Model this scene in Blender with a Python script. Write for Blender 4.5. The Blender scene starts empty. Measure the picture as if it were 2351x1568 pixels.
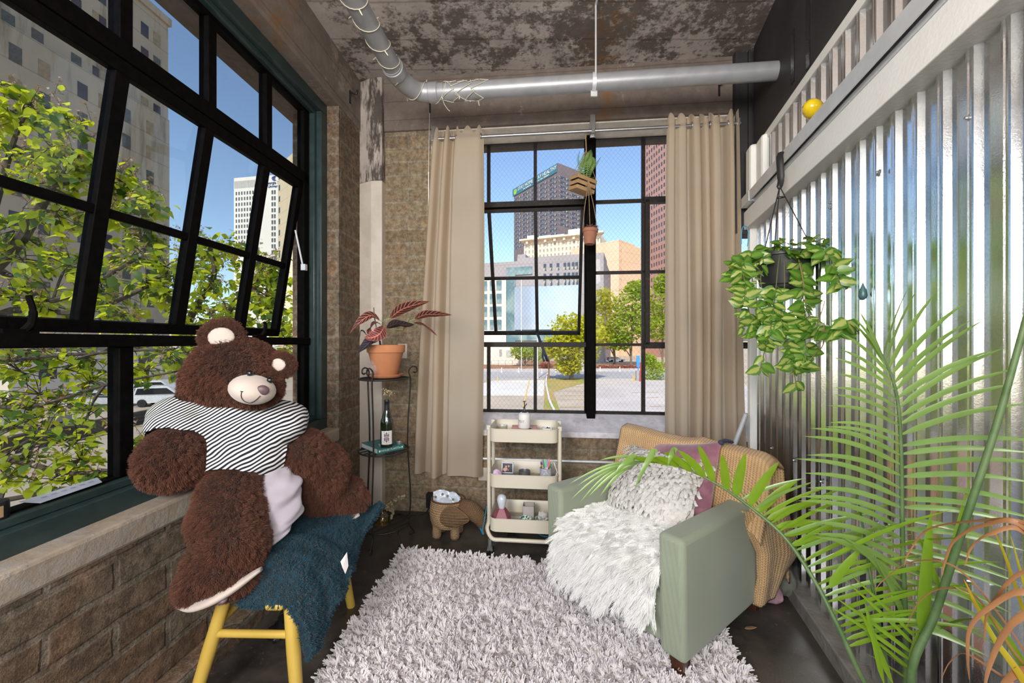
import bpy, math, random
import numpy as np
from math import sin, cos, pi, radians
from mathutils import Vector, Matrix, noise as mnoise
random.seed(7); R = random.Random(11)
SC = bpy.context.scene; COL = SC.collection
F, CX, CY, CH = 914.0, 1175.5, 784.0, 1.32       # focal length in pixels, image centre, eye height
def at(px, py, d): return Vector(((px-CX)/F*d, d, CH-(py-CY)/F*d))
def gl(px, py, z=0.0):                            # the point of the level plane z seen at a pixel
    d = F*(CH-z)/(py-CY); return Vector(((px-CX)/F*d, d, z))
V = Vector
# ------------------------------------------------------------------ materials
def nd(nt, typ, ins=None, **props):
    n = nt.nodes.new('ShaderNode'+typ)
    for k, v in props.items(): setattr(n, k, v)
    for k, v in (ins or {}).items():
        if hasattr(v, 'is_output'): nt.links.new(v, n.inputs[k])
        else:
            s = n.inputs[k]
            if s.type == 'RGBA' and len(v) == 3: v = (*v, 1)
            s.default_value = v
    return n
def mixc(nt, fac, a, b, blend='MIX'):
    n = nt.nodes.new('ShaderNodeMix'); n.data_type = 'RGBA'; n.blend_type = blend
    for idx, v in ((0, fac), (6, a), (7, b)):
        if hasattr(v, 'is_output'): nt.links.new(v, n.inputs[idx])
        else:
            if idx and len(v) == 3: v = (*v, 1)
            n.inputs[idx].default_value = v
    return n.outputs[2]
def mth(nt, op, a, b=0.0, c=None, clamp=False):
    n = nt.nodes.new('ShaderNodeMath'); n.operation = op; n.use_clamp = clamp
    for i, v in enumerate((a, b) if c is None else (a, b, c)):
        if hasattr(v, 'is_output'): nt.links.new(v, n.inputs[i])
        else: n.inputs[i].default_value = v
    return n.outputs[0]
def ramp(nt, fac, lo, hi, c0=(0, 0, 0), c1=(1, 1, 1)):
    n = nt.nodes.new('ShaderNodeValToRGB'); nt.links.new(fac, n.inputs[0])
    e = n.color_ramp.elements; e[0].position = lo; e[1].position = hi
    e[0].color = (*c0, 1); e[1].color = (*c1, 1)
    return n.outputs[0]
def newmat(name):
    m = bpy.data.materials.new(name); m.use_nodes = True; nt = m.node_tree
    b = nt.nodes['Principled BSDF']
    return m, nt, b
def noise(nt, scale, detail=4, rough=.55, vec=None, dist=0):
    d = {'Scale': scale, 'Detail': detail, 'Roughness': rough, 'Distortion': dist}
    if vec is not None: d['Vector'] = vec
    return nd(nt, 'TexNoise', d).outputs[0]
def setb(nt, b, **kw):
    for k, v in kw.items():
        k = {'col': 'Base Color', 'rough': 'Roughness', 'metal': 'Metallic', 'spec': 'Specular IOR Level', 'normal': 'Normal', 'sheen': 'Sheen Weight', 'trans': 'Transmission Weight', 'coat': 'Coat Weight', 'emit': 'Emission Color', 'es': 'Emission Strength', 'alpha': 'Alpha'}[k]
        if hasattr(v, 'is_output'): nt.links.new(v, b.inputs[k])
        else: b.inputs[k].default_value = (*v, 1) if isinstance(v, tuple) and len(v) == 3 else v
def bump(nt, h, s=.3, d=.01):
    return nd(nt, 'Bump', {'Height': h, 'Strength': s, 'Distance': d}).outputs[0]
MATS = {}
def pm(name, col, rough=.6, metal=0, col2=None, ns=8, thr=(.4, .62), bm=0, bs=60, spec=.5, sheen=0, coat=0, detail=4):
    """a plain procedural material: noise between two colours, optional bump"""
    if name in MATS: return MATS[name]
    m, nt, b = newmat(name); MATS[name] = m
    tc = nd(nt, 'TexCoord').outputs['Object']
    c2 = col2 or tuple(min(1, x*.82) for x in col)
    setb(nt, b, col=mixc(nt, ramp(nt, noise(nt, ns, detail, vec=tc), *thr), col, c2), rough=rough, metal=metal, spec=spec, sheen=sheen, coat=coat)
    if bm: setb(nt, b, normal=bump(nt, noise(nt, bs, 3, vec=tc), bm))
    return m
def leafm(name, col, tcol, fac=.45, col2=None, ns=20, rough=.45, spec=.4):
    """leaf or thin cloth that lets light through"""
    if name in MATS: return MATS[name]
    m, nt, b = newmat(name); MATS[name] = m
    tc = nd(nt, 'TexCoord').outputs['Object']
    f = ramp(nt, noise(nt, ns, 3, vec=tc), .35, .65)
    setb(nt, b, col=mixc(nt, f, col, col2 or tuple(x*.7 for x in col)), rough=rough, spec=spec)
    t = nd(nt, 'BsdfTranslucent', {'Color': tcol})
    mx = nd(nt, 'MixShader', {0: fac, 1: b.outputs[0], 2: t.outputs[0]})
    nt.links.new(mx.outputs[0], nt.nodes['Material Output'].inputs[0])
    return m
# ------------------------------------------------------------------ mesh builder
def frame(o, x, z=(0, 0, 1)):                     # matrix with x axis along x and z close to z
    x = V(x).normalized(); z = V(z); y = z.cross(x).normalized(); z = x.cross(y)
    return Matrix(((x.x, y.x, z.x, o[0]), (x.y, y.y, z.y, o[1]), (x.z, y.z, z.z, o[2]), (0, 0, 0, 1)))
def frz(o, z, ref=(0, 0, 1)):                     # z axis along z
    z = V(z).normalized(); ref = V(ref)
    if abs(z.dot(ref)) > .98: ref = V((1, 0, 0))
    x = ref.cross(z).normalized(); y = z.cross(x)
    return Matrix(((x.x, y.x, z.x, o[0]), (x.y, y.y, z.y, o[1]), (x.z, y.z, z.z, o[2]), (0, 0, 0, 1)))
def rz(a, o=(0, 0, 0)): return Matrix.Translation(V(o)) @ Matrix.Rotation(a, 4, 'Z')
class MB:
    def __init__(s, M=None): s.v = []; s.f = []; s.mi = []; s.M = M; s.cur = 0
    def add(s, vs, fs, M=None):
        n = len(s.v)
        T = s.M if M is None else (M if s.M is None else s.M @ M)
        if T is None: s.v.extend(tuple(v) for v in vs)
        else:
            a = np.array([tuple(v) for v in vs], float); m = np.array(T)
            s.v.extend(map(tuple, a @ m[:3, :3].T + m[:3, 3]))
        s.f.extend(tuple(i+n for i in f) for f in fs); s.mi.extend([s.cur]*len(fs))
        return s
    def box(s, x0, x1, y0, y1, z0, z1, M=None):
        vs = [(x, y, z) for x in (x0, x1) for y in (y0, y1) for z in (z0, z1)]
        return s.add(vs, [(0, 1, 3, 2), (4, 6, 7, 5), (0, 4, 5, 1), (2, 3, 7, 6), (0, 2, 6, 4), (1, 5, 7, 3)], M)
    def prism(s, poly, z0, z1, M=None):           # poly counter-clockwise in xy
        n = len(poly)
        vs = [(x, y, z0) for x, y in poly]+[(x, y, z1) for x, y in poly]
        return s.add(vs, [tuple(range(n))[::-1], tuple(range(n, 2*n))]+[(i, (i+1) % n, n+(i+1) % n, n+i) for i in range(n)], M)
    def grid(s, fn, nu, nv, M=None, cu=False, cv=False):
        vs = [fn(i/(nu if cu else nu-1), j/(nv if cv else nv-1)) for i in range(nu) for j in range(nv)]
        fs = [(i*nv+j, ((i+1) % nu)*nv+j, ((i+1) % nu)*nv+(j+1) % nv, i*nv+(j+1) % nv) for i in range(nu if cu else nu-1) for j in range(nv if cv else nv-1)]
        return s.add(vs, fs, M)
    def loft(s, rings, M=None, cap=True, closed=True):
        n = len(rings[0]); vs = [p for r in rings for p in r]; fs = []
        for k in range(len(rings)-1):
            for i in range(n if closed else n-1):
                fs.append((k*n+i, k*n+(i+1) % n, (k+1)*n+(i+1) % n, (k+1)*n+i))
        if cap and closed: fs += [tuple(range(n))[::-1], tuple(range((len(rings)-1)*n, len(rings)*n))]
        return s.add(vs, fs, M)
    def tube(s, path, r, n=8, M=None, cap=True, flat=None):
        P = [V(p) for p in path]; m = len(P)
        rs = list(r) if hasattr(r, '__len__') else [r]*m
        t = [(P[min(i+1, m-1)]-P[max(i-1, 0)]).normalized() for i in range(m)]
        up = V((0, 0, 1)) if abs(t[0].z) < .9 else V((1, 0, 0))
        x = up.cross(t[0]).normalized(); rings = []
        for i in range(m):
            x = (x-t[i]*x.dot(t[i])).normalized(); y = t[i].cross(x)
            a, b = (rs[i], rs[i]) if flat is None else (rs[i]*flat[0], rs[i]*flat[1])
            rings.append([P[i]+x*(a*cos(2*pi*k/n))+y*(b*sin(2*pi*k/n)) for k in range(n)])
        return s.loft(rings, M, cap)
    def cyl(s, a, b, r, r2=None, n=16, M=None):
        return s.tube([a, b], [r, r if r2 is None else r2], n, M)
    def lathe(s, prof, n=32, M=None, cap=False):
        return s.loft([[(r*cos(2*pi*k/n), r*sin(2*pi*k/n), z) for k in range(n)] for r, z in prof], M, cap)
    def ell(s, c, r, n=16, m=10, M=None):
        r = (r,)*3 if not hasattr(r, '__len__') else r
        rings = []
        for j in range(m+1):
            a = -pi/2+pi*j/m; q = max(cos(a), 1e-3)
            rings.append([(c[0]+r[0]*q*cos(2*pi*k/n), c[1]+r[1]*q*sin(2*pi*k/n), c[2]+r[2]*sin(a)) for k in range(n)])
        return s.loft(rings, M, True)
    def leaf(s, b, d, up, L, W, bend=.25, fold=.25, n=6, shape=.5, tw=0):
        """leaf blade: base b, direction d, bending away from up"""
        d = V(d).normalized(); up = V(up); side = d.cross(up)
        if side.length < 1e-4: side = d.cross(V((1, 0, 0)))
        side.normalize(); up = side.cross(d).normalized(); vs = []
        for i in range(n+1):
            t = i/n; a = bend*t
            p = V(b)+d*(L*t*(1-.15*abs(bend)*t))-up*(L*bend*t*t*.6)
            w = W*.5*(sin(pi*t**(shape+.25))**.8 if 0 < t < 1 else .04)
            sd = (side*cos(tw*t)+up*sin(tw*t))
            vs += [p-sd*w+up*(fold*w), p, p+sd*w+up*(fold*w)]
        fs = []
        for i in range(n):
            for k in (0, 1): fs.append((i*3+k, i*3+k+1, i*3+k+4, i*3+k+3))
        return s.add(vs, fs)
OFF = {}
def tag(o, label=None, cat=None, group=None, kind=None):
    for k, v in (('label', label), ('category', cat), ('group', group), ('kind', kind)):
        if v: o[k] = v
    return o
def thing(name, label, cat, loc=(0, 0, 0), group=None, kind=None):
    o = bpy.data.objects.new(name, None); COL.objects.link(o); o.location = V(loc); o.empty_display_size = .05
    OFF[o.name] = V(loc); return tag(o, label, cat, group, kind)
def obj(name, mb, mats, parent=None, label=None, cat=None, group=None, kind=None, origin=None, smooth=35, bevel=0, seg=2, sub=0, solid=0, M=None):
    me = bpy.data.meshes.new(name)
    off = OFF[parent.name] if parent is not None else V(origin or (0, 0, 0))
    vs = mb.v
    if off.length: vs = [(v[0]-off.x, v[1]-off.y, v[2]-off.z) for v in vs]
    me.from_pydata(vs, [], mb.f); 
    for m in (mats if isinstance(mats, (list, tuple)) else [mats]): me.materials.append(m)
    if any(mb.mi): me.polygons.foreach_set('material_index', mb.mi)
    if smooth:
        me.polygons.foreach_set('use_smooth', [True]*len(me.polygons))
        if smooth < 180: me.set_sharp_from_angle(angle=radians(smooth))
    me.update()
    o = bpy.data.objects.new(name, me); COL.objects.link(o)
    if parent is not None: o.parent = parent; OFF[o.name] = off
    else: o.location = off; OFF[o.name] = off
    if M is not None: o.matrix_world = M
    if bevel: b = o.modifiers.new('bevel', 'BEVEL'); b.width = bevel; b.segments = seg; b.limit_method = 'ANGLE'; b.angle_limit = radians(40); b.harden_normals = False
    if solid: b = o.modifiers.new('solid', 'SOLIDIFY'); b.thickness = solid; b.offset = 0
    if sub: b = o.modifiers.new('sub', 'SUBSURF'); b.levels = sub; b.render_levels = sub
    return tag(o, label, cat, group, kind)
def dup(o, loc=None, rot=None, parent=None, label=None, group=None):
    c = o.copy(); COL.objects.link(c)
    if parent is not None: c.parent = parent
    if loc is not None: c.location = V(loc)
    if rot is not None: c.rotation_euler = rot
    if label: c['label'] = label
    if group: c['group'] = group
    for ch in o.children: dup(ch, parent=c)
    return c
def bake(o):                                      # apply modifiers without operators
    bpy.context.view_layer.update()
    dg = bpy.context.evaluated_depsgraph_get()
    me = bpy.data.meshes.new_from_object(o.evaluated_get(dg)); o.modifiers.clear(); o.data = me; return o
def hair(o, count, length, mat_slot=1, children=0, root=.0012, tip=.0004, rand=.3, brown=.0, align=(0, 0, 0), clump=0, crad=.01, rough=0, roughend=0, steps=4, vg=None, seed=1, tangent=0, normal=1.0, kink=None):
    m = o.modifiers.new('fibres', 'PARTICLE_SYSTEM'); ps = o.particle_systems[-1]; s = ps.settings; ps.seed = seed
    s.type = 'HAIR'; s.use_advanced_hair = True; s.count = count; s.hair_step = steps; s.emit_from = 'FACE'; s.use_modifier_stack = True
    s.distribution = 'RAND'; s.use_even_distribution = True
    s.hair_length = length
    k = length
    s.normal_factor = k*.25*normal; s.tangent_factor = tangent*k*.25; s.factor_random = brown*k*.25; s.object_align_factor = tuple(a*k*.25 for a in align)
    s.material = mat_slot+1; s.length_random = rand
    s.root_radius = 1.0; s.tip_radius = tip/root; s.radius_scale = root*2
    s.display_step = 2; s.render_step = 3
    if children:
        s.child_type = 'SIMPLE'; s.rendered_child_count = children; s.child_percent = 1; s.child_radius = crad; s.child_roundness = .5; s.child_length = 1.0
        s.clump_factor = clump; s.roughness_2 = rough; s.roughness_endpoint = roughend; s.roughness_2_size = .5
        if kink: s.kink = 'CURL'; s.kink_amplitude = kink[0]; s.kink_frequency = kink[1]
    if vg: ps.vertex_group_density = vg
    return ps
def text_mesh(body, size, depth=.0, align='CENTER'):
    cu = bpy.data.curves.new('lettering', 'FONT'); cu.body = body; cu.size = size; cu.align_x = align; cu.align_y = 'CENTER'; cu.extrude = depth; cu.resolution_u = 2
    o = bpy.data.objects.new('lettering', cu); COL.objects.link(o); bpy.context.view_layer.update()
    me = bpy.data.meshes.new_from_object(o.evaluated_get(bpy.context.evaluated_depsgraph_get()))
    vs = [tuple(v.co) for v in me.vertices]; fs = [tuple(p.vertices) for p in me.polygons]
    bpy.data.objects.remove(o); bpy.data.curves.remove(cu); bpy.data.meshes.remove(me)
    return vs, fs
def spline(pts, n=8):                             # Catmull-Rom through the points
    P = [V(p) for p in pts]; P = [P[0]*2-P[1]]+P+[P[-1]*2-P[-2]]; out = []
    for i in range(1, len(P)-2):
        a, b, c, d = P[i-1:i+3]
        for k in range(n):
            t = k/n; out.append(.5*((2*b)+(c-a)*t+(2*a-5*b+4*c-d)*t*t+(3*b-a-3*c+d)*t**3))
    out.append(P[-2]); return out
def interp(xs, ys, x): return float(np.interp(x, xs, ys))
def rrect(w, d, r, n=5):                          # rounded rectangle, counter-clockwise
    out = []
    for cx_, cy_, a0 in ((w/2-r, d/2-r, 0), (-w/2+r, d/2-r, 90), (-w/2+r, -d/2+r, 180), (w/2-r, -d/2+r, 270)):
        for k in range(n+1):
            a = radians(a0+90*k/n); out.append((cx_+r*cos(a), cy_+r*sin(a)))
    return out
# ------------------------------------------------------------------ camera, world, light
cd = bpy.data.cameras.new('camera'); cam = bpy.data.objects.new('camera', cd); COL.objects.link(cam)
cd.sensor_width = 36; cd.lens = F/2351*36; cam.location = (0, 0, CH); cam.rotation_euler = (pi/2, 0, 0); cd.clip_start = .02; cd.clip_end = 3000
SC.camera = cam
vs_ = SC.view_settings; SC.display_settings.display_device = 'sRGB'
vs_.view_transform = 'Standard'; vs_.look = 'None'; vs_.gamma = 1; vs_.use_curve_mapping = False; vs_.exposure = 0.0
cy = SC.cycles; cy.use_denoising = True; cy.max_bounces = 9; cy.diffuse_bounces = 4; cy.glossy_bounces = 4; cy.transmission_bounces = 4; cy.transparent_max_bounces = 14
cy.caustics_reflective = False; cy.caustics_refractive = False; cy.sample_clamp_indirect = 6
w = bpy.data.worlds.new('sky'); SC.world = w; w.use_nodes = True; nt = w.node_tree
SUN_AZ, SUN_EL = radians(-168), radians(47)       # compass angle from the view axis, clockwise; the sun stands behind and to the left
sky = nd(nt, 'TexSky', None, sky_type='NISHITA', sun_disc=False, sun_elevation=SUN_EL, sun_rotation=SUN_AZ, altitude=200, air_density=1.0, dust_density=.6, ozone_density=2.0)
bg = nt.nodes['Background']; nt.links.new(sky.outputs[0], bg.inputs[0]); bg.inputs[1].default_value = .27
def sunvec(): return V((sin(SUN_AZ)*cos(SUN_EL), cos(SUN_AZ)*cos(SUN_EL), sin(SUN_EL)))
sl = bpy.data.lights.new('sun', 'SUN'); sl.energy = 4.8; sl.angle = radians(.6); sl.color = (1, .93, .82)
so = bpy.data.objects.new('sun', sl); COL.objects.link(so); so.rotation_euler = sunvec().to_track_quat('Z', 'Y').to_euler()
def lamp(name, loc, size, power, col=(1, .95, .88), rot=(0, 0, 0)):
    l = bpy.data.lights.new(name, 'AREA'); l.shape = 'RECTANGLE'; l.size, l.size_y = size; l.energy = power; l.color = col
    o = bpy.data.objects.new(name, l); COL.objects.link(o); o.location = loc; o.rotation_euler = rot; return o
# ------------------------------------------------------------------ setting materials
def blockmat(name, c1, c2, mortar, bw=.40, rh=.118, ms=.014, off=.5, zoff=0.0, rough=.92, stain=True, tint=(.30, .28, .19), jd=-.5):
    m, nt, b = newmat(name)
    tc = nd(nt, 'TexCoord').outputs['Object']; sp = nd(nt, 'SeparateXYZ', {0: tc})
    nz = nd(nt, 'TexNoise', {'Vector': tc, 'Scale': 9, 'Detail': 3})
    wob = nd(nt, 'VectorMath', {0: nz.outputs[1], 1: (.022, .022, .022)}, operation='MULTIPLY').outputs[0]
    ad = mth(nt, 'ADD', sp.outputs[0], sp.outputs[1])
    cb = nd(nt, 'CombineXYZ', {0: ad, 1: mth(nt, 'ADD', sp.outputs[2], zoff)}).outputs[0]
    vec = nd(nt, 'VectorMath', {0: cb, 1: wob}, operation='ADD').outputs[0]
    br = nd(nt, 'TexBrick', {'Vector': vec, 'Color1': c1, 'Color2': c2, 'Mortar': mortar, 'Scale': 1, 'Mortar Size': ms, 'Mortar Smooth': .55, 'Bias': 0, 'Brick Width': bw, 'Row Height': rh}, offset=off)
    big = ramp(nt, noise(nt, 2.6, 5, .62, tc), .38, .66)
    col = mixc(nt, mth(nt, 'MULTIPLY', big, .55), br.outputs[0], tint)
    col = mixc(nt, mth(nt, 'MULTIPLY', ramp(nt, noise(nt, 4.3, 3, .6, tc), .55, .72), .5), col, (.36, .21, .13))
    grime = ramp(nt, noise(nt, 24, 6, .75, tc), .42, .60, (.52, .49, .47), (1.15, 1.12, 1.08))
    col = mixc(nt, .85, col, grime, 'MULTIPLY')
    pits = ramp(nt, noise(nt, 95, 3, .6, tc), .30, .40)
    pm_ = mixc(nt, ramp(nt, noise(nt, 6, 2, .5, tc), .40, .62), (1, 1, 1), pits)
    col = mixc(nt, .8, col, pm_, 'MULTIPLY')
    sand = noise(nt, 210, 3, .7, tc); col = mixc(nt, .75, col, ramp(nt, sand, .35, .66, (.60, .58, .56), (1.25, 1.22, 1.2)), 'MULTIPLY')
    h = mth(nt, 'ADD', mth(nt, 'MULTIPLY', br.outputs[1], jd), mth(nt, 'ADD', mth(nt, 'MULTIPLY', noise(nt, 70, 4, .7, tc), .5), mth(nt, 'MULTIPLY', noise(nt, 9, 5, .7, tc), .8)))
    setb(nt, b, col=col, rough=rough, spec=.2, normal=bump(nt, h, .6, .012))
    return m
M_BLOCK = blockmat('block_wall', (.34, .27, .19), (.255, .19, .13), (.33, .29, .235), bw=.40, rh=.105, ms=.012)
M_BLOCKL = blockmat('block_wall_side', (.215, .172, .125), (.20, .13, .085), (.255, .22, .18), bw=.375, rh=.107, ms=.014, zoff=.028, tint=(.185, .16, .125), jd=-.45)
def concmat(name, dark, light, amt=(.50, .56), board=.15, axis=2, rust=None, sc=(7, 30), stretch=(1, 1, 1)):
    """bare concrete with flaking pale paint and board marks"""
    m, nt, b = newmat(name)
    tc = nd(nt, 'TexCoord').outputs['Object']; sp = nd(nt, 'SeparateXYZ', {0: tc})
    mp = nd(nt, 'Mapping', {'Vector': tc, 'Scale': stretch}).outputs[0]
    a = noise(nt, sc[0]*.32, 4, .6, mp); f = noise(nt, sc[1], 6, .72, mp); g = noise(nt, sc[0]*1.3, 4, .6, mp)
    s = mth(nt, 'ADD', mth(nt, 'MULTIPLY', a, .45), mth(nt, 'ADD', mth(nt, 'MULTIPLY', f, .33), mth(nt, 'MULTIPLY', g, .22)))
    fl = ramp(nt, s, *amt)
    base = mixc(nt, ramp(nt, noise(nt, 14, 6, .7, tc), .3, .7), dark, tuple(x*1.45 for x in dark))
    lt = mixc(nt, ramp(nt, noise(nt, 5, 3, .6, tc), .35, .65), light, tuple(x*.78 for x in light))
    col = mixc(nt, fl, base, lt)
    wz = mth(nt, 'ADD', mth(nt, 'DIVIDE', sp.outputs[axis], board), mth(nt, 'MULTIPLY', noise(nt, 3, 2, .5, tc), .12))
    ln = mth(nt, 'PINGPONG', wz, .5)
    line = ramp(nt, ln, .0, .035, (.45, .43, .42), (1, 1, 1))
    col = mixc(nt, .7, col, line, 'MULTIPLY')
    if rust:
        x0, wd = rust
        dx = mth(nt, 'ABSOLUTE', mth(nt, 'ADD', mth(nt, 'SUBTRACT', sp.outputs[0], x0), mth(nt, 'MULTIPLY', mth(nt, 'SUBTRACT', noise(nt, 4, 5, .7, tc), .5), .35)))
        k = mth(nt, 'MULTIPLY', ramp(nt, dx, 0, wd, (1, 1, 1), (0, 0, 0)), ramp(nt, noise(nt, 11, 6, .7, tc), .44, .62))
        col = mixc(nt, k, col, (.23, .115, .045))
    h = mth(nt, 'ADD', mth(nt, 'MULTIPLY', fl, .35), mth(nt, 'MULTIPLY', f, .5))
    setb(nt, b, col=col, rough=.9, spec=.25, normal=bump(nt, h, .5, .008))
    return m
M_CEIL = concmat('ceiling_concrete', (.125, .104, .092), (.56, .50, .465), amt=(.468, .525), board=.30, axis=1, rust=(.62, .16))
M_BEAM = concmat('beam_concrete', (.140, .114, .100), (.36, .31, .27), amt=(.57, .63), board=.145, rust=(.70, .12), sc=(5, 26))
M_BEAML = concmat('beam_concrete_side', (.150, .124, .106), (.37, .31, .26), amt=(.54, .63), board=.19, rust=(2.05, .20), sc=(5, 22))
M_SILL = concmat('painted_sill', (.60, .58, .62), (.70, .66, .68), board=9, sc=(5, 20))
M_LEDGE = concmat('ledge_concrete', (.31, .25, .19), (.40, .365, .34), amt=(.47, .60), board=5, sc=(9, 24))
M_SUNHEAD = concmat('sunlit_tone_head', (.66, .60, .53), (.80, .75, .68), amt=(.40, .60), board=9, sc=(7, 24))
def floormat():
    m, nt, b = newmat('dark_floor'); tc = nd(nt, 'TexCoord').outputs['Object']
    f = noise(nt, 5, 6, .7, tc); g = noise(nt, 40, 5, .7, tc)
    col = mixc(nt, ramp(nt, f, .35, .7), (.026, .023, .021), (.085, .070, .060))
    col = mixc(nt, ramp(nt, g, .62, .70), col, (.16, .14, .12))
    sc_ = nd(nt, 'Mapping', {'Vector': tc, 'Scale': (3, 60, 1), 'Rotation': (0, 0, .6)}).outputs[0]
    col = mixc(nt, mth(nt, 'MULTIPLY', ramp(nt, noise(nt, 1.5, 5, .8, sc_), .66, .72), .6), col, (.20, .18, .16))
    # worn pale patch near the wall on the right
    sp = nd(nt, 'SeparateXYZ', {0: tc})
    d = nd(nt, 'VectorMath', {0: tc, 1: (1.07, 1.50, 0)}, operation='DISTANCE').outputs['Value']
    k = mth(nt, 'MULTIPLY', ramp(nt, d, .03, .22, (1, 1, 1), (0, 0, 0)), ramp(nt, noise(nt, 55, 6, .8, sc_), .50, .60))
    col = mixc(nt, k, col, (.36, .33, .28))
    setb(nt, b, col=col, rough=ramp(nt, f, .3, .7, (.30,)*3, (.52,)*3), spec=.5, normal=bump(nt, g, .12, .004))
    return m
M_FLOOR = floormat()
M_GREEN = pm('dark_green_paint', (.022, .040, .040), .30, 0, (.030, .052, .052), 14, spec=.5, bm=.05, bs=30)
M_BLACK = pm('black_window_paint', (.003, .003, .003), .55, 0, (.005, .004, .004), 30, spec=.03, bm=.1, bs=90)
M_RUSTBLK = pm('worn_black_steel', (.012, .010, .010), .55, 0, (.060, .034, .018), 40, thr=(.55, .75), spec=.3, bm=.2, bs=120)
M_WHITE = pm('white_paint', (.92, .91, .885), .5, 0, (.89, .875, .85), 6, bm=.08, bs=60)
M_CREAM = pm('cream_column_paint', (.60, .535, .475), .6, 0, (.52, .46, .40), 7, bm=.25, bs=30)
M_DARKPANEL = pm('black_insulation', (.020, .019, .021), .6, 0, (.034, .032, .034), 4, bm=.15, bs=60)
M_STEEL = pm('galvanised_channel', (.66, .68, .71), .42, .35, (.74, .76, .79), 9, bm=.06, bs=30)
def glassm(name, tint, wire=0, gl=.05, dirt=0):
    m, nt, b = newmat(name); out = nt.nodes['Material Output']
    t = nd(nt, 'BsdfTransparent', {'Color': tint}); g = nd(nt, 'BsdfGlossy', {'Roughness': .02, 'Color': (1, 1, 1)})
    fr = nd(nt, 'Fresnel', {'IOR': 1.28}).outputs[0]
    sh = nd(nt, 'MixShader', {0: mth(nt, 'MULTIPLY', fr, 1.0), 1: t.outputs[0], 2: g.outputs[0]}).outputs[0]
    tc = nd(nt, 'TexCoord').outputs['Object']; sp = nd(nt, 'SeparateXYZ', {0: tc})
    if wire:
        p = []
        for sg in (1, -1):
            q = mth(nt, 'ADD', sp.outputs[0], mth(nt, 'MULTIPLY', sp.outputs[2], sg*.80))
            p.append(mth(nt, 'LESS_THAN', mth(nt, 'PINGPONG', q, wire*.5), .0010))
        k = mth(nt, 'MULTIPLY', mth(nt, 'MAXIMUM', p[0], p[1]), .42)
        d = nd(nt, 'BsdfDiffuse', {'Color': (.09, .10, .14)}).outputs[0]
        sh = nd(nt, 'MixShader', {0: k, 1: sh, 2: d}).outputs[0]
    if dirt:
        k = mth(nt, 'MULTIPLY', ramp(nt, noise(nt, 3.5, 6, .7, tc), .45, .8), dirt)
        tl = nd(nt, 'BsdfTranslucent', {'Color': (.8, .78, .74)}).outputs[0]
        sh = nd(nt, 'MixShader', {0: k, 1: sh, 2: tl}).outputs[0]
    nt.links.new(sh, out.inputs[0]); return m
M_GLASS = glassm('window_glass', (.60, .63, .62), dirt=.02)
M_WIRE = glassm('wired_glass', (.96, .97, .97), wire=.036, dirt=.03)
# ------------------------------------------------------------------ frames of the walls
ML = Matrix.Rotation(radians(86.46), 4, 'Z')                    # x along the left wall, y away from the room
MBk = Matrix.Translation((0, 3.02, 0)) @ Matrix.Rotation(radians(-5.75), 4, 'Z')   # x along the back wall, y away
MR = Matrix.Translation((.863, 0, 0)) @ Matrix.Rotation(radians(74.73), 4, 'Z')    # x along the right wall, y into the room
ZC = 3.355
def struct(name, mb, m, M=None, **k): return obj(name, mb, m, kind='structure', M=M, **k)
mb = MB(); mb.box(-2.0, 6, -6, 3.6, -.2, 0); struct('floor', mb, M_FLOOR, smooth=0)
mb = MB(); mb.box(-2.0, 6, -6, 3.6, ZC, ZC+.25); struct('ceiling', mb, M_CEIL, smooth=0)
# left wall: blocks under, behind and beyond the window; concrete beam above
WZ0, WZ1, WU0, WU1 = .712, 2.975, -.62, 2.715
mb = MB(); mb.box(-6, 3.5, 1.385, 1.72, -.05, WZ0); mb.box(WU1, 3.5, 1.385, 1.72, WZ0, WZ1)
mb.box(-1.6, WU0, 1.385, 1.72, WZ0, WZ1)
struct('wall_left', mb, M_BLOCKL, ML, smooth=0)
mb = MB(); mb.box(-6, 3.5, 1.378, 1.74, WZ1, ZC+.02); struct('beam_left', mb, M_BEAML, ML, smooth=0, bevel=.012)
mb = MB(); mb.box(WU0, WU1, 1.379, 1.50, WZ0-.085, WZ0+.004); struct('trim_1', mb, M_LEDGE, ML, smooth=0, bevel=.012)   # cast ledge under the window
mb = MB(); mb.box(-2, 3.08, 1.30, 1.39, -.02, .085); struct('trim_2', mb, M_BLOCKL, ML, smooth=0, bevel=.02)          # plinth along the floor
M_BRICK = blockmat('outer_brick', (.42, .17, .10), (.33, .12, .08), (.42, .36, .30), bw=.21, rh=.075, ms=.010, tint=(.36, .15, .10))
mb = MB(); mb.box(2.735, 3.6, 1.60, 1.735, -4.2, 3.5); struct('wall_outside', mb, M_BRICK, ML, smooth=0)
mb = MB(); mb.box(-1.5, 3.6, 1.60, 1.80, 2.93, 3.5); struct('lintel_outside', mb, M_BEAM, ML, smooth=0)
mb = MB(); mb.box(-1.5, 2.75, 1.60, 1.82, .60, .70); struct('sill_outside', mb, M_LEDGE, ML, smooth=0)
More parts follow.
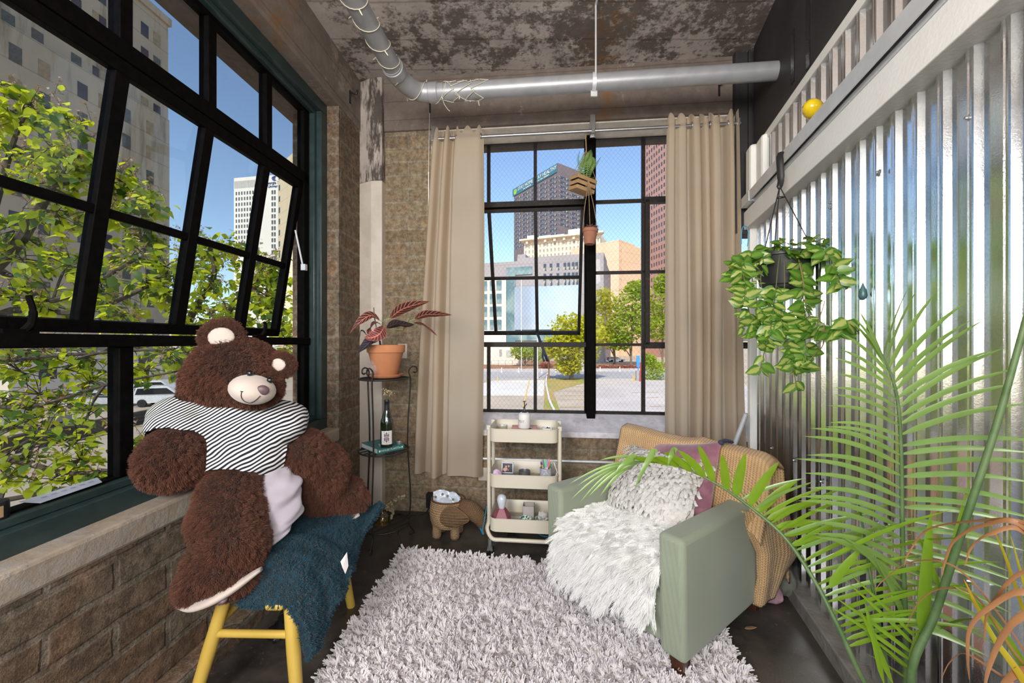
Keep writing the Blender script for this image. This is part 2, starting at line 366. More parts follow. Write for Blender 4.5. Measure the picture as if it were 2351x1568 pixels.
# back wall
bx = lambda X: 1.005*X-.025
BX0, BX1, BZ0, BZ1 = bx(-.60), 1.96, .645, 2.955
mb = MB(); mb.box(-1.35, BX0, 0, .40, -.05, BZ1); mb.box(BX0, 2.2, 0, .40, -.05, BZ0-.002); mb.box(BX1, 2.3, 0, .4, BZ0, BZ1)
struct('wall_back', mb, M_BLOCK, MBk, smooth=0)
mb = MB(); mb.box(-1.35, 2.4, -.022, .42, BZ1, ZC+.02); struct('beam_back', mb, M_BEAM, MBk, smooth=0, bevel=.012)
mb = MB(); mb.box(BX0-.002, BX1, .002, .26, BZ1-.012, BZ1-.002); mb.box(BX0-.004, BX0+.006, .002, .24, BZ0+.10, BZ1-.012); struct('trim_3', mb, M_SUNHEAD, MBk, smooth=0)            # window head and left jamb, sunlight put into the pale colour
mb = MB(); mb.v = []
mb.add([(BX0, -.012, BZ0-.04), (BX1, -.012, BZ0-.04), (BX1, -.012, BZ0), (BX0, -.012, BZ0), (BX0, .42, BZ0-.04), (BX1, .42, BZ0-.04), (BX1, .26, .748), (BX0, .26, .748), (BX0, .42, .73), (BX1, .42, .73)],
       [(0, 1, 2, 3), (3, 2, 6, 7), (7, 6, 9, 8), (8, 9, 5, 4), (4, 5, 1, 0), (0, 3, 7, 8, 4), (1, 5, 9, 6, 2)])
struct('window_sill', mb, M_SILL, MBk, smooth=0)
# corner column, chamfered towards the room
A_, B_, C_ = (-1.20, 3.125), (-1.085, 3.065), (-1.000, 3.058)
mb = MB(); mb.prism([A_, B_, C_, (-.985, 3.2), (-1.3, 3.3)], 0, 2.56); struct('column', mb, M_CREAM, smooth=0, bevel=.008)
M_COLTOP = concmat('flaked_column', (.075, .062, .055), (.50, .44, .40), amt=(.46, .51), board=9, sc=(9, 40), stretch=(1, 1, .25))
mb = MB(); mb.prism([A_, B_, C_, (-.985, 3.2), (-1.3, 3.3)], 2.56, ZC); struct('column_top', mb, M_COLTOP, smooth=0, bevel=.008)
# ------------------------------------------------------------------ left window
def root(name, M, **k):
    o = thing(name, None, None, **k); o.matrix_world = M; OFF[o.name] = V((0, 0, 0)); return o
win = root('window_1', ML, kind='structure')
mb = MB()
for L0, L1, g, t in ((1.470, 1.56, 0, .075), (1.505, 1.60, .075, .028)):
    a0, a1, z0, z1 = WU0+g, WU1-g, WZ0+g, WZ1-g
    mb.box(a0, a1, L0, L1, z0, z0+t); mb.box(a0, a1, L0, L1, z1-t, z1); mb.box(a1-t, a1, L0, L1, z0+t, z1-t); mb.box(a0, a0+t, L0, L1, z0+t, z1-t)
obj('casing', mb, M_GREEN, win, bevel=.004)
UB = [.24, .63, 1.015, 1.402, 1.80, 2.203]         # glazing bars
mb = MB()
y0, y1 = 1.535, 1.585
mb.box(WU0+.1, 2.60, y0, y1, 2.375, 2.445); mb.box(WU0+.1, 2.60, y0-.01, y1, 1.300, 1.345)
mb.box(2.545, 2.60, y0, y1, .80, 2.88); mb.box(WU0+.1, 2.60, y0, y1, .800, .822); mb.box(WU0+.1, 2.60, y0, y1, 2.85, 2.875)
for u in UB:
    mb.box(u-.024, u+.024, y0, y1, 2.44, 2.86)
    if abs(u-1.402) < .01 or abs(u-2.203) < .01 or abs(u-.63) < .01: mb.box(u-.026, u+.026, y0, y1, .81, 1.31)
obj('frame', mb, M_BLACK, win, bevel=.003)
mb = MB(); 
for a, b_ in zip([WU0+.1]+UB, UB+[2.545]): mb.add([(a, 1.56, 2.44), (b_, 1.56, 2.44), (b_, 1.56, 2.86), (a, 1.56, 2.86)], [(0, 1, 2, 3)])
mb.add([(WU0+.1, 1.56, .81), (2.55, 1.56, .81), (2.55, 1.56, 1.31), (WU0+.1, 1.56, 1.31)], [(0, 1, 2, 3)])
obj('glass', mb, M_GLASS, win, smooth=0)
# tilted-out sash: hinged at its top, its foot pushed outwards
tilt = math.atan2(.165, 1.02)
MS = Matrix.Translation((0, 1.56, 2.375)) @ Matrix.Rotation(tilt, 4, 'X')    # local z runs along the sash, 0 at the hinge
mb = MB(MS); H_ = 1.02
mb.box(WU0+.12, 2.535, -.022, .022, -.05, 0.0); mb.box(WU0+.12, 2.535, -.022, .022, -H_-.012, -H_+.035)
mb.box(2.50, 2.54, -.022, .022, -H_, 0); mb.box(WU0+.12, 2.535, -.016, .016, -.585, -.550)
for u in UB: mb.box(u-.026, u+.026, -.02, .02, -H_, 0)
sash = obj('sash', mb, M_BLACK, win, bevel=.003)
mb = MB(MS); mb.add([(WU0+.12, 0, -H_), (2.53, 0, -H_), (2.53, 0, 0), (WU0+.12, 0, 0)], [(0, 1, 2, 3)]); obj('glass', mb, M_GLASS, sash, smooth=0)
for u, h in ((1.09, .115), (2.13, .085)):         # cam latches on the foot of the sash
    mb = MB(Matrix.Translation((u, 1.548, 1.345)))
    mb.box(-.035, .05, -.012, .012, 0, .012); mb.tube(spline([(.02, 0, .005), (.03, -.012, .03), (.028, -.02, .07), (.018, -.018, h)]), [.011]*8+[.010]*8+[.008]*8+[.006], 8)
    obj('latch', mb, M_BLACK, win)
# stay arm by the far jamb
mb = MB(); mb.tube([(2.52, 1.58, 2.05), (2.545, 1.545, 1.82)], .006, 6); mb.box(2.53, 2.555, 1.52, 1.55, 1.79, 1.83); obj('stay_arm', mb, M_STEEL, win)
# ------------------------------------------------------------------ back window
win2 = root('window_2', MBk, kind='structure')
XS = [bx(-.575), bx(-.193), bx(.190), bx(.596), bx(.661), bx(1.044), bx(1.435), bx(1.80)]
fy0, fy1 = .235, .275
mb = MB()
ZB, ZR, ZQ, ZP, ZT = .748, 1.295, 1.872, 2.441, 2.945
mb.box(BX0, BX1, fy0, fy1, ZB-.02, ZB+.012); mb.box(BX0, BX1, fy0, fy1, ZT-.01, ZT+.02)
mb.box(BX0, BX0+.022, fy0, fy1, ZB, ZT)
for x, a, z0, z1 in ((XS[1], .013, ZP, ZT), (XS[2], .013, ZP, ZT), (XS[1], .013, ZB, ZR), (XS[2], .013, ZB, ZR), (XS[5], .013, ZB, ZT), (XS[6]+.33, .013, ZB, ZT)): mb.box(x-a, x+a, fy0, fy1, z0, z1)
mb.box(BX0, XS[3], fy0-.012, fy1, ZP-.022, ZP+.022); mb.box(BX0, XS[3], fy0-.012, fy1, ZR-.020, ZR+.020)
for z in (ZP, ZQ, ZR): mb.box(XS[4], XS[5]+.01, fy0, fy1, z-.011, z+.011)
# closed vent of the right-hand unit
mb.box(XS[5], BX1, fy0-.015, fy1, ZP-.026, ZP+.02); mb.box(XS[5], BX1, fy0-.015, fy1, ZR-.03, ZR+.02); mb.box(XS[5]+.008, XS[5]+.045, fy0-.015, fy1, ZR, ZP); mb.box(XS[5], BX1, fy0, fy1, ZQ-.01, ZQ+.012)
obj('frame', mb, M_RUSTBLK, win2, bevel=.002)
mb = MB(); mb.box(XS[3], XS[4], .17, .29, BZ0+.06, 2.96); mb.box(XS[3]-.012, XS[3], .225, .285, ZB, ZT); mb.box(XS[4], XS[4]+.012, .225, .285, ZB, ZT); obj('mullion', mb, M_BLACK, win2, bevel=.004)
mb = MB()
def pane(a, b_, z0, z1): mb.add([(a, .256, z0), (b_, .256, z0), (b_, .256, z1), (a, .256, z1)], [(0, 1, 2, 3)])
pane(BX0, XS[3], ZP, ZT); pane(BX0, XS[3], ZB, ZR); pane(XS[4], BX1, ZB, ZT)
obj('glass', mb, M_WIRE, win2, smooth=0)
tilt2 = math.atan2(.43, 1.04)
M2 = Matrix.Translation((0, .262, ZP-.025)) @ Matrix.Rotation(tilt2, 4, 'X'); H2 = 1.115
mb = MB(M2); a0, a1 = BX0+.02, XS[3]-.015
mb.box(a0, a1, -.018, .018, -.03, 0); mb.box(a0, a1, -.018, .018, -H2, -H2+.03); mb.box(a0, a0+.03, -.018, .018, -H2, 0); mb.box(a1-.026, a1, -.018, .018, -H2, 0)
mb.box(a0, a1, -.014, .014, -.595, -.570)
for x in XS[1:3]: mb.box(x-.014, x+.014, -.016, .016, -H2, 0)
sash2 = obj('sash', mb, M_RUSTBLK, win2, bevel=.002)
mb = MB(M2); mb.add([(a0, 0, -H2), (a1, 0, -H2), (a1, 0, 0), (a0, 0, 0)], [(0, 1, 2, 3)]); obj('glass', mb, M_WIRE, sash2, smooth=0)
M_STAY = pm('blue_black_stay', (.020, .024, .045), .45, .3, (.05, .05, .07), 60)
mb = MB(); p0 = V((bx(.19), .66, 1.40)); p1 = V((bx(.29), .16, 1.165))
mb.tube([p0, p1], .013, 6, flat=(1.0, .45)); mb.tube([p0.lerp(p1, .62), p0.lerp(p1, .70)+V((-.012, 0, -.05)), p0.lerp(p1, .8)+V((-.008, 0, -.05))], .010, 6); obj('stay_arm', mb, M_STAY, win2)
# ------------------------------------------------------------------ right wall
def corrmat():
    m, nt, b = newmat('corrugated_zinc'); tc = nd(nt, 'TexCoord').outputs['Object']
    sp = nd(nt, 'TexVoronoi', {'Vector': tc, 'Scale': 190}).outputs[0]
    n1 = noise(nt, 7, 5, .6, tc); n2 = noise(nt, 160, 3, .7, tc)
    col = mixc(nt, ramp(nt, n2, .35, .7), (.80, .82, .83), (.92, .93, .94))
    smear = nd(nt, 'Mapping', {'Vector': tc, 'Scale': (9, 9, 2.2)}).outputs[0]
    k = ramp(nt, noise(nt, 1.2, 5, .7, smear), .64, .72)
    col = mixc(nt, mth(nt, 'MULTIPLY', k, .3), col, (.70, .71, .72))
    rg = mth(nt, 'ADD', mth(nt, 'MULTIPLY', n1, .12), mth(nt, 'MULTIPLY', k, .15))
    setb(nt, b, col=col, metal=1.0, rough=mth(nt, 'ADD', rg, .10), normal=bump(nt, n2, .10, .002))
    return m
M_ZINC = corrmat()
PIT, AMP = .1035, .019
prof = [(0, 0), (.40, 0), (.52, 1), (.60, 1.0), (.68, .86), (.80, .86), (.88, 1.0), (.0, 0)]
def corr(s0, s1, z0, z1, y):
    mb = MB(); xs = []
    k = int(math.floor(s0/PIT))
    while k*PIT < s1:
        for a, h in ((0, 0), (.60, 0), (.67, .88), (.70, 1), (.755, 1), (.78, .84), (.81, .84), (.835, 1), (.89, 1), (.92, .88)):
            x = (k+a)*PIT
            if s0 <= x <= s1: xs.append((x, y-AMP+h*AMP))
        k += 1
    mb.loft([[(x, yy, z) for x, yy in xs] for z in (z0, z1)], cap=False, closed=False)
    return mb
S0, S1 = -.55, 2.865
cw = struct('wall_right', corr(S0, S1, .07, 2.13, -.062), M_ZINC, MR, smooth=25)
struct('wall_right_upper', corr(S0, S1, 2.20, 2.63, -.062), M_ZINC, MR, smooth=25)
mb = MB(); mb.box(S0, S1+.03, -.13, 0, 2.100, 2.222); struct('trim_4', mb, M_WHITE, MR, smooth=0, bevel=.004)            # painted rail
mb = MB(); mb.box(S0, S1+.02, -.10, -.058, 2.607, 2.656); struct('trim_5', mb, M_WHITE, MR, smooth=0, bevel=.003)
mb = MB(); mb.box(S0, S1, -.16, -.055, 2.656, ZC); struct('wall_right_top', mb, M_DARKPANEL, MR, smooth=0)
M_CURB = pm('dusty_curb', (.30, .28, .26), .8, 0, (.20, .18, .165), 9, bm=.3, bs=50)
mb = MB(); mb.box(S0, S1, -.16, .0, -.01, .072); struct('baseboard_right', mb, M_CURB, MR, smooth=0, bevel=.006)
# steel track channel fixed along the rail, open underneath
mb = MB(); q = [(.004, 2.236), (.030, 2.236), (.030, 2.242), (.024, 2.242), (.024, 2.288), (.030, 2.294), (-.045, 2.294), (-.045, 2.286), (.010, 2.286), (.010, 2.242), (.004, 2.242)]
q = [(.030, 2.233), (.032, 2.294), (-.050, 2.298), (-.050, 2.290), (.024, 2.288), (.024, 2.233)]
mb.loft([[(s, y, z) for y, z in q] for s in (S0, 2.66)], closed=True); 
mb.box(S0, 2.66, -.02, .006, 2.222, 2.230); mb.box(S0, 2.66, .001, .006, 2.228, 2.240)
for s in (2.66,): mb.box(s, s+.16, -.05, .035, 2.231, 2.296)
tr = obj('track_channel', mb, M_STEEL, M=MR, label='galvanised steel track channel running along the top of the white rail', cat='track', smooth=30)
mb = MB(); mb.box(2.75, 2.86, -.08, .0, 2.23, 2.64); mb.box(2.62, 2.745, -.08, -.03, 2.28, 2.64); struct('trim_6', mb, M_WHITE, MR, smooth=0, bevel=.02)   # boxed post at the far end
mb = MB(); mb.box(S1-.005, S1+.055, -.12, -.03, .07, 2.10); struct('trim_7', mb, M_WHITE, MR, smooth=0, bevel=.004)      # end stud of the metal wall
M_TAPE = pm('glossy_black_tape', (.010, .010, .011), .18, 0, (.016, .016, .017), 50, bm=.3, bs=40)
for s0_, s1_, z0_, z1_ in ((1.62, 1.66, 2.72, 3.10), (2.02, 2.06, 2.66, 3.34), (2.20, 2.24, 2.70, 2.98), (1.15, 1.19, 2.9, 3.34)):
    mb = MB(); mb.box(s0_, s1_, -.056, -.0525, z0_, z1_); struct('tape_trim', mb, M_TAPE, MR, smooth=0)
# dark panel between curtain and metal wall, above the rail
mb = MB(); mb.box(bx(1.60), 2.2, -.055, .10, 2.08, ZC); struct('wall_back_dark', mb, M_DARKPANEL, MBk, smooth=0)
mb = MB(); mb.box(bx(1.60), bx(1.60)+.02, -.07, -.055, 2.08, ZC); mb.box(bx(1.685), bx(1.70), -.075, -.055, 2.3, ZC); struct('trim_8', mb, M_DARKPANEL, MBk, smooth=0)
# white board and frame seen past the curtain
mb = MB(); mb.box(bx(1.62), bx(1.95), .05, .12, 1.32, 1.56); struct('trim_9', mb, M_WHITE, MBk, smooth=0, bevel=.004)
# ------------------------------------------------------------------ outside: ground
GZ = -4.2
def asph(name, c, c2, sc=1.2):
    m, nt, b = newmat(name); tc = nd(nt, 'TexCoord').outputs['Object']
    col = mixc(nt, ramp(nt, noise(nt, sc*.25, 6, .65, tc), .4, .62), c, c2)
    col = mixc(nt, ramp(nt, noise(nt, sc*.8, 5, .8, tc), .60, .74), col, tuple(x*.55 for x in c))
    setb(nt, b, col=col, rough=.95, spec=.1); return m
M_ASPH = asph('pale_asphalt', (.52, .43, .33), (.42, .35, .28), .8)
M_ASPH2 = asph('pinkish_lot', (.58, .52, .48), (.48, .43, .40), .5)
M_ROAD = asph('road_asphalt', (.42, .40, .40), (.36, .34, .34), .3)
M_SLAB = pm('concrete_slab', (.68, .65, .60), .95, 0, (.62, .58, .53), .2, spec=.1)
M_GRASS = pm('dry_grass', (.42, .30, .12), .95, 0, (.30, .30, .08), .35, thr=(.45, .58), spec=.05)
M_MULCH = pm('mulch', (.36, .20, .12), .95, 0, (.28, .15, .09), .3, spec=.05)
M_YLINE = pm('yellow_line', (.72, .46, .10), .9, 0, (.62, .42, .16), 1)
mb = MB(); mb.box(-300, 500, -60, 700, GZ-.3, GZ); struct('ground', mb, M_ASPH, smooth=0)
def patch(name, pts, m, h):
    q = [gl(x, y, GZ) for x, y in pts]; mb = MB()
    n = len(q); mb.add([(p.x, p.y, GZ+h) for p in q]+[(p.x, p.y, GZ-.01) for p in q], [tuple(range(n)), tuple(range(n, 2*n))[::-1]]+[(i, n+i, n+(i+1) % n, (i+1) % n) for i in range(n)])
    return struct(name, mb, m, smooth=0)
patch('road', [(900, 872), (1700, 868), (1700, 852), (900, 854)], M_ROAD, .02)
patch('path', [(900, 854), (1700, 852), (1700, 846), (900, 848)], M_ASPH2, .10)
patch('lawn', [(1000, 848), (1300, 847), (1290, 826), (1000, 828)], M_MULCH, .25)
patch('lawn.001', [(1060, 828), (1230, 827), (1210, 820), (1080, 821)], M_GRASS, .45)
patch('slab_ground', [(1080, 908), (1248, 908), (1250, 873), (1133, 874), (1080, 888)], M_SLAB, .03)
patch('lawn.002', [(1247, 948), (1287, 948), (1270, 900), (1345, 878), (1345, 868), (1253, 871)], M_GRASS, .03)
patch('terrain', [(1365, 1000), (1800, 1000), (1700, 868), (1365, 870)], M_ASPH2, .02)
patch('field', [(1365, 846), (1560, 846), (1560, 838), (1365, 838)], M_MULCH, .2)
for i, (a, b_) in enumerate([((1262, 881), (1340, 880)), ((1264, 889), (1340, 888)), ((1272, 898), (1340, 898)), ((1285, 909), (1340, 908)), ((1282, 918), (1340, 918)), ((1285, 935), (1340, 934)), ((1450, 902), (1512, 901)), ((1470, 914), (1512, 913)), ((1492, 934), (1520, 933)), ((1201, 935), (1216, 873)), ((110, 1008), (245, 998)), ((278, 978), (345, 980)), ((0, 1012), (70, 1015)), ((170, 992), (245, 997))]):
    p, q = gl(*a, GZ), gl(*b_, GZ); d = (q-p).normalized(); s = V((-d.y, d.x, 0))*(.07 if p.y < 45 else .11)
    mb = MB(); mb.add([p-s+V((0, 0, .04)), q-s+V((0, 0, .04)), q+s+V((0, 0, .04)), p+s+V((0, 0, .04))], [(0, 1, 2, 3)])
    struct('road_line', mb, M_YLINE, smooth=0)
# ------------------------------------------------------------------ outside: buildings
def ccw(p):
    a = sum(p[i][0]*p[(i+1) % len(p)][1]-p[(i+1) % len(p)][0]*p[i][1] for i in range(len(p)))
    return p if a > 0 else p[::-1]
def xy(px, d): return ((px-CX)/F*d, d)
def zz(py, d): return CH-(py-CY)/F*d
def quad_block(a, b_, depth):                     # footprint of a block whose seen face runs a->b (left to right)
    dx, dy = b_[0]-a[0], b_[1]-a[1]; l = math.hypot(dx, dy); n = (-dy/l*depth, dx/l*depth)
    return [a, b_, (b_[0]+n[0], b_[1]+n[1]), (a[0]+n[0], a[1]+n[1])]
WMESH = {}
def windows(rt, a, b_, items, mat, name='window', depth=.25, out=.04):
    """window parts on the face a->b (left to right as seen): items = (metres along, z centre, width, height)"""
    ang = math.atan2(b_[1]-a[1], b_[0]-a[0]); o = OFF[rt.name]
    for t, z, w_, h in items:
        k = (round(w_, 2), round(h, 2), mat.name, depth)
        if k not in WMESH:
            mb = MB(); mb.box(-w_/2, w_/2, -out, depth, -h/2, h/2)
            me = bpy.data.meshes.new(name); me.from_pydata(mb.v, [], mb.f); me.materials.append(mat); WMESH[k] = me
        ob = bpy.data.objects.new(name, WMESH[k]); COL.objects.link(ob); ob.parent = rt
        ob.location = (a[0]+t*cos(ang)-o.x, a[1]+t*sin(ang)-o.y, z-o.z); ob.rotation_euler = (0, 0, ang)
def bld(name, label, poly, z0, z1, m, cat='building'):
    rt = thing(name, label, cat, (poly[0][0], poly[0][1], GZ)); part(rt, 'wall', poly, z0, z1, m); return rt
def part(rt, nm, poly, z0, z1, m, **k):
    mb = MB(); mb.prism(ccw(poly), z0, z1); return obj(nm, mb, m, rt, smooth=0, **k)
def stone(name, c, c2, streak=.5, sc=.12, band=None):
    m, nt, b = newmat(name); tc = nd(nt, 'TexCoord').outputs['Object']
    st = nd(nt, 'Mapping', {'Vector': tc, 'Scale': (1, 1, .12)}).outputs[0]
    col = mixc(nt, ramp(nt, noise(nt, sc, 5, .6, tc), .35, .65), c, c2)
    col = mixc(nt, mth(nt, 'MULTIPLY', ramp(nt, noise(nt, sc*3.2, 6, .7, st), .52, .68), streak), col, tuple(x*.35 for x in c))
    if band:
        sp = nd(nt, 'SeparateXYZ', {0: tc}); k = ramp(nt, mth(nt, 'PINGPONG', mth(nt, 'DIVIDE', sp.outputs[2], band), .5), .0, .03, (.7, .7, .7), (1, 1, 1))
        col = mixc(nt, 1, col, k, 'MULTIPLY')
    setb(nt, b, col=col, rough=.95, spec=.1); return m
M_LIME = stone('stained_limestone', (.50, .41, .30), (.42, .35, .27), .8, .10, 3.46)
M_LOUV = pm('window_louvres', (.085, .085, .075), .7, 0, (.12, .115, .10), 3)
M_BLIND = pm('window_blind_tan', (.36, .27, .16), .7, 0, (.28, .21, .13), 2)
M_WDARK = pm('dark_window_glass', (.030, .034, .045), .15, 0, (.06, .065, .08), .3, spec=.5)
# tall limestone building across the street, to the left
def WL(u, L): p = ML @ V((u, L, 0)); return (p.x, p.y)
def uat(px, L=55.0):
    x = (px-CX)/F; th = radians(3.54); d = L/(sin(th)-x*cos(th)); return d*(x*sin(th)+cos(th))
f0, f1 = WL(8, 55), WL(uat(386), 55)
rt = bld('apartment_tower', 'tall stained limestone tower with rows of louvred windows behind the big left window', [f0, f1, WL(uat(386), 75), WL(8, 75)], GZ, 48.5, M_LIME)
part(rt, 'setback', [WL(30, 54.2), WL(uat(389, 54.2), 54.2), WL(uat(386)+1.2, 75), WL(30, 75)], GZ, 34, M_LIME)
part(rt, 'parapet', [WL(8, 54.7), WL(uat(386)+.3, 54.7), WL(uat(386)+.3, 75.3), WL(8, 75.3)], 48.5, 49.6, M_LIME)
its = {M_LOUV: [], M_BLIND: [], M_WDARK: []}; rr = random.Random(3)
for ci, px in enumerate((20, 87, 176, 222, 236, 278, 333, 361)):
    for k in range(-7, 6):
        z = 27.8+3.46*k
        if px == 361 and k < 2: continue
        m_ = rr.choice((M_LOUV, M_LOUV, M_BLIND, M_WDARK) if px not in (222, 236) else (M_BLIND, M_WDARK))
        its[m_].append((uat(px, 54.95)-8, z, 1.05 if px not in (222, 236) else .85, 1.8))
for m_, it in its.items():
    lo = [q for q in it if q[1] < 34.5 and q[0] > 22]; hi = [q for q in it if not (q[1] < 34.5 and q[0] > 22)]
    windows(rt, f0, f1, hi, m_, depth=.1); windows(rt, WL(8, 54.2), WL(60, 54.2), lo, m_, depth=.1)
# pale university block and its neighbour further down the street
M_UNI = stone('white_panel_wall', (.88, .84, .76), (.82, .78, .70), .05, .05)
M_UNIS = stone('white_panel_wall_grid', (.72, .70, .66), (.68, .66, .62), .05, .05)
M_UWIN = pm('grid_window', (.07, .08, .10), .3, 0, (.14, .14, .15), .2)
d0 = 150; ca = xy(593, d0); cl = xy(537, 152); cr = xy(642, 149)
zt = zz(404, d0); rt = bld('university_block', 'white high-rise with gridded side and blue lettering on its blank front', [cl, ca, cr, (cr[0]-16, cr[1]+34)], GZ, zt, M_UNI)
Lf = math.hypot(ca[0]-cl[0], ca[1]-cl[1]); it = []
for r_ in range(10):
    for c_ in range(8): it.append((.5+(c_+.5)*(Lf-1)/8, zt-6.0-r_*2.1, .62, 1.25))
windows(rt, cl, ca, it, M_UWIN, depth=.1)
it = [(.5+k*(Lf-1)/18, zt-2.7, .18, 2.8) for k in range(19)]; windows(rt, cl, ca, it, M_UWIN, 'louvre', depth=.1)
Lr = math.hypot(cr[0]-ca[0], cr[1]-ca[1])
windows(rt, ca, cr, [(Lr*.72+dx_, zt-6.4-k*2.25, .7, 1.5) for k in range(18) for dx_ in (-.5, .5)], M_UWIN, depth=.1)
M_BLUE = pm('blue_sign_letters', (.03, .08, .30), .4)
ang = math.atan2(cr[1]-ca[1], cr[0]-ca[0])
mb = MB()
for body, sz, dx, dz in (('Georgia State', 1.45, 6.7, -2.9), ('University', 1.45, 6.9, -4.2)):
    vs, fs = text_mesh(body, sz, .06, 'CENTER'); mb.add(vs, fs, Matrix.Translation((ca[0], ca[1], zt+dz)) @ Matrix.Rotation(ang, 4, 'Z') @ Matrix.Translation((dx, -.12, 0)) @ Matrix.Rotation(pi/2, 4, 'X'))
for s_ in (0, 1):                                  # flame mark over the lettering
    pts = spline([(6.9+.5*s_, 0, -1.7), (6.1+.5*s_, 0, -1.2), (6.0+.6*s_, 0, -.6), (6.8+.5*s_, 0, .1)], 4)
    mb.tube([V((ca[0], ca[1], zt-.4)) + (Matrix.Rotation(ang, 3, 'Z') @ (p+V((0, -.15, 0)))) for p in pts], [.05+.28*sin(pi*i/(len(pts)-1)) for i in range(len(pts))], 6)
obj('sign', mb, M_BLUE, rt, smooth=0)
M_TANW = stone('tan_panel', (.74, .61, .42), (.70, .57, .40), .1, .05, 3.3)
a, b_ = xy(638, 118), xy(700, 104); zt = zz(352, 110)
rt = bld('tan_tower', 'narrow tan tower with one column of square windows beside the white high-rise', quad_block(a, b_, 22), GZ, zt, M_TANW)
windows(rt, a, b_, [(1.35, zt-3.5-k*3.3, 1.15, 1.6) for k in range(15)], M_WDARK, depth=.1)
# dark office tower with banner
def towermat():
    m, nt, b = newmat('dark_tower_grid'); tc = nd(nt, 'TexCoord').outputs['Object']
    setb(nt, b, col=mixc(nt, ramp(nt, noise(nt, .2, 4, .6, tc), .4, .6), (.20, .155, .16), (.17, .135, .14)), rough=.8); return m
M_TOW = towermat()
M_TWIN = pm('tower_window_band', (.055, .07, .11), .3, 0, (.50, .47, .32), .55, thr=(.54, .62), detail=6)  # yellowish patches put the glow of lit windows into the colour
M_BAN = pm('teal_banner', (.055, .19, .25), .7); M_BANW = pm('banner_lettering', (.85, .86, .82), .7); M_BANG = pm('banner_green_disc', (.30, .55, .10), .7)
ca = (34.6, 300.0); cl = (1.7, 351.0); ex = (34.6+.789*38, 300+.615*38); zt = zz(374, 300)
rt = bld('office_tower', 'dark office tower carrying a teal stay home banner along its roof edge', [cl, ca, ex, (ex[0]-33, ex[1]+51)], GZ, zt, M_TOW)
for p, q, nb in ((cl, ca, 5), (ca, ex, 3)):
    L_ = math.hypot(q[0]-p[0], q[1]-p[1]); it = []
    for r_ in range(13 if nb == 5 else 11):
        for c_ in range(nb): it.append(((c_+.5)*L_/nb, zt-10.2-r_*3.55, L_/nb*.86, 1.75))
    windows(rt, p, q, it, M_TWIN, 'window_band', depth=.1, out=.1)
Lb = math.hypot(ca[0]-cl[0], ca[1]-cl[1]); ang = math.atan2(ca[1]-cl[1], ca[0]-cl[0])
MBn = Matrix.Translation((cl[0], cl[1], zt-3.5)) @ Matrix.Rotation(ang, 4, 'Z')
mb = MB(MBn); mb.box(-1.5, Lb-.8, -.5, -.1, -3.2, 3.2); ban = obj('banner', mb, M_BAN, rt, smooth=0)
mb = MB(MBn); vs, fs = text_mesh('STAY HOME  STAY HEALTHY', 4.1, .05); mb.add(vs, fs, Matrix.Translation((Lb*.55, -.6, .7)) @ Matrix.Rotation(pi/2, 4, 'X'))
[mb.box(Lb*x0, Lb*x1, -.62, -.58, -2.1, -1.5) for x0, x1 in ((.25, .30), (.31, .40), (.41, .44), (.55, .58), (.60, .63), (.65, .70), (.72, .83))]; obj('lettering', mb, M_BANW, ban, smooth=0)
mb = MB(MBn); mb.lathe([(0.01, -.1), (2.5, -.1), (2.5, .1), (.01, .1)], 24, Matrix.Translation((3.0, -.62, -.2)) @ Matrix.Rotation(pi/2, 4, 'X')); obj('disc', mb, M_BANG, ban)
# cream cornice building
M_CRB = stone('cream_masonry', (.86, .72, .54), (.80, .66, .50), .1, .06)
M_CRW = pm('cream_window', (.34, .27, .22), .6, 0, (.46, .37, .29), .3)
a, b_ = xy(1203, 205), xy(1378, 190); zt = zz(547, 200)
rt = bld('cornice_building', 'cream masonry building with deep bracketed cornice in front of the dark tower', quad_block(a, b_, 30), GZ, zt, M_CRB)
Lb = math.hypot(b_[0]-a[0], b_[1]-a[1]); ang = math.atan2(b_[1]-a[1], b_[0]-a[0]); MC = Matrix.Translation((a[0], a[1], 0)) @ Matrix.Rotation(ang, 4, 'Z')
mb = MB(MC); mb.box(-1.8, Lb+1.8, -2.2, 1, zt-.4, zt+.4); mb.box(-1.0, Lb+1.0, -1.2, 1, zt-.8, zt-.4); obj('cornice', mb, M_CRB, rt, smooth=0)
for k in range(8): mb = MB(MC); mb.box(1.5+k*Lb/8, 2.7+k*Lb/8, -1.5, 0, zt-2.0, zt-.4); obj('bracket', mb, M_CRB, rt, smooth=0)
windows(rt, a, b_, [((k+.5)*Lb/20, zt-3.3-r_*2.7, .8, 1.6) for r_ in range(3) for k in range(20)], M_CRW, depth=.1)
for x0, x1, h in ((.6, 4.6, 3.2), (7, 13.5, 2.4), (13.8, 20.5, 2.2), (22.5, 30, 4.0)): mb = MB(MC); mb.box(x0, x1, 3, 9, zt, zt+h); obj('penthouse', mb, M_UNI, rt, smooth=0)
mb = MB(MC); mb.cyl((20.6, 3, zt), (20.6, 3, zt+8), .14, n=6); obj('mast', mb, M_TOW, rt)
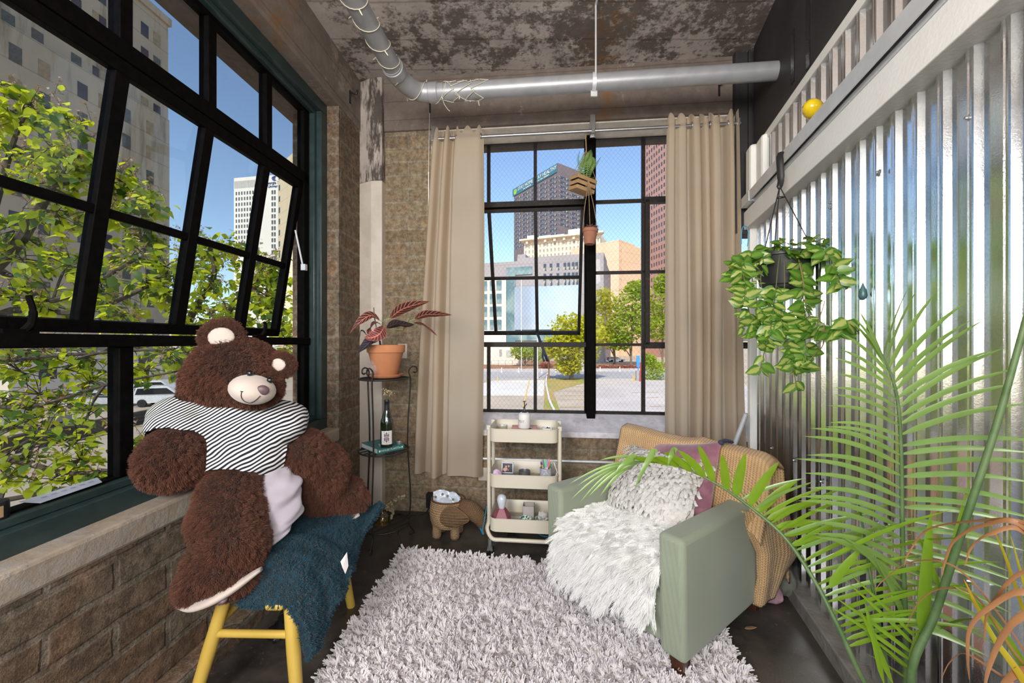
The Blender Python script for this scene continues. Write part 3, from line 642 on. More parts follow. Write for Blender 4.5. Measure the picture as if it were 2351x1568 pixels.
# tan hotel with red awnings
M_TAN2 = stone('tan_brick', (.86, .62, .42), (.80, .57, .38), .08, .06, 3.6)
M_RED = pm('red_awning', (.55, .04, .03), .7)
a, b_ = xy(1366, 160), xy(1424, 150); c_ = xy(1458, 158); zt = zz(566, 155); zt2 = zz(551, 150)
rt = bld('awning_hotel', 'peach brick building with small red awnings right of the thick window mullion', quad_block(a, b_, 24), GZ, zt, M_TAN2)
part(rt, 'wing', quad_block(xy(1421, 149.2), c_, 22), GZ, zt2, M_TAN2)
Lb = math.hypot(b_[0]-a[0], b_[1]-a[1])
windows(rt, a, b_, [(Lb*(.16+.22*k), zt-4-r_*3.7, .8, 1.5) for r_ in range(7) for k in range(4)], M_CRW, depth=.1)
q0 = xy(1421, 149.2); Lw = math.hypot(c_[0]-q0[0], c_[1]-q0[1])
windows(rt, q0, c_, [(Lw*(.15+.23*k), zt2-4-r_*3.7, .7, 1.5) for r_ in range(7) for k in range(4)], M_CRW, depth=.1)
for k in (0, 1):
    for r_ in (0, 1):
        mb = MB(); x_, y_ = a[0]+(b_[0]-a[0])*(.38+.2*k), a[1]+(b_[1]-a[1])*(.38+.2*k)
        mb.box(x_-.7, x_+.7, y_-.9, y_, zt-3.6-r_*3.7, zt-2.4-r_*3.7); obj('awning', mb, M_RED, rt, bevel=.3)
# red-brown tower on the right
M_RBR = stone('rosy_brick', (.60, .34, .27), (.55, .31, .25), .05, .05)
a, b_ = xy(1478, 150), xy(1640, 112); zt = 120
rt = bld('rosy_tower', 'tall rosy brown tower with a tight grid of small windows beside the right curtain', quad_block(a, b_, 6), GZ, zt, M_RBR)
Lb = math.hypot(b_[0]-a[0], b_[1]-a[1])
it = [(.8+k*1.62, 21.0+r_*2.62, .66, 1.35) for r_ in range(24) for k in range(6)]
windows(rt, a, b_, it[:100], M_WDARK, depth=.1)
mb = MB(); ang = math.atan2(b_[1]-a[1], b_[0]-a[0]); Mt = Matrix.Translation((a[0], a[1], 0)) @ Matrix.Rotation(ang, 4, 'Z')
for t, z, w_, h in it[100:]+[(.8+k*1.62, 21.0+r_*2.62, .66, 1.35) for r_ in range(24) for k in range(6, 16)]: mb.box(t-w_/2, t+w_/2, -.04, .1, z-h/2, z+h/2, Mt)
obj('small_windows', mb, M_WDARK, rt, kind='stuff', smooth=0)
# modern grey building with glass front
M_GREYM = stone('grey_metal_cladding', (.40, .36, .36), (.36, .33, .33), .05, .06, 3.0); M_PIL = stone('beige_pilaster', (.80, .70, .60), (.76, .66, .57), .05, .06)
M_CURT = pm('sky_glass_wall', (.44, .52, .64), .12, .3, (.52, .60, .72), .12); M_TEAL = pm('teal_glass', (.14, .24, .26), .2, .1, (.30, .40, .40), .22, thr=(.45, .6))
a, b_ = xy(1060, 116), xy(1386, 104); d1 = 110
rt = bld('campus_building', 'modern grey campus building with large reflective glass wall and beige piers', quad_block(a, b_, 30), GZ, zz(598, d1), M_GREYM)
Lb = math.hypot(b_[0]-a[0], b_[1]-a[1]); ang = math.atan2(b_[1]-a[1], b_[0]-a[0]); MC = Matrix.Translation((a[0], a[1], 0)) @ Matrix.Rotation(ang, 4, 'Z')
def tpx(px):                                       # metres along the face for a picture column
    k = (px-CX)/F; return (k*a[1]-a[0])/(cos(ang)-k*sin(ang))
def fbox(nm, x0, x1, y0, y1, m, o0=-.15, o1=.2, **k):
    mb = MB(MC); dm = 110; mb.box(tpx(x0), tpx(x1), o0, o1, zz(y1, dm), zz(y0, dm)); return obj(nm, mb, m, rt, smooth=0, **k)
fbox('upper_storey', 1186, 1386, 590, 600, M_GREYM, .5, 12); fbox('plant_room', 1186, 1204, 581, 600, M_GREYM, 1, 8)
fbox('pier_wall', 1060, 1163, 636, 800, M_PIL, -.5); fbox('teal_glazing', 1163, 1184, 612, 800, M_TEAL, -.3); fbox('teal_glazing', 1184, 1222, 612, 630, M_TEAL, -.3)
gw = fbox('glass_wall', 1184, 1330, 660, 757, M_CURT, -1.2, .2); fbox('lower_glazing', 1184, 1330, 757, 782, M_TEAL, -.3)
it = []
for c_, (x0, x1) in enumerate(((1090, 1102), (1112, 1120), (1126, 1135), (1141, 1153))):
    for r_, (y0, y1) in enumerate(((641, 665), (672, 696), (702, 726), (733, 757))): it.append((tpx((x0+x1)/2), zz((y0+y1)/2, d1), tpx(x1)-tpx(x0), zz(y0, d1)-zz(y1, d1)))
o_ = MC @ V((0, -.5, 0)); windows(rt, (o_.x, o_.y), (o_.x+cos(ang), o_.y+sin(ang)), it, M_TEAL, depth=.1)
it = []
for x in (1251, 1265, 1281, 1297, 1306, 1316, 1324): it += [(tpx(x), zz(616, d1), .75, 1.9), (tpx(x), zz(645, d1), .75, 3.4)]
windows(rt, a, b_, it, M_TWIN, depth=.1)
a, b_ = xy(1070, 92), xy(1192, 90)
rt = bld('service_building', 'low beige service building with grey roller door below the glass wall', quad_block(a, b_, 8), GZ, zz(790, 91), M_PIL)
M_ROLL = pm('roller_door_grey', (.52, .50, .48), .6)
Lb = b_[0]-a[0]; windows(rt, a, b_, [((1171-1070)/122*Lb, zz(814, 91)+.2, 1.5, 1.6)], M_ROLL, 'roller_door', .1); windows(rt, a, b_, [((1151-1070)/122*Lb, zz(812, 91)+.2, .6, 1.6)], M_GREYM, 'door', .1)
# low pale building behind the car park on the left
a, b_ = xy(20, 35), xy(420, 54)
rt = bld('street_building', 'low pale building behind the parked cars at the foot of the tower', quad_block(a, b_, 3), GZ, zz(806, 45), M_PIL)
windows(rt, a, b_, [(3+k*3.4, -1.3, 1.5, 2.0) for k in range(9)], M_WDARK, depth=.1)
# ------------------------------------------------------------------ outside: trees
M_BARK = pm('dark_bark', (.050, .040, .030), .95, 0, (.10, .082, .065), 12, bm=.4, bs=40)
M_BARK2 = pm('grey_bark', (.16, .11, .08), .95, 0, (.22, .16, .12), 3)
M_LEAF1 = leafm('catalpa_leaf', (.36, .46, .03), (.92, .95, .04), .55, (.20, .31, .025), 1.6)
M_LEAFD = leafm('deep_green_leaf', (.075, .15, .022), (.22, .34, .03), .4, (.05, .11, .02), 2)  # darker green leaves mixed in at random
M_LEAF2 = leafm('lime_leaf', (.52, .50, .02), (.80, .74, .03), .4, (.36, .40, .02), .5)
M_LEAF3 = leafm('green_leaf', (.36, .46, .03), (.62, .70, .05), .4, (.22, .34, .03), .5)
M_BLOS = leafm('dry_blossom', (.40, .22, .10), (.5, .3, .15), .3, (.62, .50, .44), 9)
def leaftree(name, label, base, limbs, clusters, mats, size=.17, tr=.16, per=60, spread=.55, blossom=0, twig=8):
    rt = thing(name, label, 'tree', base); r_ = random.Random(hash(name+label) % 1000 if False else len(label)*7+len(clusters)); b = V(base)
    tk = MB(); 
    for l in limbs: 
        pts = spline(l[0], 6); n = len(pts); tk.tube(pts, [l[1]*(1-.7*i/(n-1)) for i in range(n)], 7)
    ends = [V(p) for l in limbs for p in l[0][1:]]
    fo = MB(); bl = MB()
    for ci, (c, rad) in enumerate(clusters):
        c = V(c); e = min(ends, key=lambda q: (q-c).length); mid = e.lerp(c, .55)+V((r_.uniform(-.2, .2), r_.uniform(-.2, .2), r_.uniform(.0, .25)))*rad
        tk.tube(spline([e, mid, c], 5), [.030*max(.6, rad), ]*6+[.016*max(.6, rad)]*5, 5)
        fo.cur = 0
        for t in range(twig):
            d = V((r_.gauss(0, 1), r_.gauss(0, 1), r_.gauss(0, .75))).normalized(); L_ = rad*r_.uniform(.55, 1.15)
            q0 = c.lerp(mid, r_.random()*.6); q1 = q0+d*L_; qm = q0.lerp(q1, .5)+V((0, 0, r_.uniform(-.05, .15)))*rad
            tk.tube([q0, qm, q1], [.010*rad+.003, .007*rad+.002, .003], 4)
            for k in range(max(2, per//twig)):
                s_ = r_.uniform(.25, 1.05); p = q0.lerp(q1, s_)+V((r_.gauss(0, 1), r_.gauss(0, 1), r_.gauss(0, .8)))*(.16*rad)
                ld = (d*.4+V((r_.gauss(0, .6), r_.gauss(0, .6), r_.uniform(-.9, .1)))).normalized()
                up = V((r_.gauss(0, .35), r_.gauss(0, .35), 1)).normalized()
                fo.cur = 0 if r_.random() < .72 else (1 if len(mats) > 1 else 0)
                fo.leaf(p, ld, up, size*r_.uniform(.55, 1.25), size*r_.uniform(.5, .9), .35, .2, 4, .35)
            if blossom and r_.random() < blossom:
                tl = V((r_.gauss(0, .10), r_.gauss(0, .10), .22))
                for k in range(16):
                    p = q1+tl*r_.uniform(.1, 1.05)+V((r_.gauss(0, .03), r_.gauss(0, .03), r_.gauss(0, .02)))
                    bl.leaf(p, V((r_.gauss(0, 1), r_.gauss(0, 1), r_.gauss(0, 1))).normalized(), (0, 0, 1), .055, .04, .2, .2, 2)
                tk.tube([q1, q1+tl], .003, 4)
    obj('trunk', tk, mats[-1], rt); obj('foliage', fo, mats[:-1], rt, smooth=180)
    if bl.v: obj('blossom', bl, M_BLOS, rt, smooth=180)
    return rt
def C_(px, py, d, r_=.5): return (at(px, py, d), r_)
base = (-11.0, 6.2, GZ)
limbs = [([base, (-9.8, 6.4, -1.5), at(-120, 760, 6.2), at(40, 560, 6.0), at(120, 430, 5.9)], .16),
         ([(-9.8, 6.4, -1.5), at(-60, 640, 6.4), at(120, 690, 6.0), at(330, 585, 6.2)], .075),
         ([(-9.9, 6.3, -1.8), at(-60, 760, 6.0), at(200, 715, 6.0), at(380, 640, 6.2)], .07),
         ([at(-60, 640, 6.4), at(-10, 470, 6.2), at(30, 330, 6.2), at(60, 260, 6.2)], .06)]
cl = [C_(*c) for c in ((20, 270, 6.2, .40), (75, 240, 6.2, .35), (25, 350, 6.2, .45), (110, 330, 6.0, .42), (170, 300, 6.2, .40), (200, 350, 6.2, .35), (60, 430, 6.0, .45), (155, 400, 6.0, .42), (250, 400, 6.3, .40), (310, 420, 6.3, .38), (345, 465, 6.4, .34), (30, 520, 6.0, .45), (130, 500, 6.0, .40), (250, 500, 6.2, .35), (330, 540, 6.4, .30), (60, 610, 6.0, .42), (170, 600, 6.1, .36), (280, 590, 6.2, .36), (20, 690, 6.0, .45), (110, 700, 6.0, .36), (235, 660, 6.0, .40), (320, 660, 6.1, .36), (290, 725, 6.0, .34), (380, 610, 6.3, .34), (400, 690, 6.2, .30))]
leaftree('catalpa_tree', 'big leafy catalpa tree filling the left of the large window', base, limbs, cl, [M_LEAF1, M_LEAFD, M_BARK], .165, .16, 80, blossom=.45, twig=13)
base = (-8.2, 9.8, GZ)
limbs = [([base, (-8.0, 9.7, -1.5), at(430, 760, 9.6), at(490, 640, 9.4), at(480, 560, 9.4)], .13),
         ([(-8.0, 9.7, -1.5), at(520, 730, 9.2), at(580, 660, 9.0), at(610, 600, 9.0)], .07), ([at(430, 760, 9.6), at(410, 640, 9.5), at(420, 590, 9.5)], .05)]
cl = [C_(*c) for c in ((440, 560, 9.5, .5), (480, 585, 9.4, .5), (530, 585, 9.4, .45), (470, 640, 9.3, .5), (430, 620, 9.4, .45), (415, 700, 9.3, .5), (510, 690, 9.2, .5), (560, 640, 9.1, .45), (590, 600, 9.1, .5), (620, 630, 9.0, .45), (600, 690, 9.0, .5), (640, 690, 9.0, .45), (560, 740, 9.0, .5), (650, 740, 9.0, .5), (480, 745, 9.2, .5), (655, 645, 9.0, .3), (665, 800, 9.0, .4), (655, 860, 9.0, .3), (440, 800, 9.2, .5))]
leaftree('catalpa_tree', 'smaller catalpa tree in front of the white high-rise', base, limbs, cl, [M_LEAF1, M_LEAFD, M_BARK], .19, .13, 84, blossom=.6, twig=12)
base = (-7.4, 4.6, GZ)
limbs = [([base, (-7.2, 4.8, -1.6), at(-250, 900, 5.0), at(20, 830, 4.8), at(230, 810, 4.8), at(400, 800, 5.0)], .045),
         ([(-7.3, 4.7, -2.2), at(-250, 960, 4.8), at(60, 935, 4.6), at(240, 885, 4.7), at(420, 850, 5.0)], .034),
         ([(-7.3, 4.7, -2.4), at(-250, 1020, 4.4), at(0, 1050, 4.2), at(150, 1085, 4.1), at(250, 1080, 4.2)], .05),
         ([(-7.3, 4.7, -2.6), at(-200, 1180, 4.2), at(0, 1150, 4.0), at(160, 1120, 4.0)], .05)]
cl = [C_(*c) for c in ((40, 810, 5.0, .36), (120, 800, 5.0, .36), (200, 820, 5.0, .34), (60, 860, 4.8, .34), (150, 850, 4.8, .32), (90, 905, 4.7, .34), (20, 915, 4.7, .32), (200, 880, 4.8, .28), (320, 800, 5.0, .34), (390, 810, 5.0, .34), (340, 850, 5.0, .30), (420, 840, 5.2, .30), (130, 935, 4.7, .28), (200, 960, 4.6, .28), (30, 985, 4.4, .34), (110, 1000, 4.4, .32), (180, 1010, 4.4, .28), (60, 1050, 4.2, .30), (190, 1050, 4.2, .26), (10, 1100, 4.1, .28), (120, 1105, 4.1, .22), (310, 1010, 4.6, .14), (220, 1090, 4.2, .18))]
leaftree('dogwood_tree', 'low spreading tree with dark twigs below the window mid rail', base, limbs, cl, [M_LEAF1, M_LEAFD, M_BARK], .115, .1, 46, blossom=.12, twig=15)
# further trees and bushes seen through the back window
def clump(name, label, base, blobs, m, bark=None, trunk=(.25, 2.0), n=700, size=.55, cat='tree'):
    rt = thing(name, label, cat, base); r_ = random.Random(len(blobs)*31+int(base[0]*7)); b = V(base)
    if bark:
        tk = MB(); tk.tube(spline([b, b+V((.1, 0, trunk[1])), V(blobs[0][0])], 5), [trunk[0]*(1-.05*i) for i in range(11)], 8)
        for c, q in blobs: tk.tube([b+V((0, 0, trunk[1]*.8)), b.lerp(V(c), .6)+V((0, 0, trunk[1]*.3)), V(c)], [trunk[0]*.5, trunk[0]*.3, .04], 5)
        obj('trunk', tk, bark, rt)
    fo = MB()
    for c, q in blobs:
        for k in range(n):
            d = V((r_.gauss(0, 1), r_.gauss(0, 1), r_.gauss(0, 1))).normalized(); rad = r_.random()**.33
            p = V(c)+V((d.x*q[0], d.y*q[1], d.z*q[2]))*rad*r_.uniform(.8, 1.08)
            fo.leaf(p, V((r_.gauss(0, 1), r_.gauss(0, 1), r_.gauss(0, .6))), (r_.gauss(0, .5), r_.gauss(0, .5), 1), size*r_.uniform(.6, 1.3), size*.8, .3, .15, 3)
    obj('foliage', fo, m, rt, smooth=180); return rt
def B_(px, py, d, rx, rz_): return (tuple(at(px, py, d)), (rx, rx, rz_))
g = gl(1311, 872, GZ); clump('street_tree', 'yellow-green tree with short trunk left of the thick window mullion', g, [B_(1310, 750, g.y, 3.0, 2.2), B_(1300, 790, g.y, 3.6, 2.0), B_(1330, 805, g.y, 3.3, 2.0), B_(1278, 800, g.y, 2.0, 1.6), B_(1345, 760, g.y, 3.2, 2.6), B_(1305, 840, g.y, 2.0, 1.2)], M_LEAF2, M_BARK2, (.35, 1.6), 650, .52)
for px, py, blobs, lab in ((1410, 838, ((1400, 730, 4.5, 4.0), (1385, 690, 3.0, 3.2), (1390, 775, 4.2, 2.8)), 'bushy green tree directly right of the thick window mullion'), (1448, 840, ((1452, 700, 4.6, 4.4), (1440, 750, 4.8, 3.6), (1462, 665, 2.6, 2.4), (1425, 785, 3.0, 2.0)), 'tall green tree in the middle of the right-hand panes'), (1520, 842, ((1520, 700, 4.4, 4.8), (1500, 750, 4.2, 3.4), (1530, 650, 3.0, 3.0)), 'green tree against the right-hand curtain edge')):
    g = gl(px, py, GZ); clump('street_tree', lab, g, [B_(x, y, g.y, a_, c_) for x, y, a_, c_ in blobs], M_LEAF3 if px > 1430 else M_LEAF2, M_BARK2, (.3, 2.5), 700, .75)
clump('street_tree', 'broad green tree just outside at the left end of the back window', (-5.2, 17.0, GZ), [((-5.6, 17.0, 2.2), (2.2, 1.6, 2.4)), ((-4.0, 17.4, .6), (1.8, 1.5, 2.0)), ((-6.2, 16.6, -.4), (1.8, 1.4, 1.8)), ((-4.6, 17.0, 4.8), (2.0, 1.5, 2.2)), ((-6.4, 17.4, 5.4), (1.8, 1.4, 2.2)), ((-2.9, 17.5, -1.4), (1.3, 1.2, 1.4))], M_LEAF3, M_BARK2, (.2, 2.5), 900, .34)
g = gl(1497, 872, GZ); clump('round_shrub', 'tall green shrub on the lot edge beside the red post', g, [B_(1495, 845, g.y, 1.6, 1.9), B_(1508, 850, g.y, 1.7, 1.5), B_(1490, 825, g.y, 1.0, 1.0)], M_LEAF3, None, n=500, size=.3, cat='shrub')
g = gl(1205, 843, GZ); clump('small_tree', 'dull green young trees behind the left lamp post', g, [B_(1205, 805, g.y, 2.6, 2.0), B_(1192, 808, g.y, 2.0, 1.8), B_(1236, 812, g.y, 2.4, 2.2)], M_LEAF3, M_BARK2, (.15, 1), 420, .5)
M_REDB = leafm('red_hedge_leaf', (.30, .06, .04), (.4, .08, .05), .25, (.22, .05, .03), 1)
g = gl(1253, 847, GZ); clump('red_bush', 'rounded dark red bush beside the brown post', g, [B_(1246, 840, g.y, 1.2, .6), B_(1260, 840, g.y, 1.2, .6), B_(1253, 838, g.y, 1.2, .7)], M_REDB, None, n=260, size=.22, cat='bush')
g = gl(1415, 846, GZ); clump('red_hedge', 'low reddish hedge strip under the right-hand trees', g, [B_(x, 843, g.y, 1.6, .5) for x in range(1374, 1462, 12)], M_REDB, None, n=120, size=.25, cat='hedge')
# ------------------------------------------------------------------ outside: street furniture, wall, cars
M_POST = pm('white_post', (.80, .78, .74), .6); M_TIMB = pm('weathered_post', (.30, .17, .09), .9)
def post(name, label, cat, px, py, ytop, r_, m, group=None):
    g = gl(px, py, GZ); mb = MB(); mb.cyl(g, g+V((0, 0, (py-ytop)/F*g.y)), r_, n=8); mb.cyl(g, g+V((0, 0, .18)), r_*2.2, n=8); return obj(name, mb, m, None, label, cat, group, origin=g)
post('lamp_post', 'thin white lamp post left of the opened vent', 'lamp post', 1197, 850, 640, .07, M_POST); post('lamp_post', 'white lamp post just behind the window stay', 'lamp post', 1234, 869, 640, .08, M_POST)
for x, y, l in ((1152, 855, 'white bollard furthest left along the road'), (1191, 855, 'white bollard left of the left lamp post foot'), (1244, 857, 'white bollard beside the brown post'), (1276, 855, 'white bollard right of the red bush'), (1323, 855, 'white bollard behind the yellow-green tree'), (1378, 853, 'white bollard right of the mullion'), (1423, 853, 'white bollard furthest right along the road')): post('bollard', l, 'bollard', x, y, y-11, .09, M_POST, 'white bollards along the road')
post('brown_post', 'weathered brown post where the pale hose begins', 'post', 1260, 870, 818, .12, M_TIMB)
M_BLUES = pm('blue_sign', (.05, .30, .75), .5); M_REDP = pm('red_post', (.65, .05, .03), .5)
post('red_post', 'red post on the right of the pay station', 'post', 1471, 876, 833, .10, M_REDP)
g = gl(1465, 874, GZ); rt = thing('pay_station', 'grey pay station with tall blue sign on the parking lot', 'sign', g)
mb = MB(); mb.box(g.x-.3, g.x+.3, g.y-.2, g.y+.2, GZ, GZ+1.4); obj('cabinet', mb, M_GREYM, rt, smooth=0)
mb = MB(); mb.cyl(g+V((0, 0, 1.4)), g+V((0, 0, 2.0)), .06, n=6); mb.box(g.x-.22, g.x+.22, g.y-.06, g.y+.06, GZ+1.9, GZ+3.5); obj('sign_panel', mb, M_BLUES, rt, smooth=0)
for x, l in ((1453, 'yellow barrier post left of the pay station'), (1457, 'yellow barrier post nearest the pay station')): post('barrier_post', l, 'post', x, 876, 860, .05, M_YLINE, 'yellow barrier posts')
post('barrier_post', 'yellow post at the left edge of the pale slab', 'post', 1142, 874, 861, .05, M_YLINE)
pts = [gl(1257, 862, GZ)+V((0, 0, .4)), gl(1254, 880, GZ)+V((0, 0, .12)), gl(1258, 905, GZ)+V((0, 0, .12)), gl(1263, 925, GZ)+V((0, 0, .12)), gl(1274, 948, GZ)+V((0, 0, .12))]
mb = MB(); mb.tube(spline(pts, 6), .10, 6); obj('hose', mb, M_POST, None, 'pale hose snaking down the grass strip towards the window', 'hose', origin=pts[-1])
# chain-link fence by the mulch bank
g0, g1 = gl(1128, 846, GZ), gl(1224, 845, GZ); rt = thing('wire_fence', 'thin dark wire fence in front of the mulch bank', 'fence', g0)
for k in range(7): mb = MB(); p = g0.lerp(g1, k/6); mb.cyl(p, p+V((0, 0, 1.6)), .035, n=5); obj('post', mb, M_TOW, rt)
mb = MB()
for h in (.5, 1.0, 1.58): mb.cyl(g0+V((0, 0, h)), g1+V((0, 0, h)), .018, n=4)
obj('rail', mb, M_TOW, rt)
# retaining wall and cars left
M_RETW = stone('dark_retaining_wall', (.085, .070, .055), (.12, .10, .08), .4, .3)
pa, pb = gl(-260, 1110, GZ), gl(470, 940, GZ); d = (pb-pa).normalized(); s = V((-d.y, d.x, 0))*.3
mb = MB(); mb.prism(ccw([(pa.x, pa.y), (pb.x, pb.y), (pb.x+s.x, pb.y+s.y), (pa.x+s.x, pa.y+s.y)]), GZ, GZ+.85); obj('retaining_wall', mb, M_RETW, None, 'low dark retaining wall across the car park', 'wall', smooth=0)
M_CARG = pm('car_glass', (.02, .022, .025), .1); M_TYRE = pm('tyre', (.015, .015, .015), .8); M_TAIL = pm('tail_light', (.6, .02, .02), .3)
def car(label, px, py, h, col, suv=True):
    g = gl(px, py, GZ); m = pm('car_paint_'+str(abs(hash(col)) % 97), col, .25, .1, spec=.6); rt = thing('parked_car', label, 'car', g, 'cars parked behind the retaining wall')
    M = Matrix.Translation(g) @ Matrix.Rotation(h, 4, 'Z'); H = 1.7 if suv else 1.4
    mb = MB(M); pr = [(-2.2, .35), (-2.25, .9), (-2.1, 1.0), (2.0, .95 if suv else .8), (2.25, .75), (2.25, .35)]
    mb.loft([[(x, y*(1 if i in (1, 2) else .93), z) for x, z in pr] for i, y in enumerate((-.9, -.86, .86, .9))]); 
    rf = [(-2.1, 1.0), (-1.9, H-.08), (-1.5, H), (.35, H), (1.15, .98)]; mb.loft([[(x, y, z) for x, z in rf] for y in (-.74, .74)]); obj('body', mb, m, rt, bevel=.05)
    mb = MB(M); gl_ = [(-1.95, 1.04), (-1.78, H-.14), (.3, H-.14), (.95, 1.04)]; mb.loft([[(x, y, z) for x, z in gl_] for y in (-.76, .76)]); mb.box(-2.07, -1.9, -.62, .62, 1.06, H-.16); obj('glazing', mb, M_CARG, rt)
    for x in (-1.4, 1.4):
        for y in (-.82, .82): mb = MB(M); mb.cyl((x, y-.1, .33), (x, y+.1, .33), .33, n=14); obj('wheel', mb, M_TYRE, rt)
    for y in (-.72, .72): mb = MB(M); mb.box(-2.28, -2.15, y-.12, y+.12, .85, 1.25); obj('tail_light', mb, M_TAIL, rt)
    return rt
car('white estate car nearest the bear, behind the retaining wall', 385, 930, .25, (.75, .76, .78)); car('white car parked further back above the estate car', 372, 912, .22, (.70, .71, .73))
car('silver car half hidden behind the window bar', 232, 934, .2, (.55, .56, .58), False); car('dark car glimpsed through the branches by the low building', 320, 905, .15, (.06, .07, .08), False)
car('grey car with a red tail light at the left window edge', 40, 985, .2, (.30, .31, .33), False)
g = gl(1382, 826, GZ); car('silver car parked beyond the road under the right-hand trees', 1414, 831, .1, (.6, .6, .6), False)
# ------------------------------------------------------------------ shaggy rug
M_RUG = pm('rug_yarn', (.84, .80, .81), .95, 0, (.74, .70, .71), 6, spec=.1); M_RUGB = pm('rug_backing', (.50, .46, .45), 1, 0, (.42, .39, .38), 80, bm=.4, bs=90)
rc = [V((-.675, 2.475, 0)), V((.955, 2.19, 0)), V((.875, .75, 0)), V((-.80, .75, 0))]
def rugp(u, v, z=.014): p = rc[3].lerp(rc[2], u).lerp(rc[0].lerp(rc[1], u), v); return (p.x, p.y, z)
mb = MB(); mb.grid(lambda u, v: rugp(u, v), 24, 24); n = 24
rug = obj('shag_rug', mb, [M_RUGB, M_RUG], None, 'pale lavender grey shaggy rug on the dark floor', 'rug', smooth=180, solid=.012)
hair(rug, 34000, .019, 1, children=7, root=.0026, tip=.0021, rand=.4, brown=1.5, clump=.3, crad=.008, rough=.004, roughend=.007, steps=4, normal=.9, kink=(.003, 2))
# ------------------------------------------------------------------ armchair
M_SAGE = None
def fabric(name, c, c2, s=420, rib=None):
    m, nt, b = newmat(name); tc = nd(nt, 'TexCoord').outputs['Object']
    col = mixc(nt, ramp(nt, noise(nt, 3, 4, .6, tc), .35, .65), c, c2)
    h = noise(nt, s, 2, .5, tc)
    if rib:
        sp = nd(nt, 'SeparateXYZ', {0: tc}); a = mth(nt, 'ADD', sp.outputs[0], sp.outputs[1])
        r_ = mth(nt, 'PINGPONG', mth(nt, 'MULTIPLY', a, rib), .5); h = mth(nt, 'ADD', mth(nt, 'MULTIPLY', h, .4), r_)
        col = mixc(nt, .22, col, ramp(nt, r_, 0, .3, (.62, .62, .62), (1, 1, 1)), 'MULTIPLY')
    setb(nt, b, col=col, rough=.9, spec=.15, sheen=.25, normal=bump(nt, h, .35, .002)); return m
M_SAGE = fabric('sage_fabric', (.31, .345, .255), (.28, .315, .23), rib=230)
M_WOODD = pm('dark_red_wood', (.060, .022, .012), .35, 0, (.10, .036, .02), 20, spec=.5)
MC = Matrix.Translation((.655, 1.505, 0)) @ Matrix.Rotation(radians(36.87), 4, 'Z')   # x to the back, y from right arm to left arm
ch = thing('armchair', 'boxy sage green armchair with dark tapered legs standing on the rug', 'armchair', (.95, 2.05, 0))
def arm(y0, y1):
    mb = MB(MC); mb.loft([[(x, y, z) for x, z in ((0.0+.012*k, .085), (.76, .085), (.755, .555-.01*k), (-.012, .565))] for y, k in ((y0, 0), (y1, 0))]); return obj('armrest', mb, M_SAGE, ch, bevel=.022, seg=4)
arm(0, .112); arm(.663, .775)
mb = MB(MC); mb.box(.025, .74, .108, .667, .10, .30); obj('seat_base', mb, M_SAGE, ch, bevel=.015, seg=3)
mb = MB(MC); mb.box(.03, .66, .114, .661, .285, .40); obj('seat_cushion', mb, M_SAGE, ch, bevel=.035, seg=4)
mb = MB(MC); mb.loft([[(x, y, z) for x, z in ((.585, .28), (.78, .10), (.79, .735), (.665, .745))] for y in (.02, .755)]); obj('backrest', mb, M_SAGE, ch, bevel=.03, seg=4)
for x, y in ((.05, .05), (.05, .725), (.71, .05), (.71, .725)):
    mb = MB(MC); a, c_ = .032, .022
    mb.loft([[(x-a, y-a, .10), (x+a, y-a, .10), (x+a, y+a, .10), (x-a, y+a, .10)], [(x-c_, y-c_, 0), (x+c_, y-c_, 0), (x+c_, y+c_, 0), (x-c_, y+c_, 0)]]); obj('leg', mb, M_WOODD, ch, bevel=.003)
# white long-haired throw on the seat
M_WFUR = pm('white_long_pile', (.97, .965, .95), .9, 0, (.94, .93, .91), 9, spec=.15); M_WBASE = pm('white_pile_base', (.92, .91, .88), 1, 0, (.88, .87, .84), 9)
def seatp(u, v):                                   # u across the seat, v from the back over the front edge
    y = .122+.53*u
    xs, zs = (.60, .40, .15, .03, -.012, -.02, -.022), (.425, .432, .435, .425, .38, .30, .215)
    t = v*6; x = interp(range(7), xs, t); z = interp(range(7), zs, t)
    if v > .6: z += .05*(.5-u)*((v-.6)/.4)*1.2+.02*sin(u*9)*((v-.6)/.4)
    z += .018*sin(5*u+4*v)*(1-v)+.02*sin(pi*u)*(1-v)
    return (x, y, z)
mb = MB(MC); mb.grid(seatp, 26, 26)
fur = obj('fur_throw', mb, [M_WBASE, M_WFUR], None, 'white long-haired fur throw covering the armchair seat and front edge', 'throw', origin=(.8, 1.9, .43), smooth=180, sub=1)
hair(fur, 3400, .070, 1, children=24, root=.0013, tip=.0004, rand=.4, brown=.7, align=(-.55, -.40, -.75), clump=.8, crad=.016, rough=.008, roughend=.01, steps=5, normal=.28)
# cushion covered in felt strips
M_FELT = pm('felt_strips', (.80, .77, .73), .95, 0, (.70, .67, .63), 30, spec=.1, bm=.1, bs=200)
M_FELTB = pm('cushion_cover', (.66, .64, .60), .95)
cu = thing('fringe_cushion', 'off-white cushion covered with felt strips leaning on the armchair back', 'cushion', at(1510, 1150, 1.95))
MCu = MC @ Matrix.Translation((.475, .415, .600)) @ Matrix.Rotation(radians(-28), 4, 'Y') @ Matrix.Rotation(radians(90), 4, 'Y') @ Matrix.Rotation(radians(90+4), 4, 'Z')   # local z faces the front, x across, y up
def pil(w_, h_, t_):
    def f(u, v):
        a, b_ = 2*u-1, 2*v-1; e = (max(0, 1-abs(a)**3.2)*max(0, 1-abs(b_)**3.2))**.5
        k = 1-.06*(1-abs(a)**2)*0; return (a*w_/2*(1-.07*(1-b_*b_)), b_*h_/2*(1-.07*(1-a*a)), t_*e)
    return f
def pillow(mb, w_, h_, t_, n=20):
    f = pil(w_, h_, t_); mb.grid(f, n, n); mb.grid(lambda u, v: (lambda p: (p[0], p[1], -p[2]))(f(1-u, v)), n, n); return mb
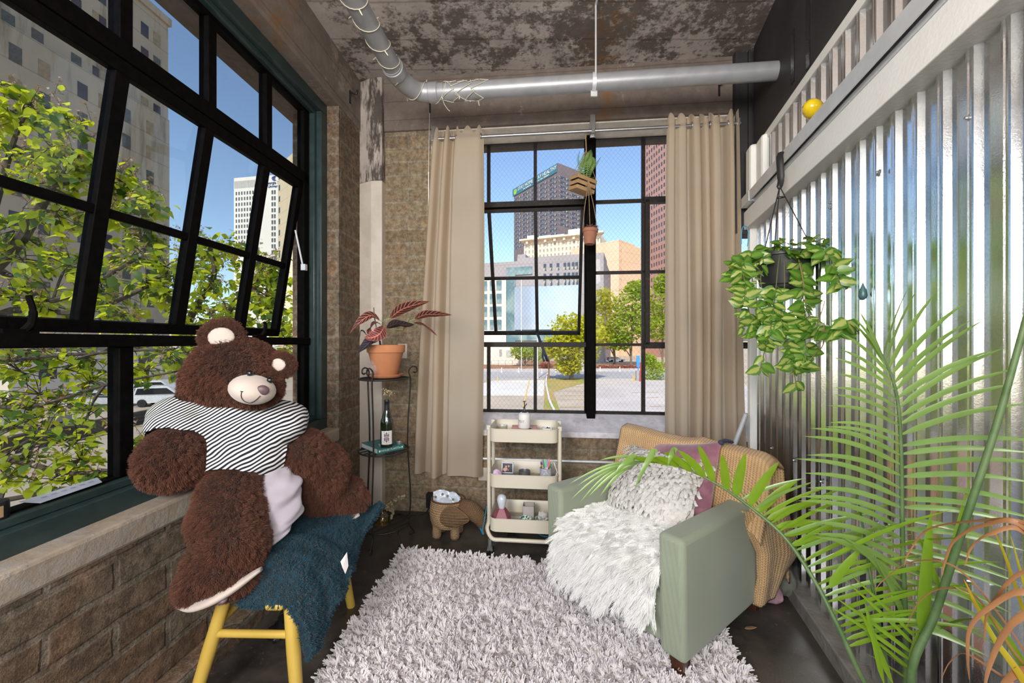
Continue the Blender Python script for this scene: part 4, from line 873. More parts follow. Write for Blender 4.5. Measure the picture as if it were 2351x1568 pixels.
MCu = MC @ Matrix.Translation((.44, .405, .565)) @ frame((0, 0, 0), (0, -1, 0), (-.78, 0, .62))
mb = MB(MCu); pillow(mb, .47, .36, .085); obj('cover', mb, M_FELTB, cu, smooth=180)
mb = MB(MCu); f = pil(.47, .36, .085); r_ = random.Random(5)
for i in range(32):
    for j in range(24):
        u, v = (i+.5+r_.uniform(-.4, .4))/32, (j+.5+r_.uniform(-.4, .4))/24
        p = V(f(u, v)); nrm = V((p.x*.55+r_.gauss(0, .035), p.y*.6+.03+r_.gauss(0, .03), .16)).normalized()
        d = V((r_.gauss(0, .45), -1, 0)); d = (d-nrm*d.dot(nrm)).normalized(); sd = nrm.cross(d).normalized(); L_ = r_.uniform(.036, .054); w_ = r_.uniform(.0062, .0085); vs = []
        for k in range(4):
            t = k/3; q = p+nrm*(.004+.009*sin(pi*min(1, t*.8))+.006*t)+d*(L_*t)+sd*(r_.uniform(-.0012, .0012)*k)
            vs += [q-sd*w_, q+sd*w_]
        mb.add(vs, [(0, 1, 3, 2), (2, 3, 5, 4), (4, 5, 7, 6)])
obj('fringe', mb, M_FELT, cu, smooth=0, solid=.0012, kind='stuff')
# plum velvet cushion behind
M_PLUM = pm('plum_velvet', (.26, .10, .145), .8, 0, (.40, .17, .22), 10, thr=(.4, .6), sheen=.6); M_NAVY = pm('navy_tassel', (.045, .05, .085), .9)
pc = thing('velvet_cushion', 'plum pink velvet cushion with navy corner tassels behind the fringed cushion', 'cushion', at(1560, 1090, 2.1))
MP = MC @ Matrix.Translation((.545, .345, .60)) @ frame((0, 0, 0), (0, -.90, .44), (-.82, 0, .57)) @ Matrix.Rotation(radians(-16), 4, 'Z')
mb = MB(MP); pillow(mb, .44, .40, .07); obj('cover', mb, M_PLUM, pc, smooth=180)
for sx, sy in ((-1, 1), (1, -1), (1, 1), (-1, -1)):
    mb = MB(MP); 
    for k in range(8): a = k*.8; mb.tube(spline([(sx*.21, sy*.19, 0), (sx*(.235+.004*cos(a)), sy*.205, .012*sin(a)), (sx*.265+.012*cos(a), sy*.22-.02, .014*sin(a))], 3), .005, 5)
    mb.ell((sx*.215, sy*.195, 0), .014, 8, 6); obj('tassel', mb, M_NAVY, pc)
# tan knitted blanket over the back
def knitmat():
    m, nt, b = newmat('tan_knit'); tc = nd(nt, 'TexCoord').outputs['UV']; sp = nd(nt, 'SeparateXYZ', {0: tc})
    u, v = sp.outputs[0], sp.outputs[1]
    ribs = mth(nt, 'PINGPONG', mth(nt, 'MULTIPLY', u, 1), .5)
    st = mth(nt, 'PINGPONG', mth(nt, 'ADD', mth(nt, 'ADD', v, mth(nt, 'MULTIPLY', u, .5)), mth(nt, 'MULTIPLY', ribs, .9)), .5)
    h = mth(nt, 'ADD', mth(nt, 'MULTIPLY', ribs, 1.2), mth(nt, 'MULTIPLY', st, 1.0))
    tc2 = nd(nt, 'TexCoord').outputs['Object']
    base = mixc(nt, ramp(nt, noise(nt, 14, 4, .6, tc2), .35, .65), (.70, .47, .26), (.62, .40, .21))
    col = mixc(nt, 1, base, ramp(nt, h, .08, .58, (.56, .50, .44), (1.06, 1.04, 1.0)), 'MULTIPLY')
    setb(nt, b, col=col, rough=.95, spec=.1, sheen=.15, normal=bump(nt, h, .6, .008)); return m
M_KNIT = knitmat()
def setuv(o, nu, nv, su, sv, cu=False):
    """uv from the regular grid order of the mesh's vertices"""
    me = o.data; uv = me.uv_layers.new(name='UVMap'); n = nu*nv
    for lp in me.loops:
        i = lp.vertex_index % n; uv.data[lp.index].uv = ((i//nv)/(nu-1)*su, (i % nv)/(nv-1)*sv)
def knitp(u, v):
    y = .80-.86*u                                  # from the left end to beyond the right end
    xs = (.545, .60, .640, .665, .72, .79, .815, .84, .86); zs = (.445, .56, .68, .762, .778, .752, .60, .40, .17)
    t = v*8; x = interp(range(9), xs, t); z = interp(range(9), zs, t)
    x += .008*sin(11*u+3*v); z += .006*sin(9*u+1)+.012*math.exp(-((u-.58)/.05)**2)*(1 if .2 < v < .7 else 0)
    if v < .4: z -= .03*sin(3*u+.6)*(1-v/.4)
    e = max(0, u-.93)/.07; z -= .05*e*e
    return (x-.018, y, z+.006)
mb = MB(MC); mb.grid(knitp, 60, 50)
kb = obj('knit_blanket', mb, M_KNIT, None, 'tan knitted blanket draped over the armchair back down to the floor', 'blanket', origin=(1.15, 2.25, .76), smooth=180, solid=.012)
setuv(kb, 60, 50, 62, 78)
fl_ = [[at(*q) for q in row] for row in (
    [(1700, 1172, 1.80), (1730, 1178, 1.82), (1762, 1176, 1.86), (1790, 1168, 1.92), (1812, 1180, 1.98)],
    [(1712, 1215, 1.82), (1738, 1222, 1.82), (1768, 1222, 1.84), (1800, 1215, 1.90), (1830, 1240, 1.95)],
    [(1738, 1270, 1.84), (1752, 1272, 1.83), (1775, 1275, 1.84), (1805, 1270, 1.88), (1832, 1275, 1.92)],
    [(1738, 1330, 1.86), (1750, 1335, 1.84), (1768, 1332, 1.84), (1790, 1322, 1.87), (1806, 1312, 1.90)],
    [(1728, 1388, 1.87), (1742, 1392, 1.86), (1760, 1384, 1.86), (1772, 1372, 1.88), (1782, 1362, 1.90)])]
def flap(u, v):
    a = [interp(range(5), [r[k][c] for r in fl_], v*4) for k in range(5) for c in range(3)]
    return V([interp(range(5), a[c::3], u*4) for c in range(3)])+V((.0, .006*sin(14*u), 0))
mb = MB(); mb.grid(flap, 24, 40); fb = obj('hanging_end', mb, M_KNIT, kb, smooth=180, solid=.012); setuv(fb, 24, 40, 17, 42)
# crumpled cloths on the floor behind the chair
def wad(name, label, c, r_, m, seed):
    mb = MB(); q = random.Random(seed); rings = []
    for j in range(13):
        a = -pi/2+pi*j/12; ring = []
        for k in range(22):
            b_ = 2*pi*k/22; d = V((cos(a)*cos(b_), cos(a)*sin(b_), sin(a))); s = 1+.28*mnoise.noise(d*2.6+V((seed, 0, 0)))+.16*mnoise.noise(d*6+V((0, seed, 0)))
            ring.append((c[0]+d.x*r_[0]*s, c[1]+d.y*r_[1]*s, max(.004, c[2]+d.z*r_[2]*s)))
        rings.append(ring)
    mb.loft(rings); return obj(name, mb, m, None, label, 'cloth', smooth=180, sub=1)
wad('crumpled_cloth', 'crumpled pink cloth on the floor under the hanging knit blanket', tuple(at(1772, 1362, 2.02)), (.045, .05, .05), pm('pink_cotton', (.62, .38, .44), .95), 4)
wad('crumpled_cloth', 'crumpled grey-green cloth between the knit blanket and the metal wall', tuple(at(1800, 1332, 2.06)), (.05, .06, .08), pm('greygreen_cotton', (.20, .22, .17), .95), 9)
# ------------------------------------------------------------------ yellow stool
M_YEL = pm('yellow_paint', (.60, .40, .075), .42, 0, (.53, .35, .065), 5, spec=.45, bm=.06, bs=60)
st = thing('wooden_stool', 'yellow painted wooden stool under the teal blanket', 'stool', (-.95, 1.7, 0))
mb = MB(); mb.box(-.865, -.80, 1.385, 1.50, .378, .408); mb.loft([[(x*1.0-.945, y+1.72, z) for x, y in rrect(.33, .50, .05)] for z in (.405, .446)]); obj('seat', mb, M_YEL, st, bevel=.012, seg=3)
LG = {'fl': ((-1.045, 1.475, .43), (-1.128, 1.385, 0)), 'fr': ((-.822, 1.465, .43), (-.742, 1.385, 0)), 'br': ((-.855, 1.925, .43), (-.802, 1.985, 0)), 'bl': ((-1.07, 1.925, .43), (-1.150, 1.995, 0))}
for k, (a, b_) in LG.items(): mb = MB(); mb.tube([b_, V(b_).lerp(V(a), .5), a], [.0195, .0235, .021], 16); obj('leg', mb, M_YEL, st)
lp = lambda k, z: V(LG[k][1]).lerp(V(LG[k][0]), z/.43)
for p, q, z in (('fl', 'fr', .265), ('fl', 'bl', .29), ('fr', 'br', .29), ('bl', 'br', .26)): mb = MB(); mb.cyl(lp(p, z), lp(q, z), .0135, n=12); obj('stretcher', mb, M_YEL, st)
# teal fleece blanket
M_TEALF = pm('teal_fleece', (.011, .052, .080), .95, 0, (.008, .038, .060), 7, spec=.1, sheen=.25); M_TEALB = pm('teal_fleece_base', (.010, .05, .075), 1)
def tealp(u, v):                                   # u across (left to hanging right edge), v front to back
    y = 1.375+.685*v
    xs = (-1.12, -.98, -.86, -.775, -.728, -.705, -.690); 
    lo = .245+.22*v                                # bottom of the hanging edge rises to the back
    zs = (.474, .482, .486, .474, .40+.04*v, (.40+lo)/2, lo); t = u*6
    x = interp(range(7), xs, t); z = interp(range(7), zs, t)
    f = max(0, 1-v/.22); drop = f*f*.085*(1-.3*u)*(1 if u > .2 else u/.2); z -= drop; y += f*f*.02
    x += .030*sin(9*v+5*u)*max(0, u-.45)*1.2; fold = .016*sin(34*v+8*u+1.5*sin(6*u))*math.exp(-(v/.34)**2)*(.6+u)
    z += fold+.006*sin(17*u+6*v)+.026*math.exp(-((v-.16-.10*u)/.04)**2)+.026*math.exp(-((v-.32-.08*u)/.045)**2); z += .035*max(0, v-.8)/.2*max(0, u-.3)
    return (x, y, z)
mb = MB(); mb.grid(tealp, 48, 40)
tb = obj('fleece_blanket', mb, [M_TEALB, M_TEALF], None, 'teal plush blanket folded over the yellow stool', 'blanket', origin=(-.9, 1.7, .47), smooth=180, solid=.026)
hair(tb, 16000, .0085, 1, children=9, root=.0010, tip=.0006, rand=.4, brown=1.0, clump=.3, crad=.010, rough=.003, roughend=.003, steps=3, normal=.9)
mb = MB(); q = [at(772, 1288, 1.60), at(787, 1266, 1.62), at(790, 1298, 1.60), at(783, 1316, 1.58), at(777, 1303, 1.58)]; o3 = V((.022, -.012, .004))
mb.add([p+o3 for p in q], [(0, 1, 2, 3, 4)]); obj('care_tag', mb, pm('tag_satin', (.80, .74, .72), .6), tb, solid=.002, smooth=0, label='pale pink care tag')
# ------------------------------------------------------------------ teddy bear
M_FURB = pm('brown_fur_base', (.035, .014, .009), 1); 
def furmat():
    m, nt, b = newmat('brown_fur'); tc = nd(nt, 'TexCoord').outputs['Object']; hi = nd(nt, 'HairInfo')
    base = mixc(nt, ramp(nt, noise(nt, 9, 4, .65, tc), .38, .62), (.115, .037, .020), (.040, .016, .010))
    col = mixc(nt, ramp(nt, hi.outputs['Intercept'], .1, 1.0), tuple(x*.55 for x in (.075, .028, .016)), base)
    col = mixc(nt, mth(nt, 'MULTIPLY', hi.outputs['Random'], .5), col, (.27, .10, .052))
    setb(nt, b, col=col, rough=.55, spec=.35, sheen=.1); return m
M_FUR = furmat()
PRIM = []                                          # label, centre, radii, (axis rotation)
def E_(lab, px, py, d, rx, ry, rz_, rot=0): PRIM.append((lab, at(px, py, d), (rx, ry, rz_), rot))
E_('head', 545, 846, 1.645, .160, .150, .128, 14); E_('head', 520, 868, 1.64, .150, .14, .095, 6); E_('head', 575, 882, 1.60, .112, .11, .075, 15); E_('head', 470, 893, 1.66, .075, .09, .055)
E_('shirt', 520, 1015, 1.685, .205, .15, .165); E_('shirt', 520, 958, 1.68, .245, .115, .085, 3); E_('shirt', 425, 968, 1.60, .115, .09, .075, 20); E_('shirt', 630, 975, 1.70, .12, .10, .085, -15); E_('shirt', 560, 1035, 1.66, .17, .14, .11, 12)
E_('arm', 396, 1052, 1.505, .108, .105, .108); E_('shirt', 418, 985, 1.56, .100, .085, .070, 10)
E_('legl', 530, 1130, 1.56, .112, .10, .098); E_('legl', 523, 1190, 1.50, .125, .105, .11); E_('legl', 538, 1245, 1.45, .105, .10, .10); E_('footl', 512, 1300, 1.42, .122, .105, .070, 26); E_('footl', 462, 1337, 1.39, .070, .08, .048, 28)
E_('legr', 697, 1043, 1.77, .110, .11, .105, -20); E_('legr', 735, 1080, 1.84, .118, .11, .125); E_('legr', 738, 1122, 1.90, .115, .10, .105); E_('footr', 785, 1135, 1.95, .105, .09, .075, -20); E_('footr', 815, 1148, 1.97, .062, .07, .048, -10)
bear = thing('teddy_bear', 'huge brown plush teddy bear in striped shirt slumped on the window sill and stool', 'teddy bear', (-1.15, 1.66, .75))
mb = MB()
for lab, c, r_, rot in PRIM: mb.ell((0, 0, 0), r_, 24, 16, Matrix.Translation(c) @ Matrix.Rotation(radians(rot), 4, 'Y'))
body = obj('body', mb, [M_FURB, M_FUR], bear, smooth=180)
rm = body.modifiers.new('r', 'REMESH'); rm.mode = 'VOXEL'; rm.voxel_size = .014
sm = body.modifiers.new('s', 'SMOOTH'); sm.factor = .6; sm.iterations = 9
bake(body)
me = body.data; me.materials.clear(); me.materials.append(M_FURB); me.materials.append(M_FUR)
me.polygons.foreach_set('use_smooth', [True]*len(me.polygons)); me.polygons.foreach_set('material_index', [0]*len(me.polygons))
nv = len(me.vertices); co = np.empty(nv*3); me.vertices.foreach_get('co', co); co = co.reshape(-1, 3)+np.array(OFF[bear.name])
nr = np.empty(nv*3); me.vertices.foreach_get('normal', nr); nr = nr.reshape(-1, 3)
D = []
for lab, c, r_, rot in PRIM:
    a = radians(rot); p = co-np.array(c); Rm = np.array(Matrix.Rotation(-a, 3, 'Y')); p = p @ Rm.T
    q = np.sqrt(((p/np.array(r_))**2).sum(1)); D.append((q-1)*min(r_))
lab = np.array([PRIM[i][0] for i in np.argmin(np.array(D), 0)])
isS = lab == 'shirt'
MZ = at(580, 894, 1.478)                            # muzzle centre, on the front of the face
dm = np.sqrt((((co-np.array(MZ))/np.array((.075, .09, .062)))**2).sum(1))
vg = body.vertex_groups.new(name='furred')
keep = (~isS) & (dm > .95)
vg.add([int(i) for i in np.nonzero(keep)[0]], 1.0, 'REPLACE')
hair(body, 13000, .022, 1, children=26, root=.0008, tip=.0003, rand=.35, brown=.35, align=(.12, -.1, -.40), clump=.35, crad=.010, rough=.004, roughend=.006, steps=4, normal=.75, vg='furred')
# striped shirt: a shell over the torso with creases
def shirtmat():
    m, nt, b = newmat('striped_jersey'); tc = nd(nt, 'TexCoord').outputs['Object']; sp = nd(nt, 'SeparateXYZ', {0: tc}); x, y, z = sp.outputs
    xx = mth(nt, 'ADD', x, .05); g = mth(nt, 'SUBTRACT', mth(nt, 'MULTIPLY', xx, .80), mth(nt, 'MULTIPLY', mth(nt, 'MULTIPLY', xx, xx), .80))
    wv = mth(nt, 'MULTIPLY', mth(nt, 'SUBTRACT', noise(nt, 6, 2, .5, tc), .5), .06)
    ph = mth(nt, 'ADD', mth(nt, 'SUBTRACT', z, g), mth(nt, 'ADD', wv, mth(nt, 'MULTIPLY', y, -.05)))
    s = mth(nt, 'FRACT', mth(nt, 'DIVIDE', ph, .0158)); k = ramp(nt, mth(nt, 'PINGPONG', s, .5), .235, .265)
    setb(nt, b, col=mixc(nt, k, (.018, .018, .026), (.76, .75, .73)), rough=.85, spec=.15, normal=bump(nt, noise(nt, 300, 2, .5, tc), .1, .002)); return m
idx = np.nonzero(isS)[0]; grow = set(int(i) for i in idx)
fs = [tuple(p.vertices) for p in me.polygons]
sel = [f for f in fs if all(i in grow for i in f)]
used = sorted({i for f in sel for i in f}); mp = {v: k for k, v in enumerate(used)}
mb = MB()
for i in used:
    p = V(co[i]); q = V((p.x*1.0, p.y, p.z)); n_ = V(nr[i])
    a = p.z-.55*(p.x+1.2); cr = .011*abs(mnoise.noise(V((a*16, (p.x+p.z)*3.2, p.y*4))))+.006*mnoise.noise(q*18)
    crease = -.012*math.exp(-(((p.x+1.13)-(p.z-.98)*1.1)/.014)**2)*(1 if .86 < p.z < 1.06 else 0)
    mb.v.append(tuple(p+n_*(.017+cr+crease)))
mb.f = [tuple(mp[i] for i in f) for f in sel]; mb.mi = [0]*len(sel)
sh = obj('shirt', mb, shirtmat(), bear, smooth=180, solid=.005, sub=1, label='black and white striped shirt')
# muzzle, nose, mouth, eyes, ears
M_PLUSH = pm('cream_plush', (.58, .48, .42), .9, 0, (.53, .44, .385), 12, sheen=.3); M_NOSE = pm('nose_satin', (.13, .075, .085), .45, 0, (.10, .055, .065), 30); M_EYE = pm('eye_bead', (.006, .006, .008), .05, spec=.8); M_THR = pm('black_thread', (.02, .016, .016), .8)
face = (V((.50, -.86, -.12))).normalized(); rgt = face.cross(V((0, 0, 1))).normalized()*-1; rgt = V((face.y, -face.x, 0)).normalized()*-1; upv = rgt.cross(face)*-1
upv = face.cross(rgt) if face.cross(rgt).z > 0 else rgt.cross(face)
MM = Matrix(((rgt.x, upv.x, face.x, MZ.x), (rgt.y, upv.y, face.y, MZ.y), (rgt.z, upv.z, face.z, MZ.z), (0, 0, 0, 1))) @ Matrix.Rotation(radians(-14), 4, 'Z')
if rgt.x < 0: MM = MM
mz = MB(MM); mz.ell((0, 0, .0), (.077, .053, .085), 28, 18); muz = obj('muzzle', mz, M_PLUSH, bear, smooth=180, label='cream plush muzzle')
def onm(x, y, e=.002): zq = .085*math.sqrt(max(0, 1-(x/.077)**2-(y/.053)**2)); return V((x, y, zq+e))
mz = MB(MM); nc = onm(.030, .018, -.004); mz.ell(tuple(nc), (.021, .019, .012), 18, 12); obj('nose', mz, M_NOSE, bear, smooth=180, label='dusky purple nose')
mz = MB(MM); pts = [onm(.028, .0), onm(.018, -.018), onm(.004, -.034), onm(-.014, -.030), onm(-.026, -.016), onm(-.030, .0), onm(-.029, .006)]
mz.tube(spline(pts, 6), .0013, 6); mz.tube([onm(-.034, .005), onm(-.026, .006)], .0013, 6); obj('mouth', mz, M_THR, bear)
for px, py, d in ((574, 857, 1.463), (620, 873, 1.488)): e = MB(); e.ell(tuple(at(px, py, d)), .0115, 14, 10); obj('eye', e, M_EYE, bear, smooth=180)
def ear(px, py, d, r_, n_, ix, iy, ir, seed):
    c = at(px, py, d); M = frz(c, n_); mb = MB(M); mb.ell((0, 0, 0), (r_, r_*.95, r_*.42), 22, 14)
    o = obj('ear', mb, [M_FURB, M_FUR], bear, smooth=180)
    vg = o.vertex_groups.new(name='furred'); vi = [v.index for v in o.data.vertices if not ((M.inverted() @ (v.co+OFF[bear.name])).z > .0 and V(((M.inverted() @ (v.co+OFF[bear.name])).x-ix*r_, (M.inverted() @ (v.co+OFF[bear.name])).y-iy*r_)).length < ir*r_*.95)]
    vg.add(vi, 1, 'REPLACE'); hair(o, 1200, .022, 1, children=20, root=.0010, tip=.0003, rand=.35, brown=.3, align=(0, -.05, .0), clump=.5, crad=.010, rough=.006, roughend=.006, steps=4, normal=.75, vg='furred', seed=seed)
    mb = MB(M); mb.ell((ix*r_, iy*r_, r_*.55), (ir*r_, ir*r_*.85, r_*.22), 18, 10); obj('inner_ear', mb, M_PLUSH, o, smooth=180, label='cream inner ear')
ear(511, 776, 1.60, .070, (.30, -.93, .10), .12, -.02, .66, 3); ear(645, 838, 1.655, .047, (.05, -.99, .05), .05, .02, .66, 4)
# fleece trousers bunched between the legs
M_LAV = pm('lavender_fleece', (.40, .35, .40), .9, 0, (.36, .315, .36), 8, sheen=.4)
cp = [at(622, 1075, 1.66), at(632, 1115, 1.64), at(638, 1155, 1.62), at(636, 1195, 1.60), at(622, 1230, 1.56), at(608, 1258, 1.53)]; rr_ = [.075, .088, .094, .088, .068, .035]
rings = []
P6 = spline(cp, 7); RR = [interp(range(6), rr_, i/7) for i in range(len(P6))]
for i, p in enumerate(P6):
    ring = []
    for k in range(40):
        a = 2*pi*k/40; d = V((cos(a), sin(a)*.8, .25*cos(a)))
        w_ = 1+.10*sin(i*.55+3.6*cos(a))+.06*sin(i*.9+2.6*sin(a*2))+.05*mnoise.noise(V((cos(a)*2, sin(a)*2, i*.3)))
        ring.append(p+d*RR[i]*w_)
    rings.append(ring)
mb = MB(); mb.loft(rings); obj('trousers', mb, M_LAV, bear, smooth=180, sub=1, label='lavender grey fleece trousers')
for pts, w_ in (([(418, 1386, 1.365), (470, 1380, 1.345), (530, 1352, 1.36), (600, 1306, 1.40)], .022), ([(752, 1186, 1.90), (790, 1192, 1.90), (825, 1180, 1.93)], .018)):
    P6 = spline([at(*p) for p in pts], 8); mb = MB(); n = len(P6); mb.tube(P6, [w_*(.35+.65*sin(pi*(i+.5)/n)) for i in range(n)], 12, flat=(2.6, .8)); fp = obj('foot_pad', mb, M_PLUSH, bear, smooth=180, label='cream foot sole')
    q = P6[int(n*.62)]; mb = MB(); mb.ell((0, 0, 0), (.018, .018, .008), 12, 8, Matrix.Translation(q+V((.004, -.028, -.010))) @ Matrix.Rotation(.6, 4, 'X')); obj('pad_spot', mb, M_NOSE, fp, smooth=180)
# ------------------------------------------------------------------ curtains and rod
M_CURTN = leafm('curtain_cotton', (.54, .455, .37), (.97, .80, .56), .42, (.50, .42, .34), 3, rough=.9, spec=.05)
M_CHROME = pm('brushed_steel', (.46, .46, .47), .34, .85, (.40, .40, .41), 12)
RODY, RODZ = -.062, 2.853                          # on the wall's own axes
def wb(x, y, z): return MBk @ V((x, y, z))
rod = thing('curtain_rod', 'brushed steel curtain rod across the head of the back window', 'curtain rod', wb(.5, RODY, RODZ))
mb = MB(MBk); mb.cyl((-.60, RODY, RODZ), (1.62, RODY, RODZ), .0125, n=14); obj('pole', mb, M_CHROME, rod)
for x in (-.60, .60, 1.60):
    mb = MB(MBk); mb.box(x-.012, x+.012, RODY-.02, -.02, RODZ-.02, RODZ+.03); mb.box(x-.02, x+.02, -.03, -.02, RODZ-.03, RODZ+.14 if x == .6 else RODZ+.12); obj('bracket', mb, M_CHROME, rod, bevel=.002)
def curtain(name, label, top, bot, prof, ztop, zbot, n=150, m=60, hem=None, seed=0):
    """prof: (fraction across, distance off the rod plane) control points of the folds"""
    rt = thing(name, label, 'curtain', wb((top[0]+top[1])/2, RODY, RODZ), 'curtains of the back window')
    P = spline([(a, b_, 0) for a, b_ in prof], 14); L_ = len(P)
    def f(u, v):
        p = P[min(L_-1, int(round(u*(L_-1))))]; a = p.x; off = p.y
        x0 = top[0]+(top[1]-top[0])*a; x1 = bot[0]+(bot[1]-bot[0])*a
        k = v**.8; x = x0+(x1-x0)*k; amp = (.72+.6*v)*(1 if v > .03 else .85)
        z = ztop+.028*math.cos(u*46+seed)*math.exp(-v*26) + (zbot-ztop)*v + .012*sin(u*9+seed)*v
        y = RODY+off*amp+.010*sin(5*v+u*7+seed)*v+.006*mnoise.noise(V((u*9, v*6, seed)))
        y = min(y, -.026)
        return MBk @ V((x+.008*sin(4*v+seed+u*5), y, z))
    mb = MB(); mb.grid(f, L_, m); o = obj('cloth', mb, M_CURTN, rt, smooth=180)
    for a in hem or []:
        p = P[int(a*(L_-1))]; x = top[0]+(top[1]-top[0])*p.x
        mb = MB(MBk); ring = [(RODY, 0)]; Mr = Matrix.Translation((x, RODY, RODZ)) @ Matrix.Rotation(pi/2, 4, 'Y')
        mb.grid(lambda u, v: ((.021+.005*cos(2*pi*v))*cos(2*pi*u), (.021+.005*cos(2*pi*v))*sin(2*pi*u), .005*sin(2*pi*v)), 18, 8, Mr, True, True); obj('grommet', mb, M_CHROME, rt, smooth=180)
    return rt
curtain('curtain', 'cream grommet curtain hanging left of the back window', (-.600, -.205), (-.735, -.215),
        [(0, .00), (.04, -.035), (.10, -.03), (.15, .03), (.20, .035), (.26, -.045), (.33, -.05), (.38, .03), (.42, .045), (.47, -.02), (.52, -.035), (.60, -.036), (.72, -.034), (.84, -.036), (.93, -.03), (1.0, .01)], 2.905, .315, hem=(.33, .62, .95), seed=1)
curtain('curtain', 'cream grommet curtain bunched at the right of the back window', (1.128, 1.590), (1.10, 1.640),
        [(0, .01), (.03, -.03), (.10, -.035), (.14, .02), (.19, -.02), (.27, -.02), (.31, .04), (.34, .03), (.37, -.05), (.45, -.045), (.48, .03), (.52, -.04), (.57, -.035), (.60, .02), (.63, -.045), (.72, -.04), (.745, .03), (.80, .045), (.84, -.01), (.88, -.045), (.93, -.03), (.96, .02), (1.0, -.05)], 2.915, .20, hem=(.34, .62, .86), seed=4)
# draw cord left of the curtain
mb = MB(); mb.tube([wb(-.633, -.03, 3.14), wb(-.640, -.03, 2.62)], .0015, 5); mb.cyl(wb(-.640, -.03, 2.62), wb(-.640, -.03, 2.36), .0035, n=8); obj('draw_cord', mb, M_WHITE, None, 'thin white cord hanging from the black hook left of the curtain', 'cord', origin=wb(-.633, -.03, 3.14))
# black hooks on the concrete beams
M_BLK = pm('black_iron', (.012, .012, .013), .5, .3, (.02, .02, .022), 40)
for p, out, lab in ((ML @ V((2.86, 1.378, 3.13)), ML.to_3x3() @ V((0, -1, 0)), 'black iron hook on the side beam above the big window'), (wb(-.630, -.022, 3.125), MBk.to_3x3() @ V((0, -1, 0)), 'black iron hook above the left curtain'), (wb(1.49, -.022, 3.125), MBk.to_3x3() @ V((0, -1, 0)), 'black iron hook above the right curtain')):
    mb = MB(); a = V(p); mb.tube(spline([a+V((0, 0, .03)), a+out*.012+V((0, 0, .028)), a+out*.05+V((0, 0, .015)), a+out*.06+V((0, 0, .045))], 4), .007, 8); mb.tube([a+out*.004+V((0, 0, .04)), a+out*.004-V((0, 0, .05))], .009, 6, flat=(1.2, .6)); obj('wall_hook', mb, M_BLK, None, lab, 'hook', 'black hooks on the beams', origin=a)
# ------------------------------------------------------------------ ceiling pipe, hanger, string lights
M_PIPE = pm('silver_pipe_paint', (.38, .39, .41), .40, .3, (.34, .35, .37), 14, spec=.5, bm=.05, bs=40)
PZ = 2.915
def pr(X): return V((X, 2.505-.1007*X, PZ))
pd0, pd1 = V((-.86, .55, PZ)), V((-.690, 2.36, PZ))
pipe = thing('ceiling_pipe', 'silver painted pipe under the ceiling with a bend near the corner column', 'pipe', (-.6, 2.5, PZ))
mb = MB(); mb.cyl(pd0, pd1, .052, n=28); mb.cyl(pr(-.50), pr(1.62), .052, n=28); obj('run', mb, M_PIPE, pipe)
el = spline([pd1-V((.006, .06, 0)), pd1, pd1+V((.022, .085, 0)), pr(-.585)+V((-.015, -.022, 0)), pr(-.50), pr(-.43)], 7)
mb = MB(); mb.tube(el, .0565, 28); obj('elbow', mb, M_PIPE, pipe)
for a, b_ in ((pd1-V((.004, .05, 0)), pd1+V((.001, .012, 0))), (pr(-.53), pr(-.47))): mb = MB(); mb.cyl(a, b_, .062, n=28); obj('collar', mb, M_PIPE, pipe, bevel=.004)
hx = pr(.505)
hg = thing('pipe_hanger', 'thin steel rod and strap holding the pipe below the ceiling', 'pipe hanger', hx)
mb = MB(); mb.cyl(hx+V((0, -.056, .0)), V((hx.x, hx.y-.056, ZC)), .006, n=8); mb.cyl(V((hx.x-.0, hx.y-.056, ZC-.008)), V((hx.x-.03, .6, ZC-.008)), .007, n=8); obj('rod', mb, M_STEEL, hg)
mb = MB(); MR_ = frz(hx, pr(1)-pr(0)); mb.lathe([(.0545, -.012), (.057, -.012), (.057, .012), (.0545, .012)], 28, MR_); mb.box(-.02, .02, -.004, .004, -.085, -.05, Matrix.Translation(hx)); obj('strap', mb, M_STEEL, hg)
M_CORD = pm('pale_light_cord', (.68, .64, .52), .6)
sl_ = thing('string_lights', 'pale string of fairy lights wound round the ceiling pipe bend', 'string lights', pd1)
pts = []; nrm_ = (pd1-pd0).normalized(); sx = nrm_.cross(V((0, 0, 1))).normalized(); tips = []
for k in range(0, 241):
    t = k/240; c = pd0.lerp(pd1, t); a = 2*pi*t*13.5+.6; pts.append(c+sx*(.0555*cos(a))+V((0, 0, .0555*sin(a))))
    if k % 12 == 5: tips.append((pts[-1], (sx*cos(a)+V((0, 0, sin(a)))).normalized()))
for k in range(1, 60):
    t = k/59; i = t*(len(el)-1); c = el[int(i)].lerp(el[min(len(el)-1, int(i)+1)], i-int(i)); a = 2*pi*t*3.2; d = V((cos(a)*.4, -cos(a)*.75, sin(a))).normalized()
    pts.append(c+d*.063)
    if k % 12 == 5: tips.append((pts[-1], d))
rr2 = random.Random(2)
for k in range(1, 70):
    t = k/69; c = pr(-.44+.26*t+.04*sin(k*1.7)); a = 2*pi*t*5.5; d = V((.3*sin(k), -cos(a), sin(a))).normalized(); pts.append(c+d*(.0565+.006*rr2.random()))
    if k % 18 == 5: tips.append((pts[-1], d))
mb = MB(); mb.tube(pts, .0021, 5); 
p0 = pr(-.44)+V((0, -.02, -.057)); mb.tube(spline([p0, p0+V((.01, 0, -.03)), p0+V((.03, 0, -.06)), p0+V((.045, .0, -.075))], 4), .0018, 5); obj('cord', mb, M_CORD, sl_)
for p, d in tips: mb = MB(); mb.tube([p, p+d*.012+nrm_*.006, p+d*.022+nrm_*.012], [.0028, .0034, .0026], 6); obj('bulb', mb, M_CORD, sl_)
